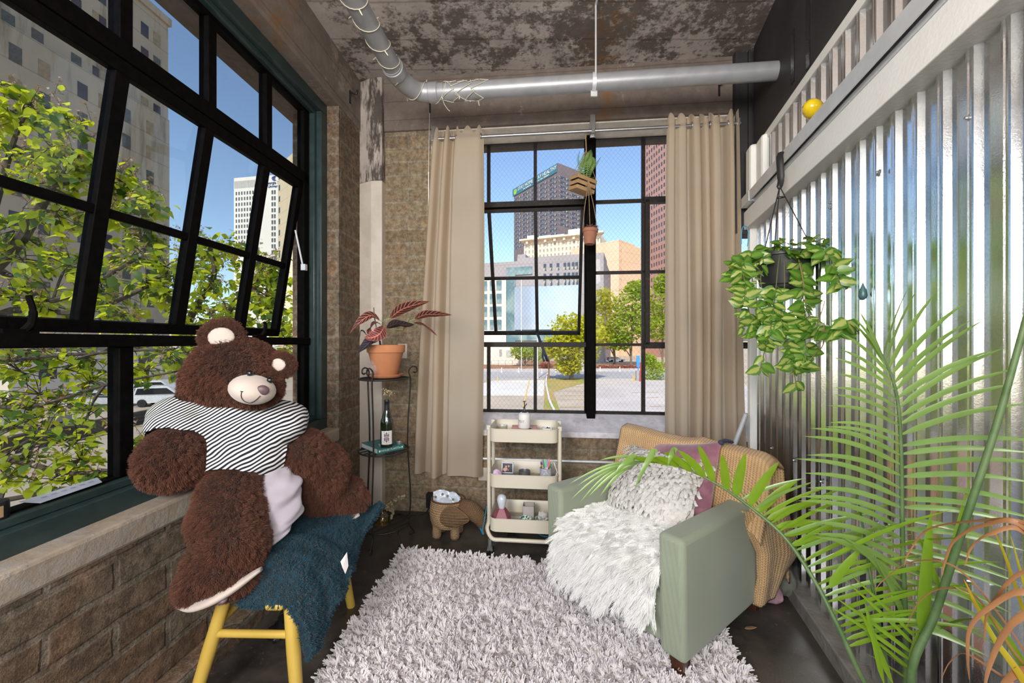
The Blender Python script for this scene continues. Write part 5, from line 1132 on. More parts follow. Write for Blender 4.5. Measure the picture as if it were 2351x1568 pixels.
# ------------------------------------------------------------------ conduit, sockets
mb = MB(MBk); mb.cyl((-.5, -.016, .430), (1.5, -.016, .430), .011, n=12)
for x in (-.135, .12): mb.cyl((x-.02, -.014, .430), (x+.02, -.014, .430), .0145, n=12)
obj('conduit', mb, M_STEEL, None, 'thin grey conduit pipe along the wall behind the cart', 'conduit', origin=wb(0, -.014, .43))
M_IVORY = pm('ivory_plate', (.62, .56, .47), .5)
for x, z, w_, h_, lab in ((-.855, 1.245, .075, .115, 'ivory wall plate behind the terracotta pot'), (-.215, .310, .085, .10, 'ivory wall plate low between curtain and cart')):
    mb = MB(MBk); mb.box(x-w_/2, x+w_/2, -.014, .002, z-h_/2, z+h_/2); obj('wall_plate', mb, M_IVORY, None, lab, 'wall plate', origin=wb(x, 0, z), bevel=.004)
mb = MB(MBk); mb.box(-.655, -.595, -.05, .002, .05, .155); mb.tube(spline([(-.63, -.03, .06), (-.66, -.08, .02), (-.80, -.10, .012), (-.95, -.06, .012)], 5), .005, 6); obj('power_adapter', mb, M_BLK, None, 'black power adapter on the wall behind the elephant basket', 'adapter', origin=wb(-.62, 0, .1), bevel=.004)
# ------------------------------------------------------------------ plant stand in the corner
M_IRON = pm('dark_wrought_iron', (.030, .026, .024), .5, .4, (.060, .045, .035), 50, thr=(.5, .7))
SX, SY = -.845, 2.632; SR = .158
ps_ = thing('plant_stand', 'three-tier black wrought iron plant stand in the corner', 'plant stand', (SX, SY, 0))
for z in (1.076, .606, .119):
    mb = MB(Matrix.Translation((SX, SY, z))); mb.grid(lambda u, v: ((SR+.0055*cos(2*pi*v))*cos(2*pi*u), (SR+.0055*cos(2*pi*v))*sin(2*pi*u), .0055*sin(2*pi*v)), 48, 8, None, True, True)
    for k in range(-2, 3): h = math.sqrt(SR**2-(k*.055)**2); M_ = Matrix.Rotation(radians(52), 4, 'Z'); mb.cyl((-h, k*.055, 0), (h, k*.055, 0), .0042, n=6, M=M_)
    obj('shelf', mb, M_IRON, ps_, smooth=60)
def ang(a, r_=SR+.004): return V((SX+r_*cos(radians(a)), SY+r_*sin(radians(a)), 0))
for a, top in ((-97, 1.13), (146, 1.12), (24, 1.13), (-40, .119)):
    o = ang(a); d = V((cos(radians(a)), sin(radians(a)), 0)); t_ = V((-d.y, d.x, 0)); pts = []
    if top > 1:
        for q in ((-.002, top-.012), (.010, top+.012), (.030, top+.022), (.048, top+.012), (.052, top-.010), (.040, top-.022), (.028, top-.014)): pts.append(o+(t_*(-1 if a == -97 else 1) if a != 24 else d)*(q[0]*(.75 if a == -97 else 1))+V((0, 0, q[1])))
        pts = pts[::-1]
        for z in (1.06, .95, .80, .66, .606, .50, .38, .25): pts.append(o+d*(.010*sin(z*7))+V((0, 0, z)))
    for q in ((.0, .119), (-.004, .09), (.012, .055), (.028, .03), (.034, .012), (.018, .005), (.006, .016), (.016, .026)): pts.append(o+d*q[0]+V((0, 0, q[1]+.004)))
    mb = MB(); mb.tube(spline(pts, 5), .0062, 8, flat=(1.15, .75)); obj('leg', mb, M_IRON, ps_, smooth=60)
# terracotta pot with croton
M_TERRA = None
def terra():
    m, nt, b = newmat('terracotta'); tc = nd(nt, 'TexCoord').outputs['Object']; f = noise(nt, 9, 5, .6, tc)
    col = mixc(nt, ramp(nt, f, .35, .65), (.56, .235, .115), (.50, .20, .095))
    d = nd(nt, 'VectorMath', {0: tc, 1: (-.085, -.055, .055)}, operation='DISTANCE').outputs['Value']
    k = mth(nt, 'MULTIPLY', ramp(nt, d, .015, .062, (1, 1, 1), (0, 0, 0)), ramp(nt, noise(nt, 60, 5, .75, tc), .38, .52))
    setb(nt, b, col=mixc(nt, k, col, (.70, .62, .60)), rough=.85, spec=.2, normal=bump(nt, f, .1, .004)); return m
M_TERRA = terra(); M_SOIL = pm('potting_soil', (.030, .020, .014), 1, 0, (.06, .042, .03), 60, bm=.8, bs=80)
PX, PY = -.833, 2.632; Z0 = 1.0825
mb = MB(Matrix.Translation((PX, PY, Z0))); mb.lathe([(.001, 0), (.085, 0), (.095, .004), (.108, .018), (.110, .024), (.104, .024), (.094, .010), (.001, .008)], 40); obj('saucer', mb, M_TERRA, None, 'terracotta saucer under the croton pot on the top shelf', 'saucer', origin=(PX, PY, Z0), smooth=40)
pt = thing('potted_croton', 'croton with red and dark veined leaves in a terracotta pot on the plant stand', 'potted plant', (PX, PY, Z0+.011))
mb = MB(Matrix.Translation((PX, PY, Z0+.011))); mb.lathe([(.001, 0), (.071, 0), (.074, .004), (.110, .150), (.112, .153), (.120, .155), (.124, .200), (.122, .204), (.112, .204), (.104, .15), (.10, .14)], 44); obj('pot', mb, M_TERRA, pt, smooth=35)
mb = MB(Matrix.Translation((PX, PY, Z0+.011))); mb.lathe([(.001, .182), (.10, .178), (.108, .175)], 24); obj('soil', mb, M_SOIL, pt)
def crotonmat(name, base, vein, back):
    m, nt, b = newmat(name); uv = nd(nt, 'TexCoord').outputs['UV']; sp = nd(nt, 'SeparateXYZ', {0: uv})
    ax = mth(nt, 'ABSOLUTE', mth(nt, 'SUBTRACT', sp.outputs[0], .5))
    mid = ramp(nt, ax, .02, .07, (1, 1, 1), (0, 0, 0))
    v_ = mth(nt, 'PINGPONG', mth(nt, 'SUBTRACT', mth(nt, 'MULTIPLY', sp.outputs[1], 9), mth(nt, 'MULTIPLY', ax, 3.2)), .5)
    rib = ramp(nt, mth(nt, 'ADD', v_, mth(nt, 'MULTIPLY', noise(nt, 20, 3), .1)), .08, .19, (1, 1, 1), (0, 0, 0))
    edge = ramp(nt, ax, .42, .5)
    k = mth(nt, 'MAXIMUM', mth(nt, 'MAXIMUM', mid, rib), mth(nt, 'MULTIPLY', edge, .6))
    setb(nt, b, col=mixc(nt, k, base, vein), rough=.30, spec=.5)
    return m
M_CR1 = crotonmat('croton_red_leaf', (.055, .028, .026), (.62, .20, .13), 0); M_CR2 = crotonmat('croton_dark_leaf', (.022, .026, .028), (.13, .06, .065), 0); M_CR3 = crotonmat('croton_pink_leaf', (.14, .055, .050), (.80, .26, .20), 0)
M_STEM = pm('woody_stem', (.16, .12, .07), .8, 0, (.10, .12, .05), 20)
def bladelong(nm, rt, m, pts, W, up=(0, 0, 1), n=14, cup=.25, roll=0):
    """leaf along a spline with uv for the veins"""
    P = spline(pts, 6); mb = MB(); k = len(P)
    for i, p in enumerate(P):
        t = i/(k-1); d = (P[min(k-1, i+1)]-P[max(0, i-1)]).normalized(); s = d.cross(V(up)).normalized(); u_ = s.cross(d).normalized()
        s, u_ = s*cos(roll)+u_*sin(roll), u_*cos(roll)-s*sin(roll)
        w_ = W*.5*(sin(pi*(t**.85))**.75 if 0 < t < 1 else .03)
        for q in (-1, -.5, 0, .5, 1): mb.v.append(tuple(p+s*(w_*q)+u_*(cup*w_*(abs(q)**1.5)+.04*w_*sin(20*t)*abs(q))))
    for i in range(k-1):
        for q in range(4): mb.f.append((i*5+q, i*5+q+1, i*5+q+6, i*5+q+5)); mb.mi.append(0)
    o = obj(nm, mb, m, rt, smooth=180)
    uv = o.data.uv_layers.new(name='UVMap')
    for lp in o.data.loops: i = lp.vertex_index; uv.data[lp.index].uv = ((i % 5)/4, (i//5)/(k-1))
    return o
s0 = V((PX-.03, PY-.03, Z0+.18)); s1 = V((PX+.055, PY-.01, Z0+.18))
mb = MB()
mb.tube(spline([s0, at(872, 775, 2.60), at(877, 748, 2.60), at(881, 722, 2.60)], 5), [.0045]*16, 7); mb.tube(spline([s0+V((.01, .01, 0)), at(874, 790, 2.61), at(868, 770, 2.60), at(860, 730, 2.60), at(858, 706, 2.60)], 5), .0035, 6)
mb.tube(spline([s1, at(910, 785, 2.62), at(926, 757, 2.60), at(938, 738, 2.60), at(943, 726, 2.60)], 5), .0038, 6); obj('stem', mb, M_STEM, pt)
for m_, W, roll, pts in ((M_CR1, .074, .8, [(896, 731, 2.60), (918, 713, 2.56), (945, 702, 2.52), (985, 692, 2.50)]), (M_CR1, .062, .7, [(952, 733, 2.59), (975, 723, 2.55), (1003, 722, 2.52), (1037, 723, 2.50)]),
        (M_CR2, .066, .7, [(888, 754, 2.56), (908, 744, 2.50), (930, 746, 2.46), (951, 745, 2.44)]), (M_CR1, .038, .6, [(950, 742, 2.56), (968, 745, 2.52), (986, 757, 2.50), (1004, 771, 2.50)]),
        (M_CR1, .066, .8, [(872, 736, 2.58), (852, 724, 2.54), (826, 740, 2.50), (803, 766, 2.50)]), (M_CR3, .088, .9, [(882, 750, 2.56), (872, 766, 2.48), (855, 775, 2.44), (836, 775, 2.42)]),
        (M_CR3, .075, .2, [(874, 745, 2.62), (862, 742, 2.60), (851, 755, 2.59), (847, 772, 2.60)]), (M_CR2, .078, .5, [(866, 780, 2.54), (852, 783, 2.48), (834, 800, 2.45), (820, 812, 2.44)]), (M_CR2, .040, .3, [(848, 778, 2.60), (838, 766, 2.58), (830, 760, 2.57), (826, 776, 2.57)]), (M_CR2, .030, .2, [(874, 786, 2.58), (866, 782, 2.55), (860, 788, 2.53)])):
    bladelong('leaf', pt, m_, [at(*p) for p in pts], W, roll=roll)
mb = MB(); 
for a, b_ in (((881, 735, 2.60), (897, 731, 2.60)), ((881, 738, 2.60), (872, 736, 2.58)), ((878, 750, 2.60), (883, 750, 2.56)), ((940, 738, 2.60), (952, 733, 2.59)), ((938, 740, 2.6), (950, 742, 2.56)), ((926, 757, 2.6), (889, 754, 2.56)), ((874, 770, 2.60), (866, 780, 2.54))): mb.tube([at(*a), at(*b_)], .0022, 5)
obj('leaf_stalk', mb, pm('pale_green_stalk', (.35, .42, .16), .5), pt)
# book, bottle, tealight, flowers on the middle shelf
M_TEALB_ = pm('teal_book_cover', (.025, .175, .165), .45, 0, (.02, .15, .145), 9); M_PAGE = pm('page_block', (.78, .75, .70), .8); M_PINKT = pm('pale_lettering', (.85, .74, .66), .6)
bz = .6125; S0 = V((-.842, 2.492, bz)); S1 = V((-.712, 2.622, bz)); MBook = frame(S0, S1-S0); bl_ = (S1-S0).length
bk = thing('book', 'teal hardback book titled House Plants lying on the middle shelf', 'book', S0)
mb = MB(MBook); mb.box(0, bl_, 0, .235, 0, .003); mb.box(0, bl_, 0, .235, .030, .033); mb.box(0, bl_, -.002, .003, 0, .033); obj('cover', mb, M_TEALB_, bk, bevel=.0015)
mb = MB(MBook); mb.box(.004, bl_-.004, .003, .230, .003, .030); obj('pages', mb, M_PAGE, bk)
mb = MB(MBook); vs, fs = text_mesh('HOUSE PLANTS', .0180, .0003); mb.add(vs, fs, Matrix.Translation((bl_*.47, -.0025, .0165)) @ Matrix.Rotation(pi/2, 4, 'X'))
mb.box(bl_*.81, bl_*.88, -.0025, -.0020, .0145, .0185); mb.ell((.014, -.0015, .0165), (.007, .0015, .008), 10, 6); mb.ell((bl_-.014, -.0015, .0165), (.006, .0015, .007), 10, 6)
obj('lettering', mb, M_PINKT, bk, smooth=0)
mb = MB(MBook)
for k in range(5): mb.box(.045+.004*k, .085+.004*k, .055+k*.012, .062+k*.012, .033, .0334)
mb.box(.085, .105, .040, .052, .033, .0334); obj('cover_print', mb, M_PINKT, bk, smooth=0)
M_BOTTLE = None
m, nt, b = newmat('dark_green_glass'); setb(nt, b, col=(.010, .016, .006), rough=.06, spec=.6, coat=.3); M_BOTTLE = m
bw = thing('wine_bottle', 'dark wine bottle with a white playing-card label standing on the book', 'bottle', V((-.803, 2.553, bz+.033)))
MW = Matrix.Translation((-.803, 2.553, bz+.0335))
mb = MB(MW); mb.lathe([(.001, .004), (.034, 0), (.0385, .004), (.0395, .02), (.0395, .145), (.037, .168), (.026, .205), (.0155, .235), (.0145, .262), (.0145, .285), (.0155, .286), (.0155, .297), (.0145, .299), (.009, .299), (.009, .28)], 32); obj('glass', mb, M_BOTTLE, bw, smooth=50)
mb = MB(MW); mb.lathe([(.0160, .232), (.0152, .262), (.0152, .285), (.0162, .286), (.0162, .298), (.0150, .3002)], 28); obj('capsule', mb, pm('black_capsule', (.015, .015, .018), .45), bw, smooth=50)
def arc(mb, a0, a1, r_, z0, z1, n=14): mb.grid(lambda u, v: (r_*cos(radians(a0+(a1-a0)*u)), r_*sin(radians(a0+(a1-a0)*u)), z0+(z1-z0)*v), n, 2)
mb = MB(MW); arc(mb, -125, -20, .0399, .022, .108); lb = obj('label', mb, pm('white_label', (.82, .80, .78), .6), bw)
mb = MB(MW)                                        # a double-headed court-card motif
for s_ in (1, -1):
    zc = .068
    for a0, a1, z0, z1 in ((-92, -58, .006, .012), (-88, -62, .014, .019), (-97, -90, .004, .024), (-60, -53, .004, .024), (-84, -66, .021, .027), (-80, -70, .028, .032), (-98, -93, .028, .034), (-57, -52, .028, .034)):
        arc(mb, a0, a1, .0402, zc+s_*z0, zc+s_*z1, 6)
arc(mb, -94, -56, .0402, .0655, .0705, 8); obj('print', mb, pm('label_print', (.10, .035, .06), .6), lb)
mb = MB(MW); arc(mb, -88, -62, .0402, .028, .0295, 6); obj('small_print', mb, M_TOW, lb)
fl2 = thing('dried_flowers', 'tiny sprig of dried cream flowers in the bottle neck', 'dried flowers', V((-.803, 2.553, .93)))
mb = MB(); mf = MB(); q = random.Random(8); o0 = V((-.803, 2.553, .915))
for k in range(15):
    e = o0+V((q.gauss(.008, .018), q.gauss(0, .016), q.uniform(.055, .095))); mb.tube([o0, o0.lerp(e, .5)+V((0, 0, .01)), e], .0008, 4)
    for j in range(4): mf.ell(tuple(e+V((q.gauss(0, .006), q.gauss(0, .006), q.gauss(0, .005)))), .0035, 6, 4)
obj('stems', mb, M_STEM, fl2); obj('blooms', mf, pm('dried_bloom', (.62, .48, .27), .9), fl2)
m, nt, b = newmat('clear_glass'); out = nt.nodes['Material Output']
t = nd(nt, 'BsdfTransparent', {'Color': (.93, .94, .93)}); g_ = nd(nt, 'BsdfGlossy', {'Roughness': .04}); lw = nd(nt, 'LayerWeight', {0: .25}).outputs[1]
nt.links.new(nd(nt, 'MixShader', {0: mth(nt, 'ADD', mth(nt, 'MULTIPLY', lw, .55), .06), 1: t.outputs[0], 2: g_.outputs[0]}).outputs[0], out.inputs[0]); M_CLEAR = m
m2 = m.copy(); m2.name = 'amber_glass'; [n for n in m2.node_tree.nodes if n.type == 'BSDF_TRANSPARENT'][0].inputs[0].default_value = (.90, .80, .55, 1); M_AMBER = m2
mb = MB(Matrix.Translation((-.742, 2.617, bz+.0335))); mb.lathe([(.001, .001), (.018, .001), (.019, .016), (.0175, .016), (.017, .008), (.001, .008)], 20); obj('tealight_cup', mb, M_CHROME, None, 'small silver tealight cup on the corner of the book', 'tealight', origin=(-.742, 2.617, bz+.034))
# amber bud vase on the lowest shelf
vz = .1245; VX, VY = -.846, 2.600
mb = MB(Matrix.Translation((VX, VY, vz))); mb.lathe([(.001, .003), (.034, 0), (.041, .006), (.043, .03), (.041, .052), (.030, .070), (.015, .080), (.0135, .092), (.016, .097), (.013, .097), (.012, .085), (.028, .066), (.038, .05), (.04, .03), (.037, .010), (.001, .007)], 28); obj('bud_vase', mb, M_AMBER, None, 'round amber glass bud vase on the lowest shelf of the plant stand', 'vase', origin=(VX, VY, vz), smooth=60)
dr = thing('dried_sprig', 'curved dried eucalyptus sprig in the amber bud vase', 'dried sprig', (VX, VY, vz+.09)); mb = MB(); mf = MB()
P6 = spline([V((VX, VY, vz+.03)), V((VX, VY, vz+.095)), at(895, 1158, 2.58), at(912, 1145, 2.57), at(930, 1141, 2.56)], 6); mb.tube(P6, .0013, 5)
P7 = spline([V((VX+.005, VY, vz+.09)), at(892, 1168, 2.58), at(901, 1173, 2.57), at(900, 1186, 2.57)], 6); mb.tube(P7, .0012, 5)
for P_ in (P6[9:], P7[4:]):
    for i, p in enumerate(P_):
        if i % 2 == 0:
            for s_ in (1, -1): mf.leaf(p, V((q.gauss(.2, .3), q.gauss(0, .4), s_*.9)), V((0, -1, .2)), .019, .016, .3, .2, 4)
obj('stem', mb, M_STEM, dr); obj('leaves', mf, pm('dried_leaf_tan', (.34, .26, .16), .9), dr, smooth=180)
# ------------------------------------------------------------------ elephant basket
def weave(name, c, c2, s=(95, 60), dirz=2):
    m, nt, b = newmat(name); tc = nd(nt, 'TexCoord').outputs['UV']; sp = nd(nt, 'SeparateXYZ', {0: tc}); u, v = sp.outputs[0], sp.outputs[1]
    row = mth(nt, 'FLOOR', v); off = mth(nt, 'MULTIPLY', mth(nt, 'FRACT', mth(nt, 'MULTIPLY', row, .5)), 1.0)
    a = mth(nt, 'PINGPONG', mth(nt, 'ADD', u, off), .5); c_ = mth(nt, 'PINGPONG', v, .5)
    h = mth(nt, 'MINIMUM', mth(nt, 'MULTIPLY', a, 1.6), mth(nt, 'MULTIPLY', c_, 1.6))
    oc = nd(nt, 'TexCoord').outputs['Object']
    base = mixc(nt, ramp(nt, noise(nt, 30, 4, .7, oc), .35, .65), c, c2)
    fib = nd(nt, 'Mapping', {'Vector': tc, 'Scale': (3, 22, 1)}).outputs[0]; base = mixc(nt, .6, base, ramp(nt, noise(nt, 1, 3, .6, fib), .3, .7, (.7, .68, .66), (1.2, 1.2, 1.2)), 'MULTIPLY')
    setb(nt, b, col=mixc(nt, 1, base, ramp(nt, h, .02, .40, (.40, .34, .30), (1, 1, 1)), 'MULTIPLY'), rough=.75, spec=.25, normal=bump(nt, h, 1, .006)); return m
M_HYA = weave('water_hyacinth_weave', (.52, .36, .21), (.42, .28, .155)); M_SEA = weave('seagrass_weave', (.30, .19, .105), (.23, .145, .08))
EX, EY = -.435, 2.715
elb = thing('elephant_basket', 'woven seagrass basket shaped like an elephant beside the cart', 'basket', (EX, EY, 0))
def uvlathe(nm, prof, M, m, su, sv, sx=1, sy=1, n=40, **k):
    mb = MB(M); mb.grid(lambda u, v: (lambda r_, z: (r_*sx*cos(2*pi*u), r_*sy*sin(2*pi*u), z))(interp(np.linspace(0, 1, len(prof)), [p[0] for p in prof], v), interp(np.linspace(0, 1, len(prof)), [p[1] for p in prof], v)), n+1, len(prof)*2-1)
    o = obj(nm, mb, m, elb, smooth=180, **k); setuv(o, n+1, len(prof)*2-1, su, sv); return o
ME = Matrix.Translation((EX, EY, 0)) @ Matrix.Rotation(radians(-8), 4, 'Z')
uvlathe('body', [(.03, .060), (.085, .062), (.112, .080), (.124, .12), (.128, .16), (.124, .21), (.118, .246), (.112, .252), (.106, .246), (.110, .21), (.112, .12)], ME, M_HYA, 60, 32, 1.0, .82)
mb = MB(ME); mb.grid(lambda u, v: ((.114+.006*cos(2*pi*v))*cos(2*pi*u), (.114+.006*cos(2*pi*v))*.82*sin(2*pi*u), .25+.006*sin(2*pi*v)), 40, 8, None, True, True); obj('rim', mb, M_SEA, elb, smooth=180)
for x, y in ((-.065, -.045), (.060, -.045), (-.06, .05), (.06, .05)): uvlathe('leg', [(.001, .0), (.024, .0), (.030, .010), (.031, .04), (.029, .07), (.030, .09)], ME @ Matrix.Translation((x, y, 0)), M_HYA, 20, 15, n=16)
hd = spline([(.10, -.02, .19), (.135, -.035, .20), (.185, -.045, .19), (.235, -.055, .150), (.262, -.06, .10), (.272, -.06, .065)], 7); hr = [.06, .062, .060, .046, .033, .026]; rings = []
for i, p in enumerate(hd):
    d = (hd[min(len(hd)-1, i+1)]-hd[max(0, i-1)]).normalized(); s = d.cross(V((0, 1, 0))).normalized(); r_ = interp(range(6), hr, i/7)
    rings.append([p+V((0, 1, 0))*(r_*cos(2*pi*k/24))+s*(r_*sin(2*pi*k/24)) for k in range(25)])
mb = MB(ME); mb.loft(rings, closed=False, cap=False); o = obj('head', mb, M_SEA, elb, smooth=180)
uv = o.data.uv_layers.new(name='UVMap')
for lp in o.data.loops: i = lp.vertex_index; uv.data[lp.index].uv = ((i % 25)/24*36, (i//25)/len(hd)*36)
def earp(u, v):                                    # big flap ear on the near side
    a = 2*pi*u; k = v; ex = .092*(1+.12*cos(a*2)); x = ex*cos(a)*k; z = .062*sin(a)*k*(1+.35*cos(a-2.4))
    return (.075+x*.92-z*.25, -.102-.012*(1-k*k)-.05*max(0, x)*.2, .165+z*1.0-.55*max(0, -x)*.35+.10*max(0, x)*0)
mb = MB(ME); mb.grid(earp, 41, 10); o = obj('ear', mb, M_SEA, elb, smooth=180, solid=.008); uv = o.data.uv_layers.new(name='UVMap')
for lp in o.data.loops: c = o.data.vertices[lp.vertex_index].co; uv.data[lp.index].uv = (c.x*190+c.z*20, c.z*55)
mb = MB(ME); mb.tube([earp(i/40, 1) for i in range(41)], .005, 6); obj('ear_rim', mb, M_HYA, elb, smooth=180)
# crumpled clear packet in the basket
M_PACK = pm('printed_packet', (.66, .71, .80), .18, 0, (.52, .60, .70), 16, thr=(.42, .58), coat=.4); 
pk = thing('plastic_packet', 'crumpled pale blue plastic packet printed with small green wreaths in the elephant basket', 'packet', ME @ V((-.02, 0, .24)))
def packp(u, v):
    x = -.105+.19*u; z = .215+.085*v*(1-.4*abs(u-.4)**1.5)-.02*u; y = -.03+.04*v+.012*mnoise.noise(V((u*6, v*5, 3)))
    return (x, y+.010*sin(12*u+5*v), z+.008*mnoise.noise(V((u*9, v*7, 8)))+.012*sin(pi*u))
mb = MB(ME); mb.grid(packp, 26, 16); obj('front', mb, M_PACK, pk, smooth=60, solid=.002)
mb = MB(ME); mb.ell((-.02, .0, .205), (.09, .07, .055), 18, 10); obj('contents', mb, M_PACK, pk, smooth=180)
for k, (u, v) in enumerate(((.12, .62), (.34, .66), (.55, .64), (.76, .56))):
    p = V(packp(u, v)); mb = MB(ME @ Matrix.Translation(p+V((0, -.004, 0))) @ Matrix.Rotation(pi/2-.35, 4, 'X')); mb.lathe([(.001, .001), (.0085, .001), (.009, 0)], 14); obj('wreath_print', mb, pm('wreath_green', (.05, .12, .07), .6, 0, (.30, .14, .08), 160), pk)
# ------------------------------------------------------------------ utility cart
M_CART = pm('cream_enamel', (.66, .60, .49), .38, 0, (.63, .57, .465), 3, spec=.45)
MK = Matrix.Translation((.085, 2.590, 0)) @ Matrix.Rotation(radians(-5.75), 4, 'Z')
cart = thing('utility_cart', 'cream metal three-tier utility cart on casters in front of the back window', 'cart', (.085, 2.59, 0))
TW, TD, TH = .425, .305, .083
def tray(zt):
    def ring(off, z, d=0): return [(x, y, z) for x, y in rrect(TW+2*off, TD+2*off, .045+off)]
    zb = zt-TH; mb = MB(MK)
    mb.loft([ring(-.006, zb), ring(0, zb+.004), ring(0, zt-.004), ring(.004, zt-.002), ring(.004, zt+.002), ring(0, zt+.003), ring(-.003, zt), ring(-.003, zb+.005)], cap=False)
    o = obj('tray', mb, M_CART, cart, smooth=50)
    m = MATS.get('perforated')
    if m is None:
        m, nt, b = newmat('perforated_sheet'); MATS['perforated'] = m
        tc = nd(nt, 'TexCoord').outputs['Object']; sp = nd(nt, 'SeparateXYZ', {0: tc}); q = []
        for s_ in (1, -1): q.append(mth(nt, 'PINGPONG', mth(nt, 'DIVIDE', mth(nt, 'ADD', sp.outputs[0], mth(nt, 'MULTIPLY', sp.outputs[1], s_)), .0105), .5))
        hole = ramp(nt, mth(nt, 'MINIMUM', q[0], q[1]), .13, .17)
        setb(nt, b, col=(.66, .60, .49), rough=.4); t = nd(nt, 'BsdfTransparent'); nt.links.new(nd(nt, 'MixShader', {0: hole, 1: b.outputs[0], 2: t.outputs[0]}).outputs[0], nt.nodes['Material Output'].inputs[0])
    mb = MB(MK); r_ = ring(-.006, zb+.002); mb.add(r_, [tuple(range(len(r_)))]); obj('tray_floor', mb, m, o, smooth=0)
    return o
TZ = (.780, .498, .226)
for z in TZ: tray(z)
for y in (-.095, .095):                            # two bent tube frames
    x = TW/2+.010; pts = [(-x, y, .775), (-x, y, .40), (-x, y, .20), (-x-.008, y-.02*(1 if y < 0 else -1), .145), (-x+.03, y+(-.055 if y < 0 else .055), .103), (-x+.09, y+(-.06 if y < 0 else .06), .100)]
    pts = spline(pts, 6)+[V((0, y+(-.06 if y < 0 else .06), .100))]; pts = pts+[V((-p.x, p.y, p.z)) for p in pts[::-1][1:]]
    mb = MB(MK); mb.tube(pts, .0125, 12); obj('tube_frame', mb, M_CART, cart, smooth=60)
    for s_ in (-1, 1):
        mb = MB(MK); mb.box(s_*x-.012, s_*x+.012, y-.016, y+.016, .765, .793); mb.tube([(s_*(x+.006), y-.014, .785), (s_*(x+.014), y, .79), (s_*(x+.006), y+.014, .785)], .004, 6); obj('clamp', mb, M_CART, cart, bevel=.003)
M_CAST = pm('caster_rubber', (.015, .015, .016), .5)
for sx in (-1, 1):
    for sy in (-1, 1):
        x, y = sx*(TW/2-.005), sy*.148; mb = MB(MK); mb.cyl((x, y, .050), (x, y, .098), .013, n=14); mb.box(x-.014, x+.014, y-.008, y+.02, .03, .055); cs = obj('caster', mb, M_CHROME, cart)
        for d in (-.011, .011): mb = MB(MK); mb.cyl((x+d-.007, y+.012, .0235), (x+d+.007, y+.012, .0235), .0232, n=20); obj('wheel', mb, M_CAST, cs)
def K(px, py, d=2.55): return at(px, py, d)
def on(tier, px, d):                               # a spot on a tray floor, by picture column and distance
    X = (px-CX)/F*d; return V((X, d, TZ[tier]-TH+.004))
# top tray: candle, mister on notebook and coaster, small pot
p = on(0, 1152, 2.53); cn = thing('jar_candle', 'glass jar candle with cream wax on the left of the top tray', 'candle', p); M_ = Matrix.Translation(p)
mb = MB(M_); mb.lathe([(.001, .002), (.034, 0), (.039, .004), (.0395, .062), (.036, .068), (.036, .074), (.038, .076), (.038, .088), (.035, .088), (.0345, .07), (.037, .06), (.037, .006), (.001, .004)], 28); obj('jar', mb, M_CLEAR, cn, smooth=50)
mb = MB(M_); mb.lathe([(.001, .006), (.036, .006), (.0362, .052), (.001, .053)], 24); obj('wax', mb, pm('cream_wax', (.78, .62, .40), .5), cn); 
p = on(0, 1203, 2.56); mb = MB(Matrix.Translation(p) @ Matrix.Rotation(radians(-3), 4, 'Z')); mb.box(-.08, .085, -.055, .10, 0, .062); nb = obj('pink_notebook', mb, pm('salmon_paper', (.78, .40, .33), .6, 0, (.74, .37, .31), 20), None, 'salmon pink notebook stack under the white mister bottle', 'notebook', origin=p, bevel=.002)
pc_ = p+V((.012, -.01, .062)); mb = MB(Matrix.Translation(pc_)); mb.lathe([(.001, 0), (.037, 0), (.039, .003), (.036, .005), (.001, .004)], 28); obj('glass_coaster', mb, M_CLEAR, None, 'round glass coaster between mister bottle and pink notebook', 'coaster', origin=pc_)
pm_c = pc_+V((-.010, 0, .005)); ms = thing('mister_bottle', 'white ceramic plant mister with dark metal pump on the top tray', 'mister', pm_c); M_ = Matrix.Translation(pm_c)
M_CERAM = pm('white_ceramic', (.80, .77, .75), .22, 0, (.78, .75, .73), 5, coat=.3)
mb = MB(M_); mb.lathe([(.001, 0), (.037, 0), (.0395, .003), (.0395, .078), (.036, .089), (.026, .097), (.016, .099), (.001, .099)], 36); obj('bottle', mb, M_CERAM, ms, smooth=40)
M_PUMP = pm('gunmetal_pump', (.06, .055, .055), .35, .7)
mb = MB(M_); mb.lathe([(.001, .098), (.0165, .098), (.0165, .106), (.008, .108), (.006, .130), (.0032, .133), (.0032, .166), (.010, .167), (.010, .170), (.001, .171)], 18); mb.tube([(.0, 0, .132), (.006, -.002, .140), (.012, -.004, .150)], .003, 6); mb.ell((.0135, -.005, .1525), .004, 8, 6); obj('pump', mb, M_PUMP, ms, smooth=40)
vs, fs = text_mesh('SPRAY', .026, 0, 'CENTER'); mb = MB(M_); r_ = .0398
vs = [(r_*sin(x*.62/.0395-.62), -r_*cos(x*.62/.0395-.62), z+.045) for x, z, _ in vs]; mb.add(vs, fs); obj('lettering', mb, M_TOW, ms, smooth=0)
p = on(0, 1257, 2.52); sp_ = thing('small_white_pot', 'small white pot of dark soil on the right of the top tray', 'plant pot', p); M_ = Matrix.Translation(p)
mb = MB(M_); mb.lathe([(.001, 0), (.030, 0), (.036, .075), (.033, .076), (.030, .062), (.001, .060)], 26); obj('pot', mb, M_CERAM, sp_, smooth=40)
mb = MB(M_); mb.lathe([(.001, .068), (.0325, .066)], 20); mb.ell((.0, 0, .07), (.006, .006, .010), 8, 6); mb.ell((.012, .006, .068), (.005, .005, .006), 8, 6); obj('soil', mb, M_SOIL, sp_)
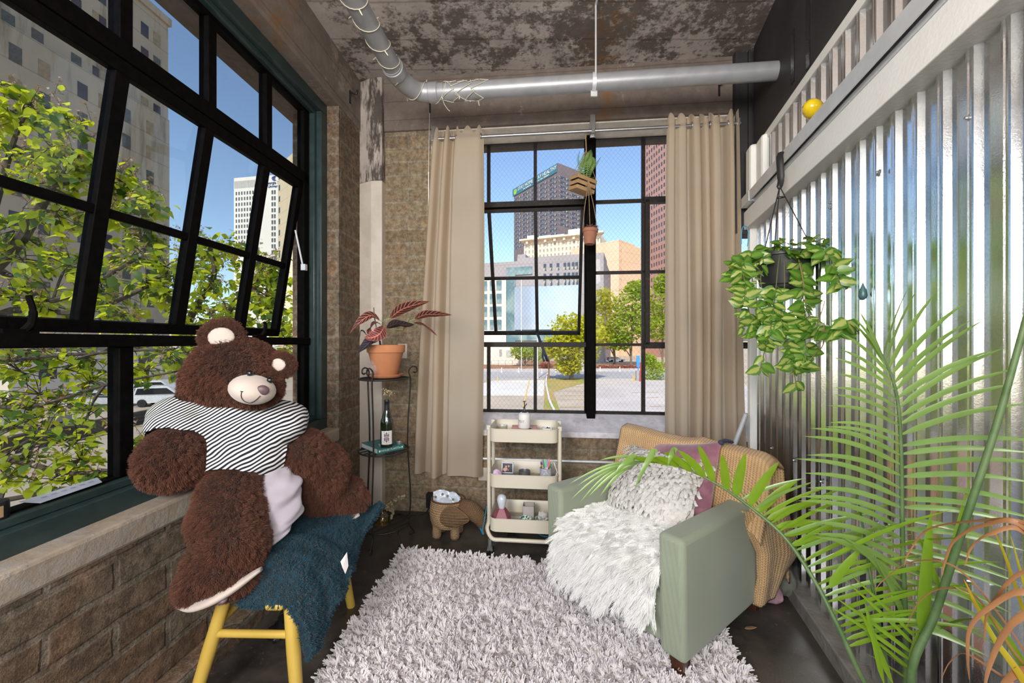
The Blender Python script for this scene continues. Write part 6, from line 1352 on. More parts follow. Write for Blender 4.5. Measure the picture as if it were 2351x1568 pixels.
# middle tray
M_PURP = pm('pink_purple_glass', (.55, .25, .50), .12, 0, (.82, .66, .82), 26, thr=(.42, .6), coat=.6)
p = on(1, 1143, 2.52); mb = MB(); q = random.Random(6)
for c, r_ in (((-.006, 0, .048), (.034, .034, .044)), ((.018, -.012, .032), (.036, .03, .032))): mb.ell(c, r_, 18, 12, Matrix.Translation(p))
mb.v = [tuple(V(v)+V((mnoise.noise(V(v)*60), mnoise.noise(V(v)*60+V((9, 0, 0))), mnoise.noise(V(v)*60+V((0, 9, 0)))))*.006) for v in mb.v]
obj('glass_ornament', mb, M_PURP, None, 'lumpy pink and purple glass ornament on the left of the middle tray', 'ornament', origin=p, smooth=50)
M_SILV = pm('silver_frame', (.50, .50, .56), .3, .7, (.42, .42, .48), 30); M_PH = pm('dark_photo', (.018, .016, .018), .3); M_SKIN = pm('photo_skin_tone', (.60, .32, .26), .5)
def pframe(name, label, p, w_, h_, rot, tilt, bw_, mfr, extra=None):
    rt = thing(name, label, 'photo frame', p); M_ = Matrix.Translation(p) @ Matrix.Rotation(rot, 4, 'Z') @ Matrix.Rotation(tilt, 4, 'X')
    mb = MB(M_); 
    for x0, x1, z0, z1 in ((-w_/2, w_/2, 0, bw_), (-w_/2, w_/2, h_-bw_, h_), (-w_/2, -w_/2+bw_, bw_, h_-bw_), (w_/2-bw_, w_/2, bw_, h_-bw_)): mb.box(x0, x1, -.005, .005, z0, z1)
    mb.box(-.01, .01, .004, .008, h_*.1, h_*.8); obj('frame', mb, mfr, rt, bevel=.002)
    mb = MB(M_); mb.box(-w_/2+bw_, w_/2-bw_, -.001, .002, bw_, h_-bw_); ph = obj('photo', mb, M_PH, rt, smooth=0)
    mb = MB(M_)
    for x, z, rx, rz_ in ((-.12, .60, .075, .10), (.10, .64, .07, .10), (-.20, .34, .17, .17), (-.05, .42, .05, .08), (.06, .30, .06, .05)): mb.ell((x*w_, -.0012, z*h_), (rx*w_, .0004, rz_*h_), 14, 8)
    obj('figures', mb, M_SKIN, ph); return rt
p = on(1, 1165, 2.585); pframe('photo_frame', 'square silver photo frame with two people at the back of the middle tray', p+V((0, 0, .045)), .078, .070, radians(-4), radians(-10), .008, M_SILV)
mb = MB(Matrix.Translation(p+V((0, -.02, 0))) @ Matrix.Rotation(radians(-4), 4, 'Z')); mb.box(-.04, .04, -.028, .028, 0, .044); obj('blue_grey_box', mb, pm('slate_blue_card', (.20, .24, .34), .5, 0, (.26, .30, .40), 60), None, 'small slate blue box under the square photo frame', 'box', origin=p, bevel=.002)
p = on(1, 1204, 2.59); tn = thing('candle_tin', 'empty grey metal candle tin behind the gold clip', 'tin', p); mb = MB(Matrix.Translation(p)); mb.lathe([(.001, .002), (.036, .0), (.038, .002), (.038, .062), (.0365, .063), (.0355, .060), (.0355, .02), (.001, .018)], 32); obj('tin', mb, pm('grey_tin', (.22, .22, .23), .35, .6), tn, smooth=40)
M_GOLD = pm('polished_gold', (.85, .55, .22), .2, 1.0)
p = on(1, 1200, 2.50); mb = MB(Matrix.Translation(p) @ Matrix.Rotation(radians(-6), 4, 'Z'))
for k, h in enumerate((.046, .050, .054, .050)):
    x = -.033+.021*k; Mk = Matrix.Translation((x, 0, h-.018)); mb.tube([(.0065*cos(a), 0, .018*sin(a)) for a in [2*pi*i/16 for i in range(17)]], .0028, 6, Mk, cap=False)
mb.cyl((-.045, 0, .014), (.042, 0, .014), .004, n=8); mb.cyl((-.03, .0, .0), (-.03, .0, .016), .004, n=8); mb.cyl((.03, .0, .0), (.03, .0, .016), .004, n=8); obj('gold_stand', mb, M_GOLD, None, 'little gold ring stand of four loops in front of the grey tin', 'ornament', origin=p, smooth=60)
p = on(1, 1253, 2.535); gp = p.copy(); M_HAM = None
m, nt, b = newmat('hammered_grey_glass'); tc = nd(nt, 'TexCoord').outputs['Object']; vo = nd(nt, 'TexVoronoi', {'Vector': tc, 'Scale': 130}).outputs[0]
setb(nt, b, col=mixc(nt, ramp(nt, vo, .2, .7), (.62, .63, .70), (.36, .37, .43)), rough=.15, spec=.6, normal=bump(nt, vo, .6, .003)); M_HAM = m
mb = MB(Matrix.Translation(p)); mb.lathe([(.001, .001), (.034, 0), (.0365, .002), (.0385, .098), (.036, .098), (.034, .010), (.001, .008)], 30); obj('pen_cup', mb, M_HAM, None, 'hammered grey glass cup full of felt pens on the middle tray', 'pen cup', origin=p, smooth=45)
PENS = [('blue', (.05, .08, .55)), ('yellow', (.80, .55, .05)), ('lilac', (.30, .22, .62)), ('black', (.02, .02, .025)), ('red', (.70, .07, .03)), ('maroon', (.35, .03, .07)), ('mint green', (.12, .62, .42)), ('dark green', (.02, .30, .16)), ('orange', (.85, .25, .03)), ('pink', (.75, .20, .45)), ('sky blue', (.22, .45, .68)), ('lime green', (.25, .72, .12)), ('turquoise', (.03, .32, .55)), ('coral', (.85, .22, .16)), ('brown', (.18, .08, .04))]
q = random.Random(12)
for k, (cn_, c_) in enumerate(PENS):
    a = radians(-170+k*(340/14))+q.uniform(-.1, .1); r0 = .018; r1 = .032+q.uniform(-.004, .002); hgt = .130+.018*sin(a)+q.uniform(-.006, .008)-(.018 if -2.6 < a < -.5 else 0)
    b0 = gp+V((-r0*cos(a)*.4, -r0*sin(a)*.4, .012)); tp = gp+V((r1*cos(a), r1*sin(a), hgt)); mid = b0.lerp(tp, .62)
    pn = thing('felt_pen', cn_+' felt pen standing in the hammered glass cup', 'pen', b0, 'felt pens in the glass cup'); mm = pm('pen_'+cn_.replace(' ', '_'), c_, .35)
    mb = MB(); mb.cyl(b0, mid, .0036, n=8); obj('barrel', mb, pm('pen_barrel_white', (.75, .74, .72), .4), pn); mb = MB(); mb.tube([mid, mid.lerp(tp, .1), mid.lerp(tp, .9), tp], [.004, .0048, .0046, .0034], 10); obj('cap', mb, mm, pn, smooth=60)
M_GEM = pm('jewelled_silver', (.70, .69, .66), .25, .6, (.40, .39, .37), 170, bm=.6, bs=170)
p = on(1, 1257, 2.465); pframe('photo_frame', 'small jewelled photo frame leaning on the pen cup', p, .052, .064, radians(-8), radians(-12), .012, M_GEM)
P6 = spline([K(1272, 1062, 2.50), K(1276, 1075, 2.48), K(1279, 1084, 2.46), K(1276, 1092, 2.46)], 5); mb = MB(); mb.tube(P6, .0022, 6); obj('white_cable', mb, M_WHITE, None, 'short white cable hooked on the right end of the middle tray', 'cable', origin=P6[0])
# bottom tray
M_ROSE = pm('rose_ceramic', (.33, .095, .135), .25, 0, (.30, .085, .12), 9, coat=.4)
p = on(2, 1152, 2.55); lp_ = thing('geometric_lamp', 'small rose pink faceted lamp with frosted bulb on the bottom tray', 'lamp', p); M_ = Matrix.Translation(p)
def poly(n, r_, z, a0): return [(r_*cos(2*pi*k/n+a0), r_*sin(2*pi*k/n+a0), z) for k in range(n)]
r0, r1, r2, r3 = poly(5, .030, 0, -pi/2), poly(5, .062, .036, -pi/2+pi/5*0), poly(5, .060, .062, -pi/2+pi/5), poly(5, .026, .108, -pi/2+pi/5)
mb = MB(M_); vs = r0+r1+r2+r3; fs = [tuple(range(5))[::-1], tuple(range(15, 20))]
for i in range(5): j = (i+1) % 5; fs += [(i, j, 5+j, 5+i), (5+i, 5+j, 10+i), (10+i, 5+j, 10+j), (10+i, 10+j, 15+j, 15+i)]
mb.add(vs, fs); obj('base', mb, M_ROSE, lp_, smooth=0, bevel=.0015)
mb = MB(M_); mb.lathe([(.018, .104), (.020, .112), (.030, .150), (.031, .165), (.026, .183), (.014, .193), (.001, .196)], 24); obj('bulb', mb, pm('frosted_bulb', (.66, .69, .76), .35, 0, (.62, .65, .72), 4, coat=.3), lp_, smooth=180)
p = on(2, 1214, 2.60); mb = MB(Matrix.Translation(p) @ Matrix.Rotation(radians(-6), 4, 'Z')); w_ = .037
mb.loft([[(x*s_, y*s_, z) for x, y in rrect(2*w_, 2*w_, .006, 3)] for s_, z in ((.95, 0), (1, .11), (.92, .11), (.90, .01))]); obj('square_vase', mb, pm('grey_stoneware', (.45, .42, .39), .7), None, 'square grey stoneware vase at the back of the bottom tray', 'vase', origin=p, smooth=40)
def bowlmat():
    m, nt, b = newmat('leaf_print_ceramic'); tc = nd(nt, 'TexCoord').outputs['Object']; vo = nd(nt, 'TexVoronoi', {'Vector': tc, 'Scale': 75}); sp = nd(nt, 'SeparateXYZ', {0: tc})
    k = ramp(nt, vo.outputs[0], .50, .56, (1, 1, 1), (0, 0, 0)); k = mth(nt, 'MULTIPLY', k, ramp(nt, noise(nt, 45, 2, .5, tc), .44, .48))
    out_ = ramp(nt, nd(nt, 'VectorMath', {0: nd(nt, 'VectorMath', {0: tc, 1: (1, 1, 0)}, operation='MULTIPLY').outputs[0]}, operation='LENGTH').outputs['Value'], .0335, .0345)
    setb(nt, b, col=mixc(nt, mth(nt, 'MULTIPLY', k, out_), (.74, .74, .73), (.03, .16, .12)), rough=.2, coat=.3); return m
M_BOWL = bowlmat()
for px, d, lab, gr in ((1206, 2.52, 'leaf-print bowl in front of the square vase', None), (1243, 2.52, 'leaf-print bowl holding scraps beside the armchair arm', None)):
    p = on(2, px, d)+V((0, 0, .012)); mb = MB(Matrix.Translation(p)); mb.lathe([(.001, .001), (.024, 0), (.034, .012), (.040, .036), (.041, .044), (.038, .044), (.033, .014), (.001, .008)], 32); obj('bowl', mb, M_BOWL, None, lab, 'bowl', 'leaf-print bowls', origin=p, smooth=60)
p = on(2, 1195, 2.515); mb = MB(Matrix.Translation(p) @ Matrix.Rotation(radians(-6), 4, 'Z')); mb.loft([[(x*s_+.02, y*s_*.6, z) for x, y in rrect(.21, .14, .03)] for s_, z in ((.85, 0), (1, .010), (.97, .011), (.84, .004))]); obj('white_dish', mb, M_CERAM, None, 'white rectangular dish under the leaf-print bowls', 'dish', origin=p, smooth=50)
p = on(2, 1246, 2.53)+V((0, 0, .048)); mb = MB(); mb.ell((0, 0, 0), (.030, .024, .022), 14, 10, Matrix.Translation(p+V((.0, .02, .012)))); mb.v = [tuple(V(v)+V((mnoise.noise(V(v)*70), mnoise.noise(V(v)*70+V((7, 0, 0))), mnoise.noise(V(v)*70+V((0, 5, 0)))))*.014) for v in mb.v]; obj('crumpled_paper', mb, pm('grey_paper', (.60, .57, .54), .8), None, 'crumpled paper scrap sitting in the leaf-print bowl by the armchair', 'paper', origin=p, smooth=20)
# blue strap and cable by the cart
M_CYAN = pm('bright_blue_nylon', (.02, .30, .52), .5)
P6 = spline([K(1117, 1162, 2.44), K(1113, 1190, 2.43), K(1108, 1215, 2.43), K(1110, 1226, 2.43)], 6); mb = MB(); mb.tube(P6, .004, 8, flat=(1.6, .7)); mb.tube([K(1103, 1213, 2.44), K(1109, 1226, 2.44)], .009, 6, flat=(1.3, .5)); obj('blue_strap', mb, M_CYAN, None, 'bright blue strap hanging at the left side of the cart', 'strap', origin=P6[0])
P6 = spline([gl(1230, 1222)+V((0, 0, .006)), gl(1240, 1230)+V((0, 0, .006)), gl(1256, 1234)+V((0, 0, .006)), gl(1285, 1230)+V((0, 0, .006))], 5); mb = MB(); mb.tube(P6, .004, 6); obj('blue_cable', mb, M_CYAN, None, 'thin blue cable on the floor behind the cart frame', 'cable', origin=P6[0])
mb = MB(); g0 = gl(1180, 1240); mb.loft([[tuple(V(p)+V((0, 0, z))) for p in (gl(1163, 1238), gl(1190, 1238), gl(1178, 1222), gl(1168, 1222))] for z in (.002, .014)]); obj('black_bag', mb, M_BLK, None, 'flat black pouch on the floor under the cart', 'pouch', origin=g0, bevel=.003)
# ------------------------------------------------------------------ things hanging in the back window
M_JUTE = pm('jute_twine', (.42, .28, .16), .95, 0, (.34, .22, .12), 80); M_PINE = pm('pine_slat', (.46, .29, .145), .6, 0, (.40, .245, .115), 16)
WD = 2.865; h0 = at(1344, 296, 2.93)
hc = thing('hanging_crate', 'little pine crate planter of faux fern hanging from the curtain rod', 'planter', at(1338, 423, WD))
MCr = Matrix.Translation(at(1337, 424, WD)) @ Matrix.Rotation(radians(28), 4, 'Z') @ Matrix.Rotation(radians(7), 4, 'Y') @ Matrix.Rotation(radians(8), 4, 'X')
for z in (-.042, -.006, .030):
    w_, dd = .072+.006*(z > 0)+.0, .048
    for x0, x1, y0, y1 in ((-w_, w_, -dd-.006, -dd), (-w_, w_, dd, dd+.006), (-w_-.006, -w_, -dd-.006, dd+.006), (w_, w_+.006, -dd-.006, dd+.006)): mb = MB(MCr); mb.box(x0, x1, y0, y1, z-.012, z+.014); obj('slat', mb, M_PINE, hc, bevel=.0015)
mb = MB(MCr); mb.box(-.07, .07, -.046, .046, -.055, -.048); obj('floor_board', mb, M_PINE, hc); mb = MB(MCr); mb.box(-.068, .068, -.045, .045, .0, .030); obj('soil', mb, M_SOIL, hc)
mb = MB(); tp = MCr @ V((0, 0, .26))
kn = at(1346, 345, 2.88)
for x, y in ((-.07, -.045), (.07, -.045), (.07, .045), (-.07, .045)): mb.tube([MCr @ V((x*1.08, y*1.15, .04)), kn], .002, 5)
mb.tube([kn, h0], .004, 6)
for k in range(14): p = kn.lerp(h0, k/13); mb.ell(tuple(p), (.0055, .0055, .004), 6, 4)
obj('cord', mb, M_JUTE, hc)
M_FERN1 = leafm('faux_fern', (.28, .42, .14), (.45, .60, .18), .4, (.20, .34, .10), 30); M_FERN2 = leafm('faux_green', (.10, .24, .05), (.22, .40, .05), .35, (.07, .18, .04), 30)
def fernfrond(mb, pts, W, n=16):
    P = spline(pts, 6); k = len(P); mb.tube(P, .0012, 4)
    for i in range(2, k):
        t = i/(k-1); d = (P[min(k-1, i+1)]-P[i-1]).normalized(); s = d.cross(V((0, -1, .1))).normalized(); L_ = W*sin(pi*min(1, .12+t*.86))**.8
        for q in (1, -1): mb.leaf(P[i], s*q+d*.55, (0, -1, .2), L_, L_*.30, .2, .1, 3)
c0 = MCr @ V((0, 0, .03)); mb = MB(); mb2 = MB()
fernfrond(mb, [c0+V((.015, 0, 0)), at(1343, 380, WD), at(1351, 362, WD), at(1357, 344, WD-.01)], .040); fernfrond(mb, [c0+V((.03, 0, 0)), at(1354, 390, WD-.02), at(1361, 372, WD-.03), at(1358, 360, WD-.04)], .034); fernfrond(mb, [c0, at(1338, 385, WD-.02), at(1341, 367, WD-.02), at(1339, 352, WD-.02)], .030); fernfrond(mb, [c0, at(1330, 395, WD-.02), at(1336, 380, WD-.02), at(1334, 370, WD-.03)], .026)
fernfrond(mb2, [c0+V((-.02, 0, 0)), at(1331, 385, WD), at(1327, 365, WD), at(1331, 348, WD)], .016); fernfrond(mb2, [c0+V((.04, 0, 0)), at(1362, 386, WD), at(1371, 374, WD), at(1379, 361, WD)], .015)
q = random.Random(4)
for k in range(46):
    u = q.uniform(-1, 1); p = MCr @ V((u*.065, q.uniform(-.045, .02), .035)); mb2.leaf(p, V((u*.6+q.gauss(0, .4), q.gauss(-.3, .4), q.uniform(.2, 1))), (0, 0, 1), q.uniform(.02, .04), .018, .5, .2, 4)
obj('fern', mb, M_FERN1, hc, smooth=180); obj('greenery', mb2, M_FERN2, hc, smooth=180)
mb = MB(); kp = at(1351, 418, WD-.07)
for k in range(7): a = k*.9; mb.tube([kp+V((.004*sin(a), 0, .012)), kp+V((-.022+.007*k*.8, -.004, -.025)), kp+V((-.012+.005*k, -.004, -.055-.004*(k % 3))), kp+V((.006+.003*k, 0, -.03)), kp+V((.004*sin(a), 0, .012))], .0014, 4)
obj('twine_bow', mb, M_JUTE, hc)
hp = thing('hanging_pot', 'small terracotta pot of dried plant hanging below the pine crate', 'plant pot', at(1353, 562, WD))
M_TER2 = pm('small_terracotta', (.40, .175, .11), .85, 0, (.36, .155, .10), 30)
pb = at(1353.5, 561, WD); MPt = Matrix.Translation(pb) @ Matrix.Rotation(radians(3), 4, 'Y'); mb = MB(MPt); mb.lathe([(.001, .0), (.036, 0), (.038, .003), (.050, .085), (.055, .088), (.056, .110), (.052, .112), (.048, .10), (.001, .095)], 30); obj('pot', mb, M_TER2, hp, smooth=35)
mb = MB()
for a in (-1, 0, 1): mb.tube(spline([kp+V((0, 0, -.01)), kp.lerp(pb+V((a*.05, -.02, .105)), .5)+V((a*.006, 0, 0)), pb+V((a*.052, -.02, .108))], 4), .0024, 5)
obj('cord', mb, M_JUTE, hp)
mb = MB()
for k in range(60): a = q.uniform(0, 2*pi); mb.leaf(pb+V((.035*cos(a), .035*sin(a), .108)), V((cos(a)*q.random(), sin(a)*q.random(), q.uniform(.3, 1))), (0, 0, 1), q.uniform(.02, .04), .014, .8, .4, 3)
obj('dried_plant', mb, pm('dry_brown_leaf', (.20, .09, .05), .9, 0, (.30, .16, .08), 40), hp, smooth=180)
# ------------------------------------------------------------------ hanging hoya by the metal wall
def rwp(s, y, z): return MR @ V((s, y, z))
HC = V((1.325, 1.945, 0)); q = random.Random(21)
M_BPOT = pm('black_plastic_pot', (.016, .016, .017), .45, 0, (.022, .022, .023), 12)
hy = thing('hanging_hoya', 'trailing variegated hoya in a black hanging pot by the metal wall', 'hanging plant', (HC.x, HC.y, 1.575))
MH = Matrix.Translation((HC.x, HC.y, 1.575))
mb = MB(MH); mb.lathe([(.001, .012), (.05, .012), (.058, 0), (.088, .004), (.092, .016), (.098, .020), (.128, .150), (.137, .152), (.138, .168), (.130, .168), (.122, .15), (.001, .14)], 40); obj('pot', mb, M_BPOT, hy, smooth=35)
mb = MB(MH); mb.lathe([(.001, .152), (.08, .150), (.121, .146)], 24); obj('soil', mb, M_SOIL, hy)
hk = V((1.335, 1.985, 2.235)); kn = at(1783, 455, 1.955); top = at(1790, 428, 1.97)
mb = MB(); mb.tube(spline([hk+V((.012, .01, .03)), hk+V((.0, 0, .005)), hk+V((-.004, -.008, -.03)), hk.lerp(top, .75)+V((.006, 0, 0)), top], 6), [.012]*9+[.0125]*9+[.011]*7, 8, flat=(1.3, .6)); mb.ell(tuple(top), (.013, .008, .016), 10, 8)
for a in (100, 220, 340):
    e = V((HC.x+.132*cos(radians(a)), HC.y+.132*sin(radians(a)), 1.735)); md = top.lerp(e, .16); mb.tube([top, md, e], .0024, 5)
a_ = [top.lerp(V((HC.x+.132*cos(radians(a)), HC.y+.132*sin(radians(a)), 1.735)), .16) for a in (100, 220, 340)]
for i in range(3): mb.tube([a_[i], a_[(i+1) % 3]], .0024, 5)
obj('hanger', mb, M_BPOT, hy, smooth=60)
def hoyamat(name, mid, edge):
    m, nt, b = newmat(name); uv = nd(nt, 'TexCoord').outputs['UV']; sp = nd(nt, 'SeparateXYZ', {0: uv}); oc = nd(nt, 'TexCoord').outputs['Object']
    ax = mth(nt, 'ABSOLUTE', mth(nt, 'SUBTRACT', sp.outputs[0], .5)); ax = mth(nt, 'ADD', ax, mth(nt, 'MULTIPLY', mth(nt, 'SUBTRACT', noise(nt, 60, 4, .6, oc), .5), .35))
    k = ramp(nt, ax, .16, .30); setb(nt, b, col=mixc(nt, k, mid, edge), rough=.28, spec=.5)
    t = nd(nt, 'BsdfTranslucent', {'Color': mixc(nt, k, tuple(min(1, x*1.7) for x in mid), tuple(x*2.2 for x in edge))})
    nt.links.new(nd(nt, 'MixShader', {0: .4, 1: b.outputs[0], 2: t.outputs[0]}).outputs[0], nt.nodes['Material Output'].inputs[0]); return m
M_HOY = [hoyamat('variegated_hoya_leaf', (.50, .55, .16), (.10, .24, .03)), hoyamat('green_hoya_leaf', (.20, .36, .05), (.09, .22, .03))]
def addleafuv(mb, uvs, b, d, up, L, W, bend, fold, n=6):
    f0 = len(mb.f); mb.leaf(b, d, up, L, W, bend, fold, n, .42)
    for i in range(n):
        for k in (0, 1): uvs.append([(k/2, i/n), ((k+1)/2, i/n), ((k+1)/2, (i+1)/n), (k/2, (i+1)/n)])
D0 = HC.y
vines = [[(1790, 585, D0-.10), (1786, 615, D0-.15), (1781, 665, D0-.15), (1772, 740, D0-.13), (1757, 800, D0-.12), (1742, 862, D0-.12)],
 [(1800, 600, D0-.11), (1801, 660, D0-.15), (1793, 730, D0-.13), (1806, 780, D0-.12), (1818, 830, D0-.12), (1828, 882, D0-.12)],
 [(1836, 582, D0-.10), (1843, 640, D0-.14), (1845, 700, D0-.13), (1858, 745, D0-.12), (1880, 760, D0-.12), (1918, 765, D0-.12), (1945, 735, D0-.11)],
 [(1760, 585, D0-.05), (1715, 600, D0-.07), (1700, 650, D0-.08), (1722, 720, D0-.08), (1738, 780, D0-.08)],
 [(1770, 590, D0-.08), (1728, 610, D0-.10), (1735, 680, D0-.11), (1762, 745, D0-.11), (1778, 800, D0-.11)],
 [(1765, 600, D0-.08), (1746, 640, D0-.11), (1763, 700, D0-.11), (1800, 735, D0-.12), (1810, 790, D0-.12), (1838, 830, D0-.12), (1862, 845, D0-.12)],
 [(1850, 570, D0-.06), (1880, 575, D0-.10), (1905, 590, D0-.12), (1920, 625, D0-.13), (1930, 655, D0-.13)],
 [(1745, 595, D0-.03), (1700, 600, D0-.03), (1684, 625, D0-.04), (1690, 670, D0-.05)],
 [(1740, 580, D0-.10), (1705, 605, D0-.13), (1712, 660, D0-.13), (1705, 700, D0-.12)],
 [(1845, 665, D0-.12), (1838, 700, D0-.13), (1830, 740, D0-.12), (1850, 790, D0-.12), (1845, 850, D0-.12)]]
mb = MB(); ml = MB(); uvs = []
for vi, vv in enumerate(vines):
    P = spline([at(x, y, min(d, .875/max(.01, (x-CX)/F-.273))) for x, y, d in vv], 7); mb.tube(P, .0021, 5)
    for i in range(1, len(P)):
        if q.random() < .30 or (vi in (0, 1, 4, 5, 9) and i < len(P)*.36 and q.random() < .85): continue
        for s_ in (1, -1):
            if q.random() < .30 and vi != 2: continue
            if vi == 2 and i > 16 and q.random() < .45: continue
            d = V((s_*q.uniform(.5, 1.0), q.uniform(-.7, .2), q.uniform(-.9, .35))); L_ = q.uniform(.046, .082)
            ml.cur = 0 if q.random() < .62 else 1
            addleafuv(ml, uvs, P[i], d, V((q.gauss(0, .5), -1+q.gauss(0, .3), q.uniform(-.2, .6))), L_, L_*q.uniform(.56, .72), q.uniform(.1, .5), .15)
for k in range(120):                              # the mound over the rim
    a = q.uniform(0, 2*pi); r_ = .155*math.sqrt(q.random()); p = V((HC.x+r_*cos(a), HC.y+r_*sin(a)*.9-.02, 1.735+.075*(1-(r_/.155)**2)*q.random()+q.uniform(-.03, .03)))
    ml.cur = 0 if q.random() < .5 else 1
    L_ = q.uniform(.045, .075); addleafuv(ml, uvs, p, V((cos(a)+q.gauss(0, .4), sin(a)+q.gauss(0, .4), q.uniform(-.5, .5))), V((q.gauss(0, .4), q.gauss(-.8, .3), .8)), L_, L_*.6, q.uniform(.2, .6), .15)
for k in range(46):                               # short shoots on the window side
    p = at(q.uniform(1690, 1760), q.uniform(585, 760), D0-q.uniform(.02, .14)); ml.cur = 0 if q.random() < .7 else 1
    L_ = q.uniform(.03, .05); addleafuv(ml, uvs, p, V((q.gauss(-.3, .7), q.gauss(-.3, .5), q.uniform(-1, .3))), V((q.gauss(0, .5), -1, q.uniform(.2, 1))), L_, L_*.55, q.uniform(.1, .5), .15)
tw = MB(); 
for pts in ([(1875, 750, D0-.12), (1890, 705, D0-.11), (1893, 690, D0-.10)], [(1846, 838, D0-.12), (1870, 815, D0-.11), (1890, 790, D0-.10), (1892, 740, D0-.09)], [(1846, 640, D0-.14), (1850, 700, D0-.13), (1862, 735, D0-.12)], [(1830, 580, D0-.12), (1843, 640, D0-.15), (1850, 705, D0-.13)]): tw.tube(spline([at(x, y, min(d, .875/((x-CX)/F-.273))) for x, y, d in pts], 5), .0022, 5)
obj('vines', mb, M_STEM, hy); obj('woody_vine', tw, pm('brown_vine', (.30, .19, .11), .8), hy)
o = obj('leaves', ml, M_HOY, hy, smooth=180); uv = o.data.uv_layers.new(name='UVMap')
flat = [c for f in uvs for c in f]
for i, lp in enumerate(o.data.loops): uv.data[i].uv = flat[i]
mb = MB(); mb.tube(spline([at(1702, 560, 2.2), at(1703, 530, 2.2), at(1708, 519, 2.2), at(1716, 524, 2.2), at(1719, 545, 2.2), at(1716, 565, 2.2)], 6), .0025, 6); obj('wire_loop', mb, M_CYAN, None, 'thin blue wire loop behind the hanging hoya', 'wire', origin=at(1702, 560, 2.2))
# ------------------------------------------------------------------ things on the metal wall
p = at(1866, 250, 1.75); mb = MB(Matrix.Translation(p) @ Matrix.Rotation(.5, 4, 'Z') @ Matrix.Rotation(.35, 4, 'Y')); mb.lathe([(.001, -.045), (.014, -.043), (.028, -.032), (.037, -.010), (.038, .008), (.033, .028), (.022, .042), (.008, .050), (.001, .051)], 28, Matrix.Rotation(pi/2, 4, 'Y')); obj('yellow_ornament', mb, pm('glossy_yellow', (.80, .56, .01), .12, coat=.6), None, 'glossy yellow egg-shaped ornament on the steel track', 'ornament', origin=p, smooth=180)
k0 = (1981-CX)/F; d_ = .93/(k0-.273); p = at(1981, 668, d_-.01); mb = MB(Matrix.Translation(p)); mb.lathe([(.001, -.032), (.010, -.030), (.014, -.020), (.012, 0), (.005, .020), (.002, .030), (.001, .031)], 16); mb.ell((.006, .008, -.012), (.012, .008, .014), 10, 8); obj('adhesive_hook', mb, pm('teal_plastic_hook', (.06, .14, .15), .35), None, 'small dark teal drop-shaped hook stuck on the metal wall', 'hook', origin=p, smooth=180)
for px, py in ((2225, 270), (2018, 395), (1908, 465), (1908, 477), (1836, 517), (1888, 1106), (1825, 1057), (1730, 1001), (1773, 1029), (2228, 1334), (2012, 1201)):
    kx = (px-CX)/F; d_ = .9285/(kx-.273); p = at(px, py, d_); n_ = MR.to_3x3() @ V((0, 1, 0)); mb = MB(frz(p, n_)); mb.lathe([(.001, .010), (.004, .010), (.0055, .006), (.0055, .001), (.009, .0), (.009, -.003)], 8); obj('screw', mb, M_CHROME, None, smooth=0, kind='structure')
# leaning pipe at the end of the metal wall
a, b_ = at(1712, 952, 2.56), at(1690, 1012, 2.60); d = (b_-a).normalized(); mb = MB(); b2 = a+d*((CH-.0-(a.z*0))*0+ (a.z)/(-d.z)) if False else V((1.30, 2.66, .02))
mb.cyl(at(1713, 950, 2.55), b2.lerp(at(1690, 1012, 2.60), .0) if False else at(1668, 1072, 2.62), .015, n=16); obj('leaning_pipe', mb, M_STEEL, None, 'grey metal pipe leaning in the corner behind the armchair', 'pipe', origin=at(1700, 980, 2.58))
# ------------------------------------------------------------------ palm in the foreground
M_PALM = leafm('palm_leaflet', (.24, .38, .11), (.48, .66, .06), .40, (.19, .32, .085), 9, rough=.26, spec=.6); M_PALMS = pm('palm_stalk', (.06, .115, .035), .5, 0, (.10, .155, .06), 20); M_PALMY = leafm('palm_bright_leaflet', (.24, .40, .035), (.56, .78, .02), .55, (.20, .34, .03), 30, rough=.35)  # the bright leaflet green has backlight put into its colour
PB = V((1.0, 1.02, .29))
palm = thing('potted_palm', 'feathery green palm whose fronds fill the right foreground', 'palm', (1.005, 1.02, 0))
mb = MB(Matrix.Translation((1.005, 1.02, 0))); mb.lathe([(.001, .0), (.075, 0), (.08, .01), (.098, .27), (.104, .275), (.104, .30), (.096, .30), (.093, .27), (.001, .27)], 32); obj('pot', mb, M_BPOT, palm, smooth=40)
mb = MB(Matrix.Translation((1.005, 1.02, 0))); mb.lathe([(.001, .285), (.094, .28)], 24); obj('soil', mb, M_SOIL, palm)
def blade(mb, p, e, W, sag=.12, up=(0, -.5, 1), n=7, drop=None, face=None):
    """long narrow leaflet from p to e with a fold along the middle"""
    p, e = V(p), V(e); L_ = (e-p).length; d = (e-p).normalized(); dn = V((0, 0, -1)); vs = []
    f = V(face) if face else V((0, -1, .25)); prev = None
    for i in range(n+1):
        t = i/n; c = p.lerp(e, t)-dn*(L_*sag*sin(pi*min(1, t))*.9)+dn*(L_*sag*.35*t*t*0)
        if prev is None: dd = d
        s = d.cross(f).normalized(); w_ = W*.5*min(1, .25+t*5)*(1-t**3.0)**.8 if t < 1 else W*.01
        vs += [c-s*w_-f*(w_*.35), c, c+s*w_-f*(w_*.35)]
    mb.add(vs, [(i*3+k, i*3+k+1, i*3+k+4, i*3+k+3) for i in range(n) for k in (0, 1)])
def rach(pts, r0, r1, nm='stalk', mat=None):
    P = spline(pts, 8); n = len(P); mb = MB(); mb.tube(P, [r0+(r1-r0)*i/(n-1) for i in range(n)], 8); o = obj(nm, mb, mat or M_PALMS, palm, smooth=60); return P, o
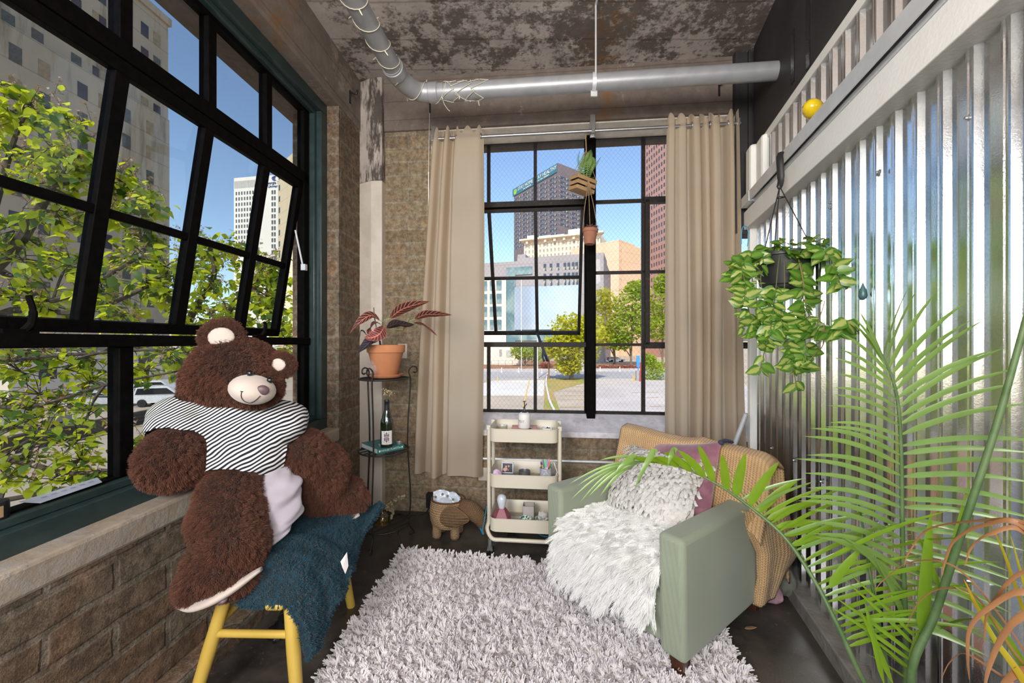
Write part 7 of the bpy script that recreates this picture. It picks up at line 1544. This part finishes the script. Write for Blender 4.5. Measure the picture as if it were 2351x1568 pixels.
# upright frond facing the room
pts = [PB, at(2080, 1500, 1.0), at(2074, 1300, 1.0), at(2071, 1177, 1.0), at(2069, 1040, .995), at(2062, 930, .99), at(2048, 867, .985), at(2027, 820, .98), at(2018, 800, .975)]
P, st_ = rach(pts, .0062, .002); mb = MB(); n = len(P)
ys = [CY-(p.z-CH)/p.y*F for p in P]
LF = [(1560, 0, 0), (1420, 175, -30), (1300, 225, -70), (1200, 240, -78), (1100, 245, -76), (1010, 185, -76), (930, 160, -72), (880, 150, -60), (840, 135, -38), (805, 120, -14)]
RF = [(1560, 0, 0), (1420, 215, 118), (1330, 250, 112), (1200, 290, 103), (1100, 330, 96), (1020, 330, 84), (960, 290, 70), (900, 250, 56), (860, 240, 42), (825, 170, 22), (803, 130, 6)]
def along(y):
    for i in range(n-1):
        if ys[i] >= y >= ys[i+1]: t = (ys[i]-y)/(ys[i]-ys[i+1]+1e-6); return P[i].lerp(P[i+1], t)
    return P[-1]
y = 1430
q = random.Random(33)
while y > 804:
    for T, sgn in ((LF, -1), (RF, 1)):
        yy = y+q.uniform(-4, 4); a = along(yy); L_ = interp([t[0] for t in T][::-1], [t[1] for t in T][::-1], yy)*q.uniform(.92, 1.06); an = radians(interp([t[0] for t in T][::-1], [t[2] for t in T][::-1], yy)+q.uniform(-4, 4))
        if L_ < 20: continue
        px0, py0 = CX+a.x/a.y*F, yy; ex_ = px0+L_*sin(an); e = at(ex_, py0-L_*cos(an), min(a.y+q.uniform(-.07, -.01)+(0 if sgn < 0 else -.04), .872/((ex_-CX)/F-.273))); blade(mb, a, e, .0105+.003*(L_ > 200), .07, face=(.15*sgn, -1, .35))
    y -= 24 if y > 1000 else (20 if y > 880 else 15)
obj('leaflets', mb, M_PALM, st_, smooth=180)
# arching frond that crosses in front of the armchair
pts = [PB+V((-.01, -.02, 0)), at(1985, 1568, 1.0), at(1925, 1440, 1.03), at(1868, 1330, 1.08), at(1798, 1230, 1.14), at(1720, 1163, 1.20), at(1640, 1108, 1.27), at(1560, 1072, 1.33), at(1480, 1060, 1.38), at(1410, 1070, 1.42), at(1350, 1098, 1.45)]
P, st_ = rach(pts, .0070, .0018)
def dnear(px, py): return min(P, key=lambda p: (CX+p.x/p.y*F-px)**2+(CY-(p.z-CH)/p.y*F-py)**2)
mb = MB(); mb2 = MB(); mb3 = MB()
Z = 2.537
def zp(x, y): return (1200+x/Z, 950+y/Z)
for (bx_, by_), (ex_, ey_), W, br in (((1380, 575), (1612, 378), .024, 1), ((1325, 525), (1492, 280), .028, 1), ((1255, 485), (1298, 228), .030, 1), ((1190, 448), (1162, 234), .027, 1), ((1120, 415), (1020, 178), .026, 1), ((1050, 392), (905, 212), .026, 1), ((985, 366), (820, 222), .024, 1), ((915, 346), (770, 250), .020, 1), ((850, 332), (690, 258), .018, 1), ((790, 318), (600, 258), .016, 1),
        ((1430, 622), (1790, 500), .022, 1), ((1480, 672), (1840, 640), .020, 1), ((1530, 722), (1880, 668), .018, 1), ((1580, 770), (1860, 715), .018, 1),
        ((740, 312), (450, 270), .012, 0), ((720, 320), (320, 418), .013, 0), ((690, 325), (385, 480), .013, 0), ((660, 330), (450, 480), .014, 0), ((640, 335), (280, 500), .010, 0), ((700, 312), (270, 410), .010, 0), ((620, 340), (330, 520), .009, 0)):
    a = dnear(*zp(bx_, by_)); e = at(*zp(ex_, ey_), a.y+(-.03 if br else .0)); blade(mb2 if br else mb3, a, e, W, .05 if br else .10, face=(-.2, -1, .2), n=8)
for (ax_, ay_), (mx, my), (ex_, ey_) in (((985, 366), (760, 225), (655, 430)), ((1050, 392), (880, 215), (845, 300)), ((850, 330), (640, 255), (520, 370))):   # leaflets folded over
    a = dnear(*zp(ax_, ay_)); m_ = at(*zp(mx, my), a.y-.04); e = at(*zp(ex_, ey_), a.y-.06); S_ = spline([m_+(a-m_)*.05, m_, m_.lerp(e, .45)+V((-.004, -.01, .008)), e], 5); vs = []; k = len(S_)
    for i, p in enumerate(S_):
        t = i/(k-1); d = (S_[min(k-1, i+1)]-S_[max(0, i-1)]).normalized(); s = d.cross(V((0, -1, .2))).normalized(); w_ = .011*(1-t**2.5)+.0006; vs += [p-s*w_, p+V((0, -.003, 0)), p+s*w_]
    mb3.add(vs, [(i*3+c, i*3+c+1, i*3+c+4, i*3+c+3) for i in range(k-1) for c in (0, 1)])
for by in range(1150, 1500, 17):                  # right-hand side, pointing at the metal wall
    bp = min(P, key=lambda p: abs(CY-(p.z-CH)/p.y*F-by)+(100 if p.y > 1.25 else 0)); px0 = CX+bp.x/bp.y*F; L_ = interp([1150, 1250, 1350, 1500], [150, 255, 265, 190], by)*q.uniform(.85, 1.1); an = radians(interp([1150, 1250, 1400, 1500], [64, 72, 82, 80], by)+q.uniform(-7, 7))
    blade(mb2 if q.random() < .6 else mb, bp, at(px0+L_*sin(an), by-L_*cos(an), bp.y-q.uniform(.02, .12)), .0105, .05, face=(.2, -1, .5))
for by in range(1140, 1470, 13):                  # inner side, seen edge-on along the stalk
    bp = min(P, key=lambda p: abs(CY-(p.z-CH)/p.y*F-by)+(100 if p.y > 1.3 else 0)); px0 = CX+bp.x/bp.y*F
    an = radians(-38+q.uniform(-5, 5)+(by-1140)*.02); L_ = q.uniform(85, 130); blade(mb, bp, at(px0+L_*sin(an)+12, by-L_*cos(an), bp.y+.10), .010, .04, face=(.7, -.7, .2))
obj('leaflets', mb, M_PALM, st_, smooth=180); obj('tip_leaflets', mb3, M_PALM, st_, smooth=180); obj('bright_leaflets', mb2, M_PALMY, st_, smooth=180, label='bright leaflets coloured as if backlit')
# thick stalk leaving the picture on the right, with its own low leaflets
pts = [PB+V((.02, -.08, 0)), at(2092, 1568, .90), at(2150, 1400, .88), at(2215, 1200, .85), at(2285, 985, .82), at(2351, 750, .79), at(2420, 500, .76)]
P, st_ = rach(pts, .0092, .0045); mb = MB()
for (bx_, by_), (ex_, ey_) in (((2118, 1478), (1952, 1318)), ((2112, 1492), (1938, 1330)), ((2106, 1508), (1915, 1370)), ((2100, 1522), (1905, 1392)), ((2095, 1540), (1975, 1445)), ((2096, 1545), (2005, 1480)), ((2090, 1562), (1990, 1500))): bp = at(bx_, by_, .93); blade(mb, bp, at(ex_, ey_, 1.02), .011, .03, face=(.3, -1, .5))
for (bx_, by_), (ex_, ey_), W in (((2120, 1470), (2138, 1172), .026), ((2096, 1530), (2110, 1450), .018), ((2140, 1440), (2230, 1090), .010)): blade(mb, at(bx_, by_, .91), at(ex_, ey_, .92), W, .0, face=(-.3, -1, .1))
for (bx_, by_), (ex_, ey_) in (((2160, 1352), (2110, 1232)), ((2050, 1568), (1975, 1400)), ((2030, 1568), (1985, 1380))): blade(mb, at(bx_, by_, .93), at(ex_, ey_, .95), .014, .04)
for (bx_, by_), (ex_, ey_) in (((2010, 1325), (2300, 1290)), ((1990, 1395), (2250, 1340)), ((1960, 1425), (2280, 1450)), ((2040, 1260), (2210, 1235)), ((1890, 1290), (2185, 1170)), ((2140, 1455), (2240, 1420))): blade(mb, at(bx_, by_, 1.0), at(ex_, ey_, .86), .010, .05, face=(.1, -1, .5))
obj('leaflets', mb, M_PALMY, st_, smooth=180)
P, st_ = rach([PB+V((-.02, .01, 0)), at(2042, 1568, 1.02), at(2012, 1400, 1.03), at(1995, 1300, 1.03), at(1978, 1190, 1.03), at(1964, 1118, 1.03)], .0058, .0014, 'young_spear')
mb = MB(); blade(mb, at(1905, 1350, 1.0), at(1982, 1255, .98), .020, .03, face=(-.3, -1, .3)); obj('cut_leaflet', mb, M_PALMY, st_, smooth=180)
# dry grass-like plant at the bottom right corner
M_DRY = leafm('dry_brown_blade', (.33, .155, .065), (.42, .20, .07), .2, (.24, .11, .05), 14, rough=.5); M_YB = leafm('yellow_blade', (.62, .33, .02), (.75, .42, .02), .4, (.30, .40, .03), 7)
G0 = V((.93, .64, .30)); dg_ = thing('spider_plant', 'spider plant with curling brown and yellow blades at the bottom right corner', 'plant', (.93, .64, 0))
mb = MB(Matrix.Translation((.93, .64, 0))); mb.lathe([(.001, 0), (.08, 0), (.105, .26), (.112, .262), (.112, .285), (.10, .285), (.096, .255), (.001, .255)], 28); obj('pot', mb, M_TERRA, dg_, smooth=40)
def strip(mb, pts, W, n=8, f=(0, -1, .2)):
    S_ = spline(pts, n); k = len(S_); vs = []
    for i, p in enumerate(S_):
        t = i/(k-1); d = (S_[min(k-1, i+1)]-S_[max(0, i-1)]).normalized(); s = d.cross(V(f)).normalized(); w_ = W*.5*(1-t)**.6*min(1, .5+t*3)+.0004; vs += [p-s*w_+V((0, -w_*.4, 0)), p, p+s*w_+V((0, -w_*.4, 0))]
    mb.add(vs, [(i*3+c, i*3+c+1, i*3+c+4, i*3+c+3) for i in range(k-1) for c in (0, 1)])
mb = MB()
for pts, W in (([(2480, 1420, .62), (2351, 1212, .66), (2255, 1205, .70), (2190, 1240, .73), (2168, 1290, .74), (2163, 1322, .74)], .010), ([(2480, 1400, .62), (2351, 1222, .66), (2270, 1226, .68), (2230, 1255, .70), (2214, 1300, .70)], .009),
        ([(2500, 1330, .60), (2351, 1312, .64), (2285, 1370, .66), (2262, 1420, .67), (2258, 1480, .66)], .009), ([(2470, 1440, .60), (2351, 1358, .63), (2270, 1392, .65), (2225, 1440, .66), (2220, 1510, .66), (2225, 1560, .66)], .012),
        ([(2480, 1380, .60), (2351, 1408, .62), (2300, 1455, .63), (2268, 1530, .63), (2258, 1590, .62)], .016), ([(2480, 1300, .6), (2351, 1200, .66), (2230, 1196, .72), (2130, 1215, .78), (2085, 1270, .80), (2076, 1300, .80)], .007),
        ([(2430, 1600, .64), (2330, 1500, .70), (2240, 1370, .76), (2165, 1350, .80), (2110, 1380, .82), (2080, 1440, .82)], .005), ([(2430, 1620, .64), (2300, 1420, .72), (2190, 1300, .78), (2090, 1290, .84), (2030, 1330, .88), (2010, 1352, .88)], .004), ([(2400, 1620, .66), (2290, 1545, .70), (2215, 1500, .74), (2180, 1520, .76), (2160, 1560, .76)], .004), ([(2420, 1640, .66), (2351, 1540, .68), (2300, 1570, .68), (2280, 1640, .68)], .022)):
    strip(mb, [at(*p) for p in pts], W)
obj('dry_blades', mb, M_DRY, dg_, smooth=180)
mb = MB()
for pts, W in (([(2400, 1650, .66), (2330, 1535, .68), (2280, 1465, .70), (2240, 1390, .72), (2213, 1330, .73)], .014), ([(2420, 1640, .66), (2370, 1480, .68), (2340, 1380, .70), (2300, 1260, .72), (2270, 1200, .72)], .010), ([(2440, 1640, .64), (2390, 1450, .66), (2350, 1340, .68), (2320, 1230, .7)], .010)): strip(mb, [at(*p) for p in pts], W)
obj('yellow_blades', mb, M_YB, dg_, smooth=180)
mb = MB()
for pts, W in (([(2420, 1660, .66), (2351, 1535, .70), (2290, 1440, .73), (2235, 1380, .76), (2190, 1345, .78)], .020), ([(2430, 1640, .66), (2400, 1500, .68), (2370, 1400, .7), (2330, 1340, .72)], .016)): strip(mb, [at(*p) for p in pts], W)
obj('green_blades', mb, M_PALMY, dg_, smooth=180)
# ------------------------------------------------------------------ odds and ends
p = gl(1725, 1452); mb = MB(); mb.leaf(p+V((-.02, .02, .004)), V((.8, -.5, .12)), (0, 0, 1), .055, .026, -.5, .5, 6); obj('fallen_leaf', mb, pm('tan_dry_leaf', (.45, .30, .16), .8, 0, (.35, .22, .11), 60), None, 'curled tan fallen leaf on the dark floor by the metal wall', 'leaf', origin=p, smooth=180, solid=.001)
p = gl(638, 1470); mb = MB(); mb.ell((0, 0, .035), (.035, .05, .034), 14, 10, Matrix.Translation(p)); mb.v = [tuple(V(v)+V((mnoise.noise(V(v)*40), mnoise.noise(V(v)*40+V((7, 0, 0))), abs(mnoise.noise(V(v)*40+V((0, 5, 0))))))*.020) for v in mb.v]; mb.tube([p+V((0, .02, .06)), p+V((.01, .01, .10)), p+V((.02, 0, .125)), p+V((.014, -.01, .12))], [.016, .013, .008, .004], 6); obj('crumpled_bag', mb, M_BLK, None, 'dark crumpled bag on the floor under the yellow stool', 'bag', origin=p, smooth=50)
def wl(u, L, z): return ML @ V((u, L, z))
e0 = thing('envelope', 'long pale grey envelope lying on the sill of the big window', 'envelope', wl(1.19, 1.53, .818))
mb = MB(ML); mb.loft([[(1.105, 1.556, .836+z), (1.125, 1.512, .826+z), (1.30, 1.515, .828+z), (1.315, 1.552, .838+z)] for z in (0, .0012)]); obj('paper', mb, pm('grey_envelope', (.40, .43, .50), .7), e0, smooth=0)
mb = MB(ML)
for k in range(6): mb.box(1.14+.026*k, 1.155+.026*k, 1.531, 1.533, .8355+.0002*k, .8362+.0002*k)
obj('print', mb, M_TOW, e0, smooth=0)
p = wl(1.035, 1.54, .815); jr = thing('dark_jar', 'dark jar with tan label at the left end of the big window sill', 'jar', p); mb = MB(Matrix.Translation(p)); mb.lathe([(.001, 0), (.030, 0), (.032, .006), (.032, .044), (.030, .05), (.001, .05)], 20); obj('jar', mb, M_BLK, jr, smooth=40)
mb = MB(Matrix.Translation(p)); arc(mb, -130, 0, .0325, .008, .040); obj('label', mb, pm('tan_label', (.36, .24, .12), .7), jr)
# ------------------------------------------------------------------ added fill lights behind the camera, no fixtures of the room
def aim(o, t): o.rotation_euler = (V(t)-o.location).to_track_quat('-Z', 'Y').to_euler()
aim(lamp('fill_left', (-1.25, -1.2, 2.15), (1.5, 1.3), 185, (1, .97, .93)), (1.3, 1.7, 1.7))
aim(lamp('fill_rear', (1.6, -3.4, 3.0), (2.2, 1.3), 125, (1, .96, .90)), (-.3, 2.6, 1.2))
aim(lamp('fill_up', (.1, -1.3, 1.95), (.8, .8), 66, (1, .95, .90)), (.1, .6, 3.4))
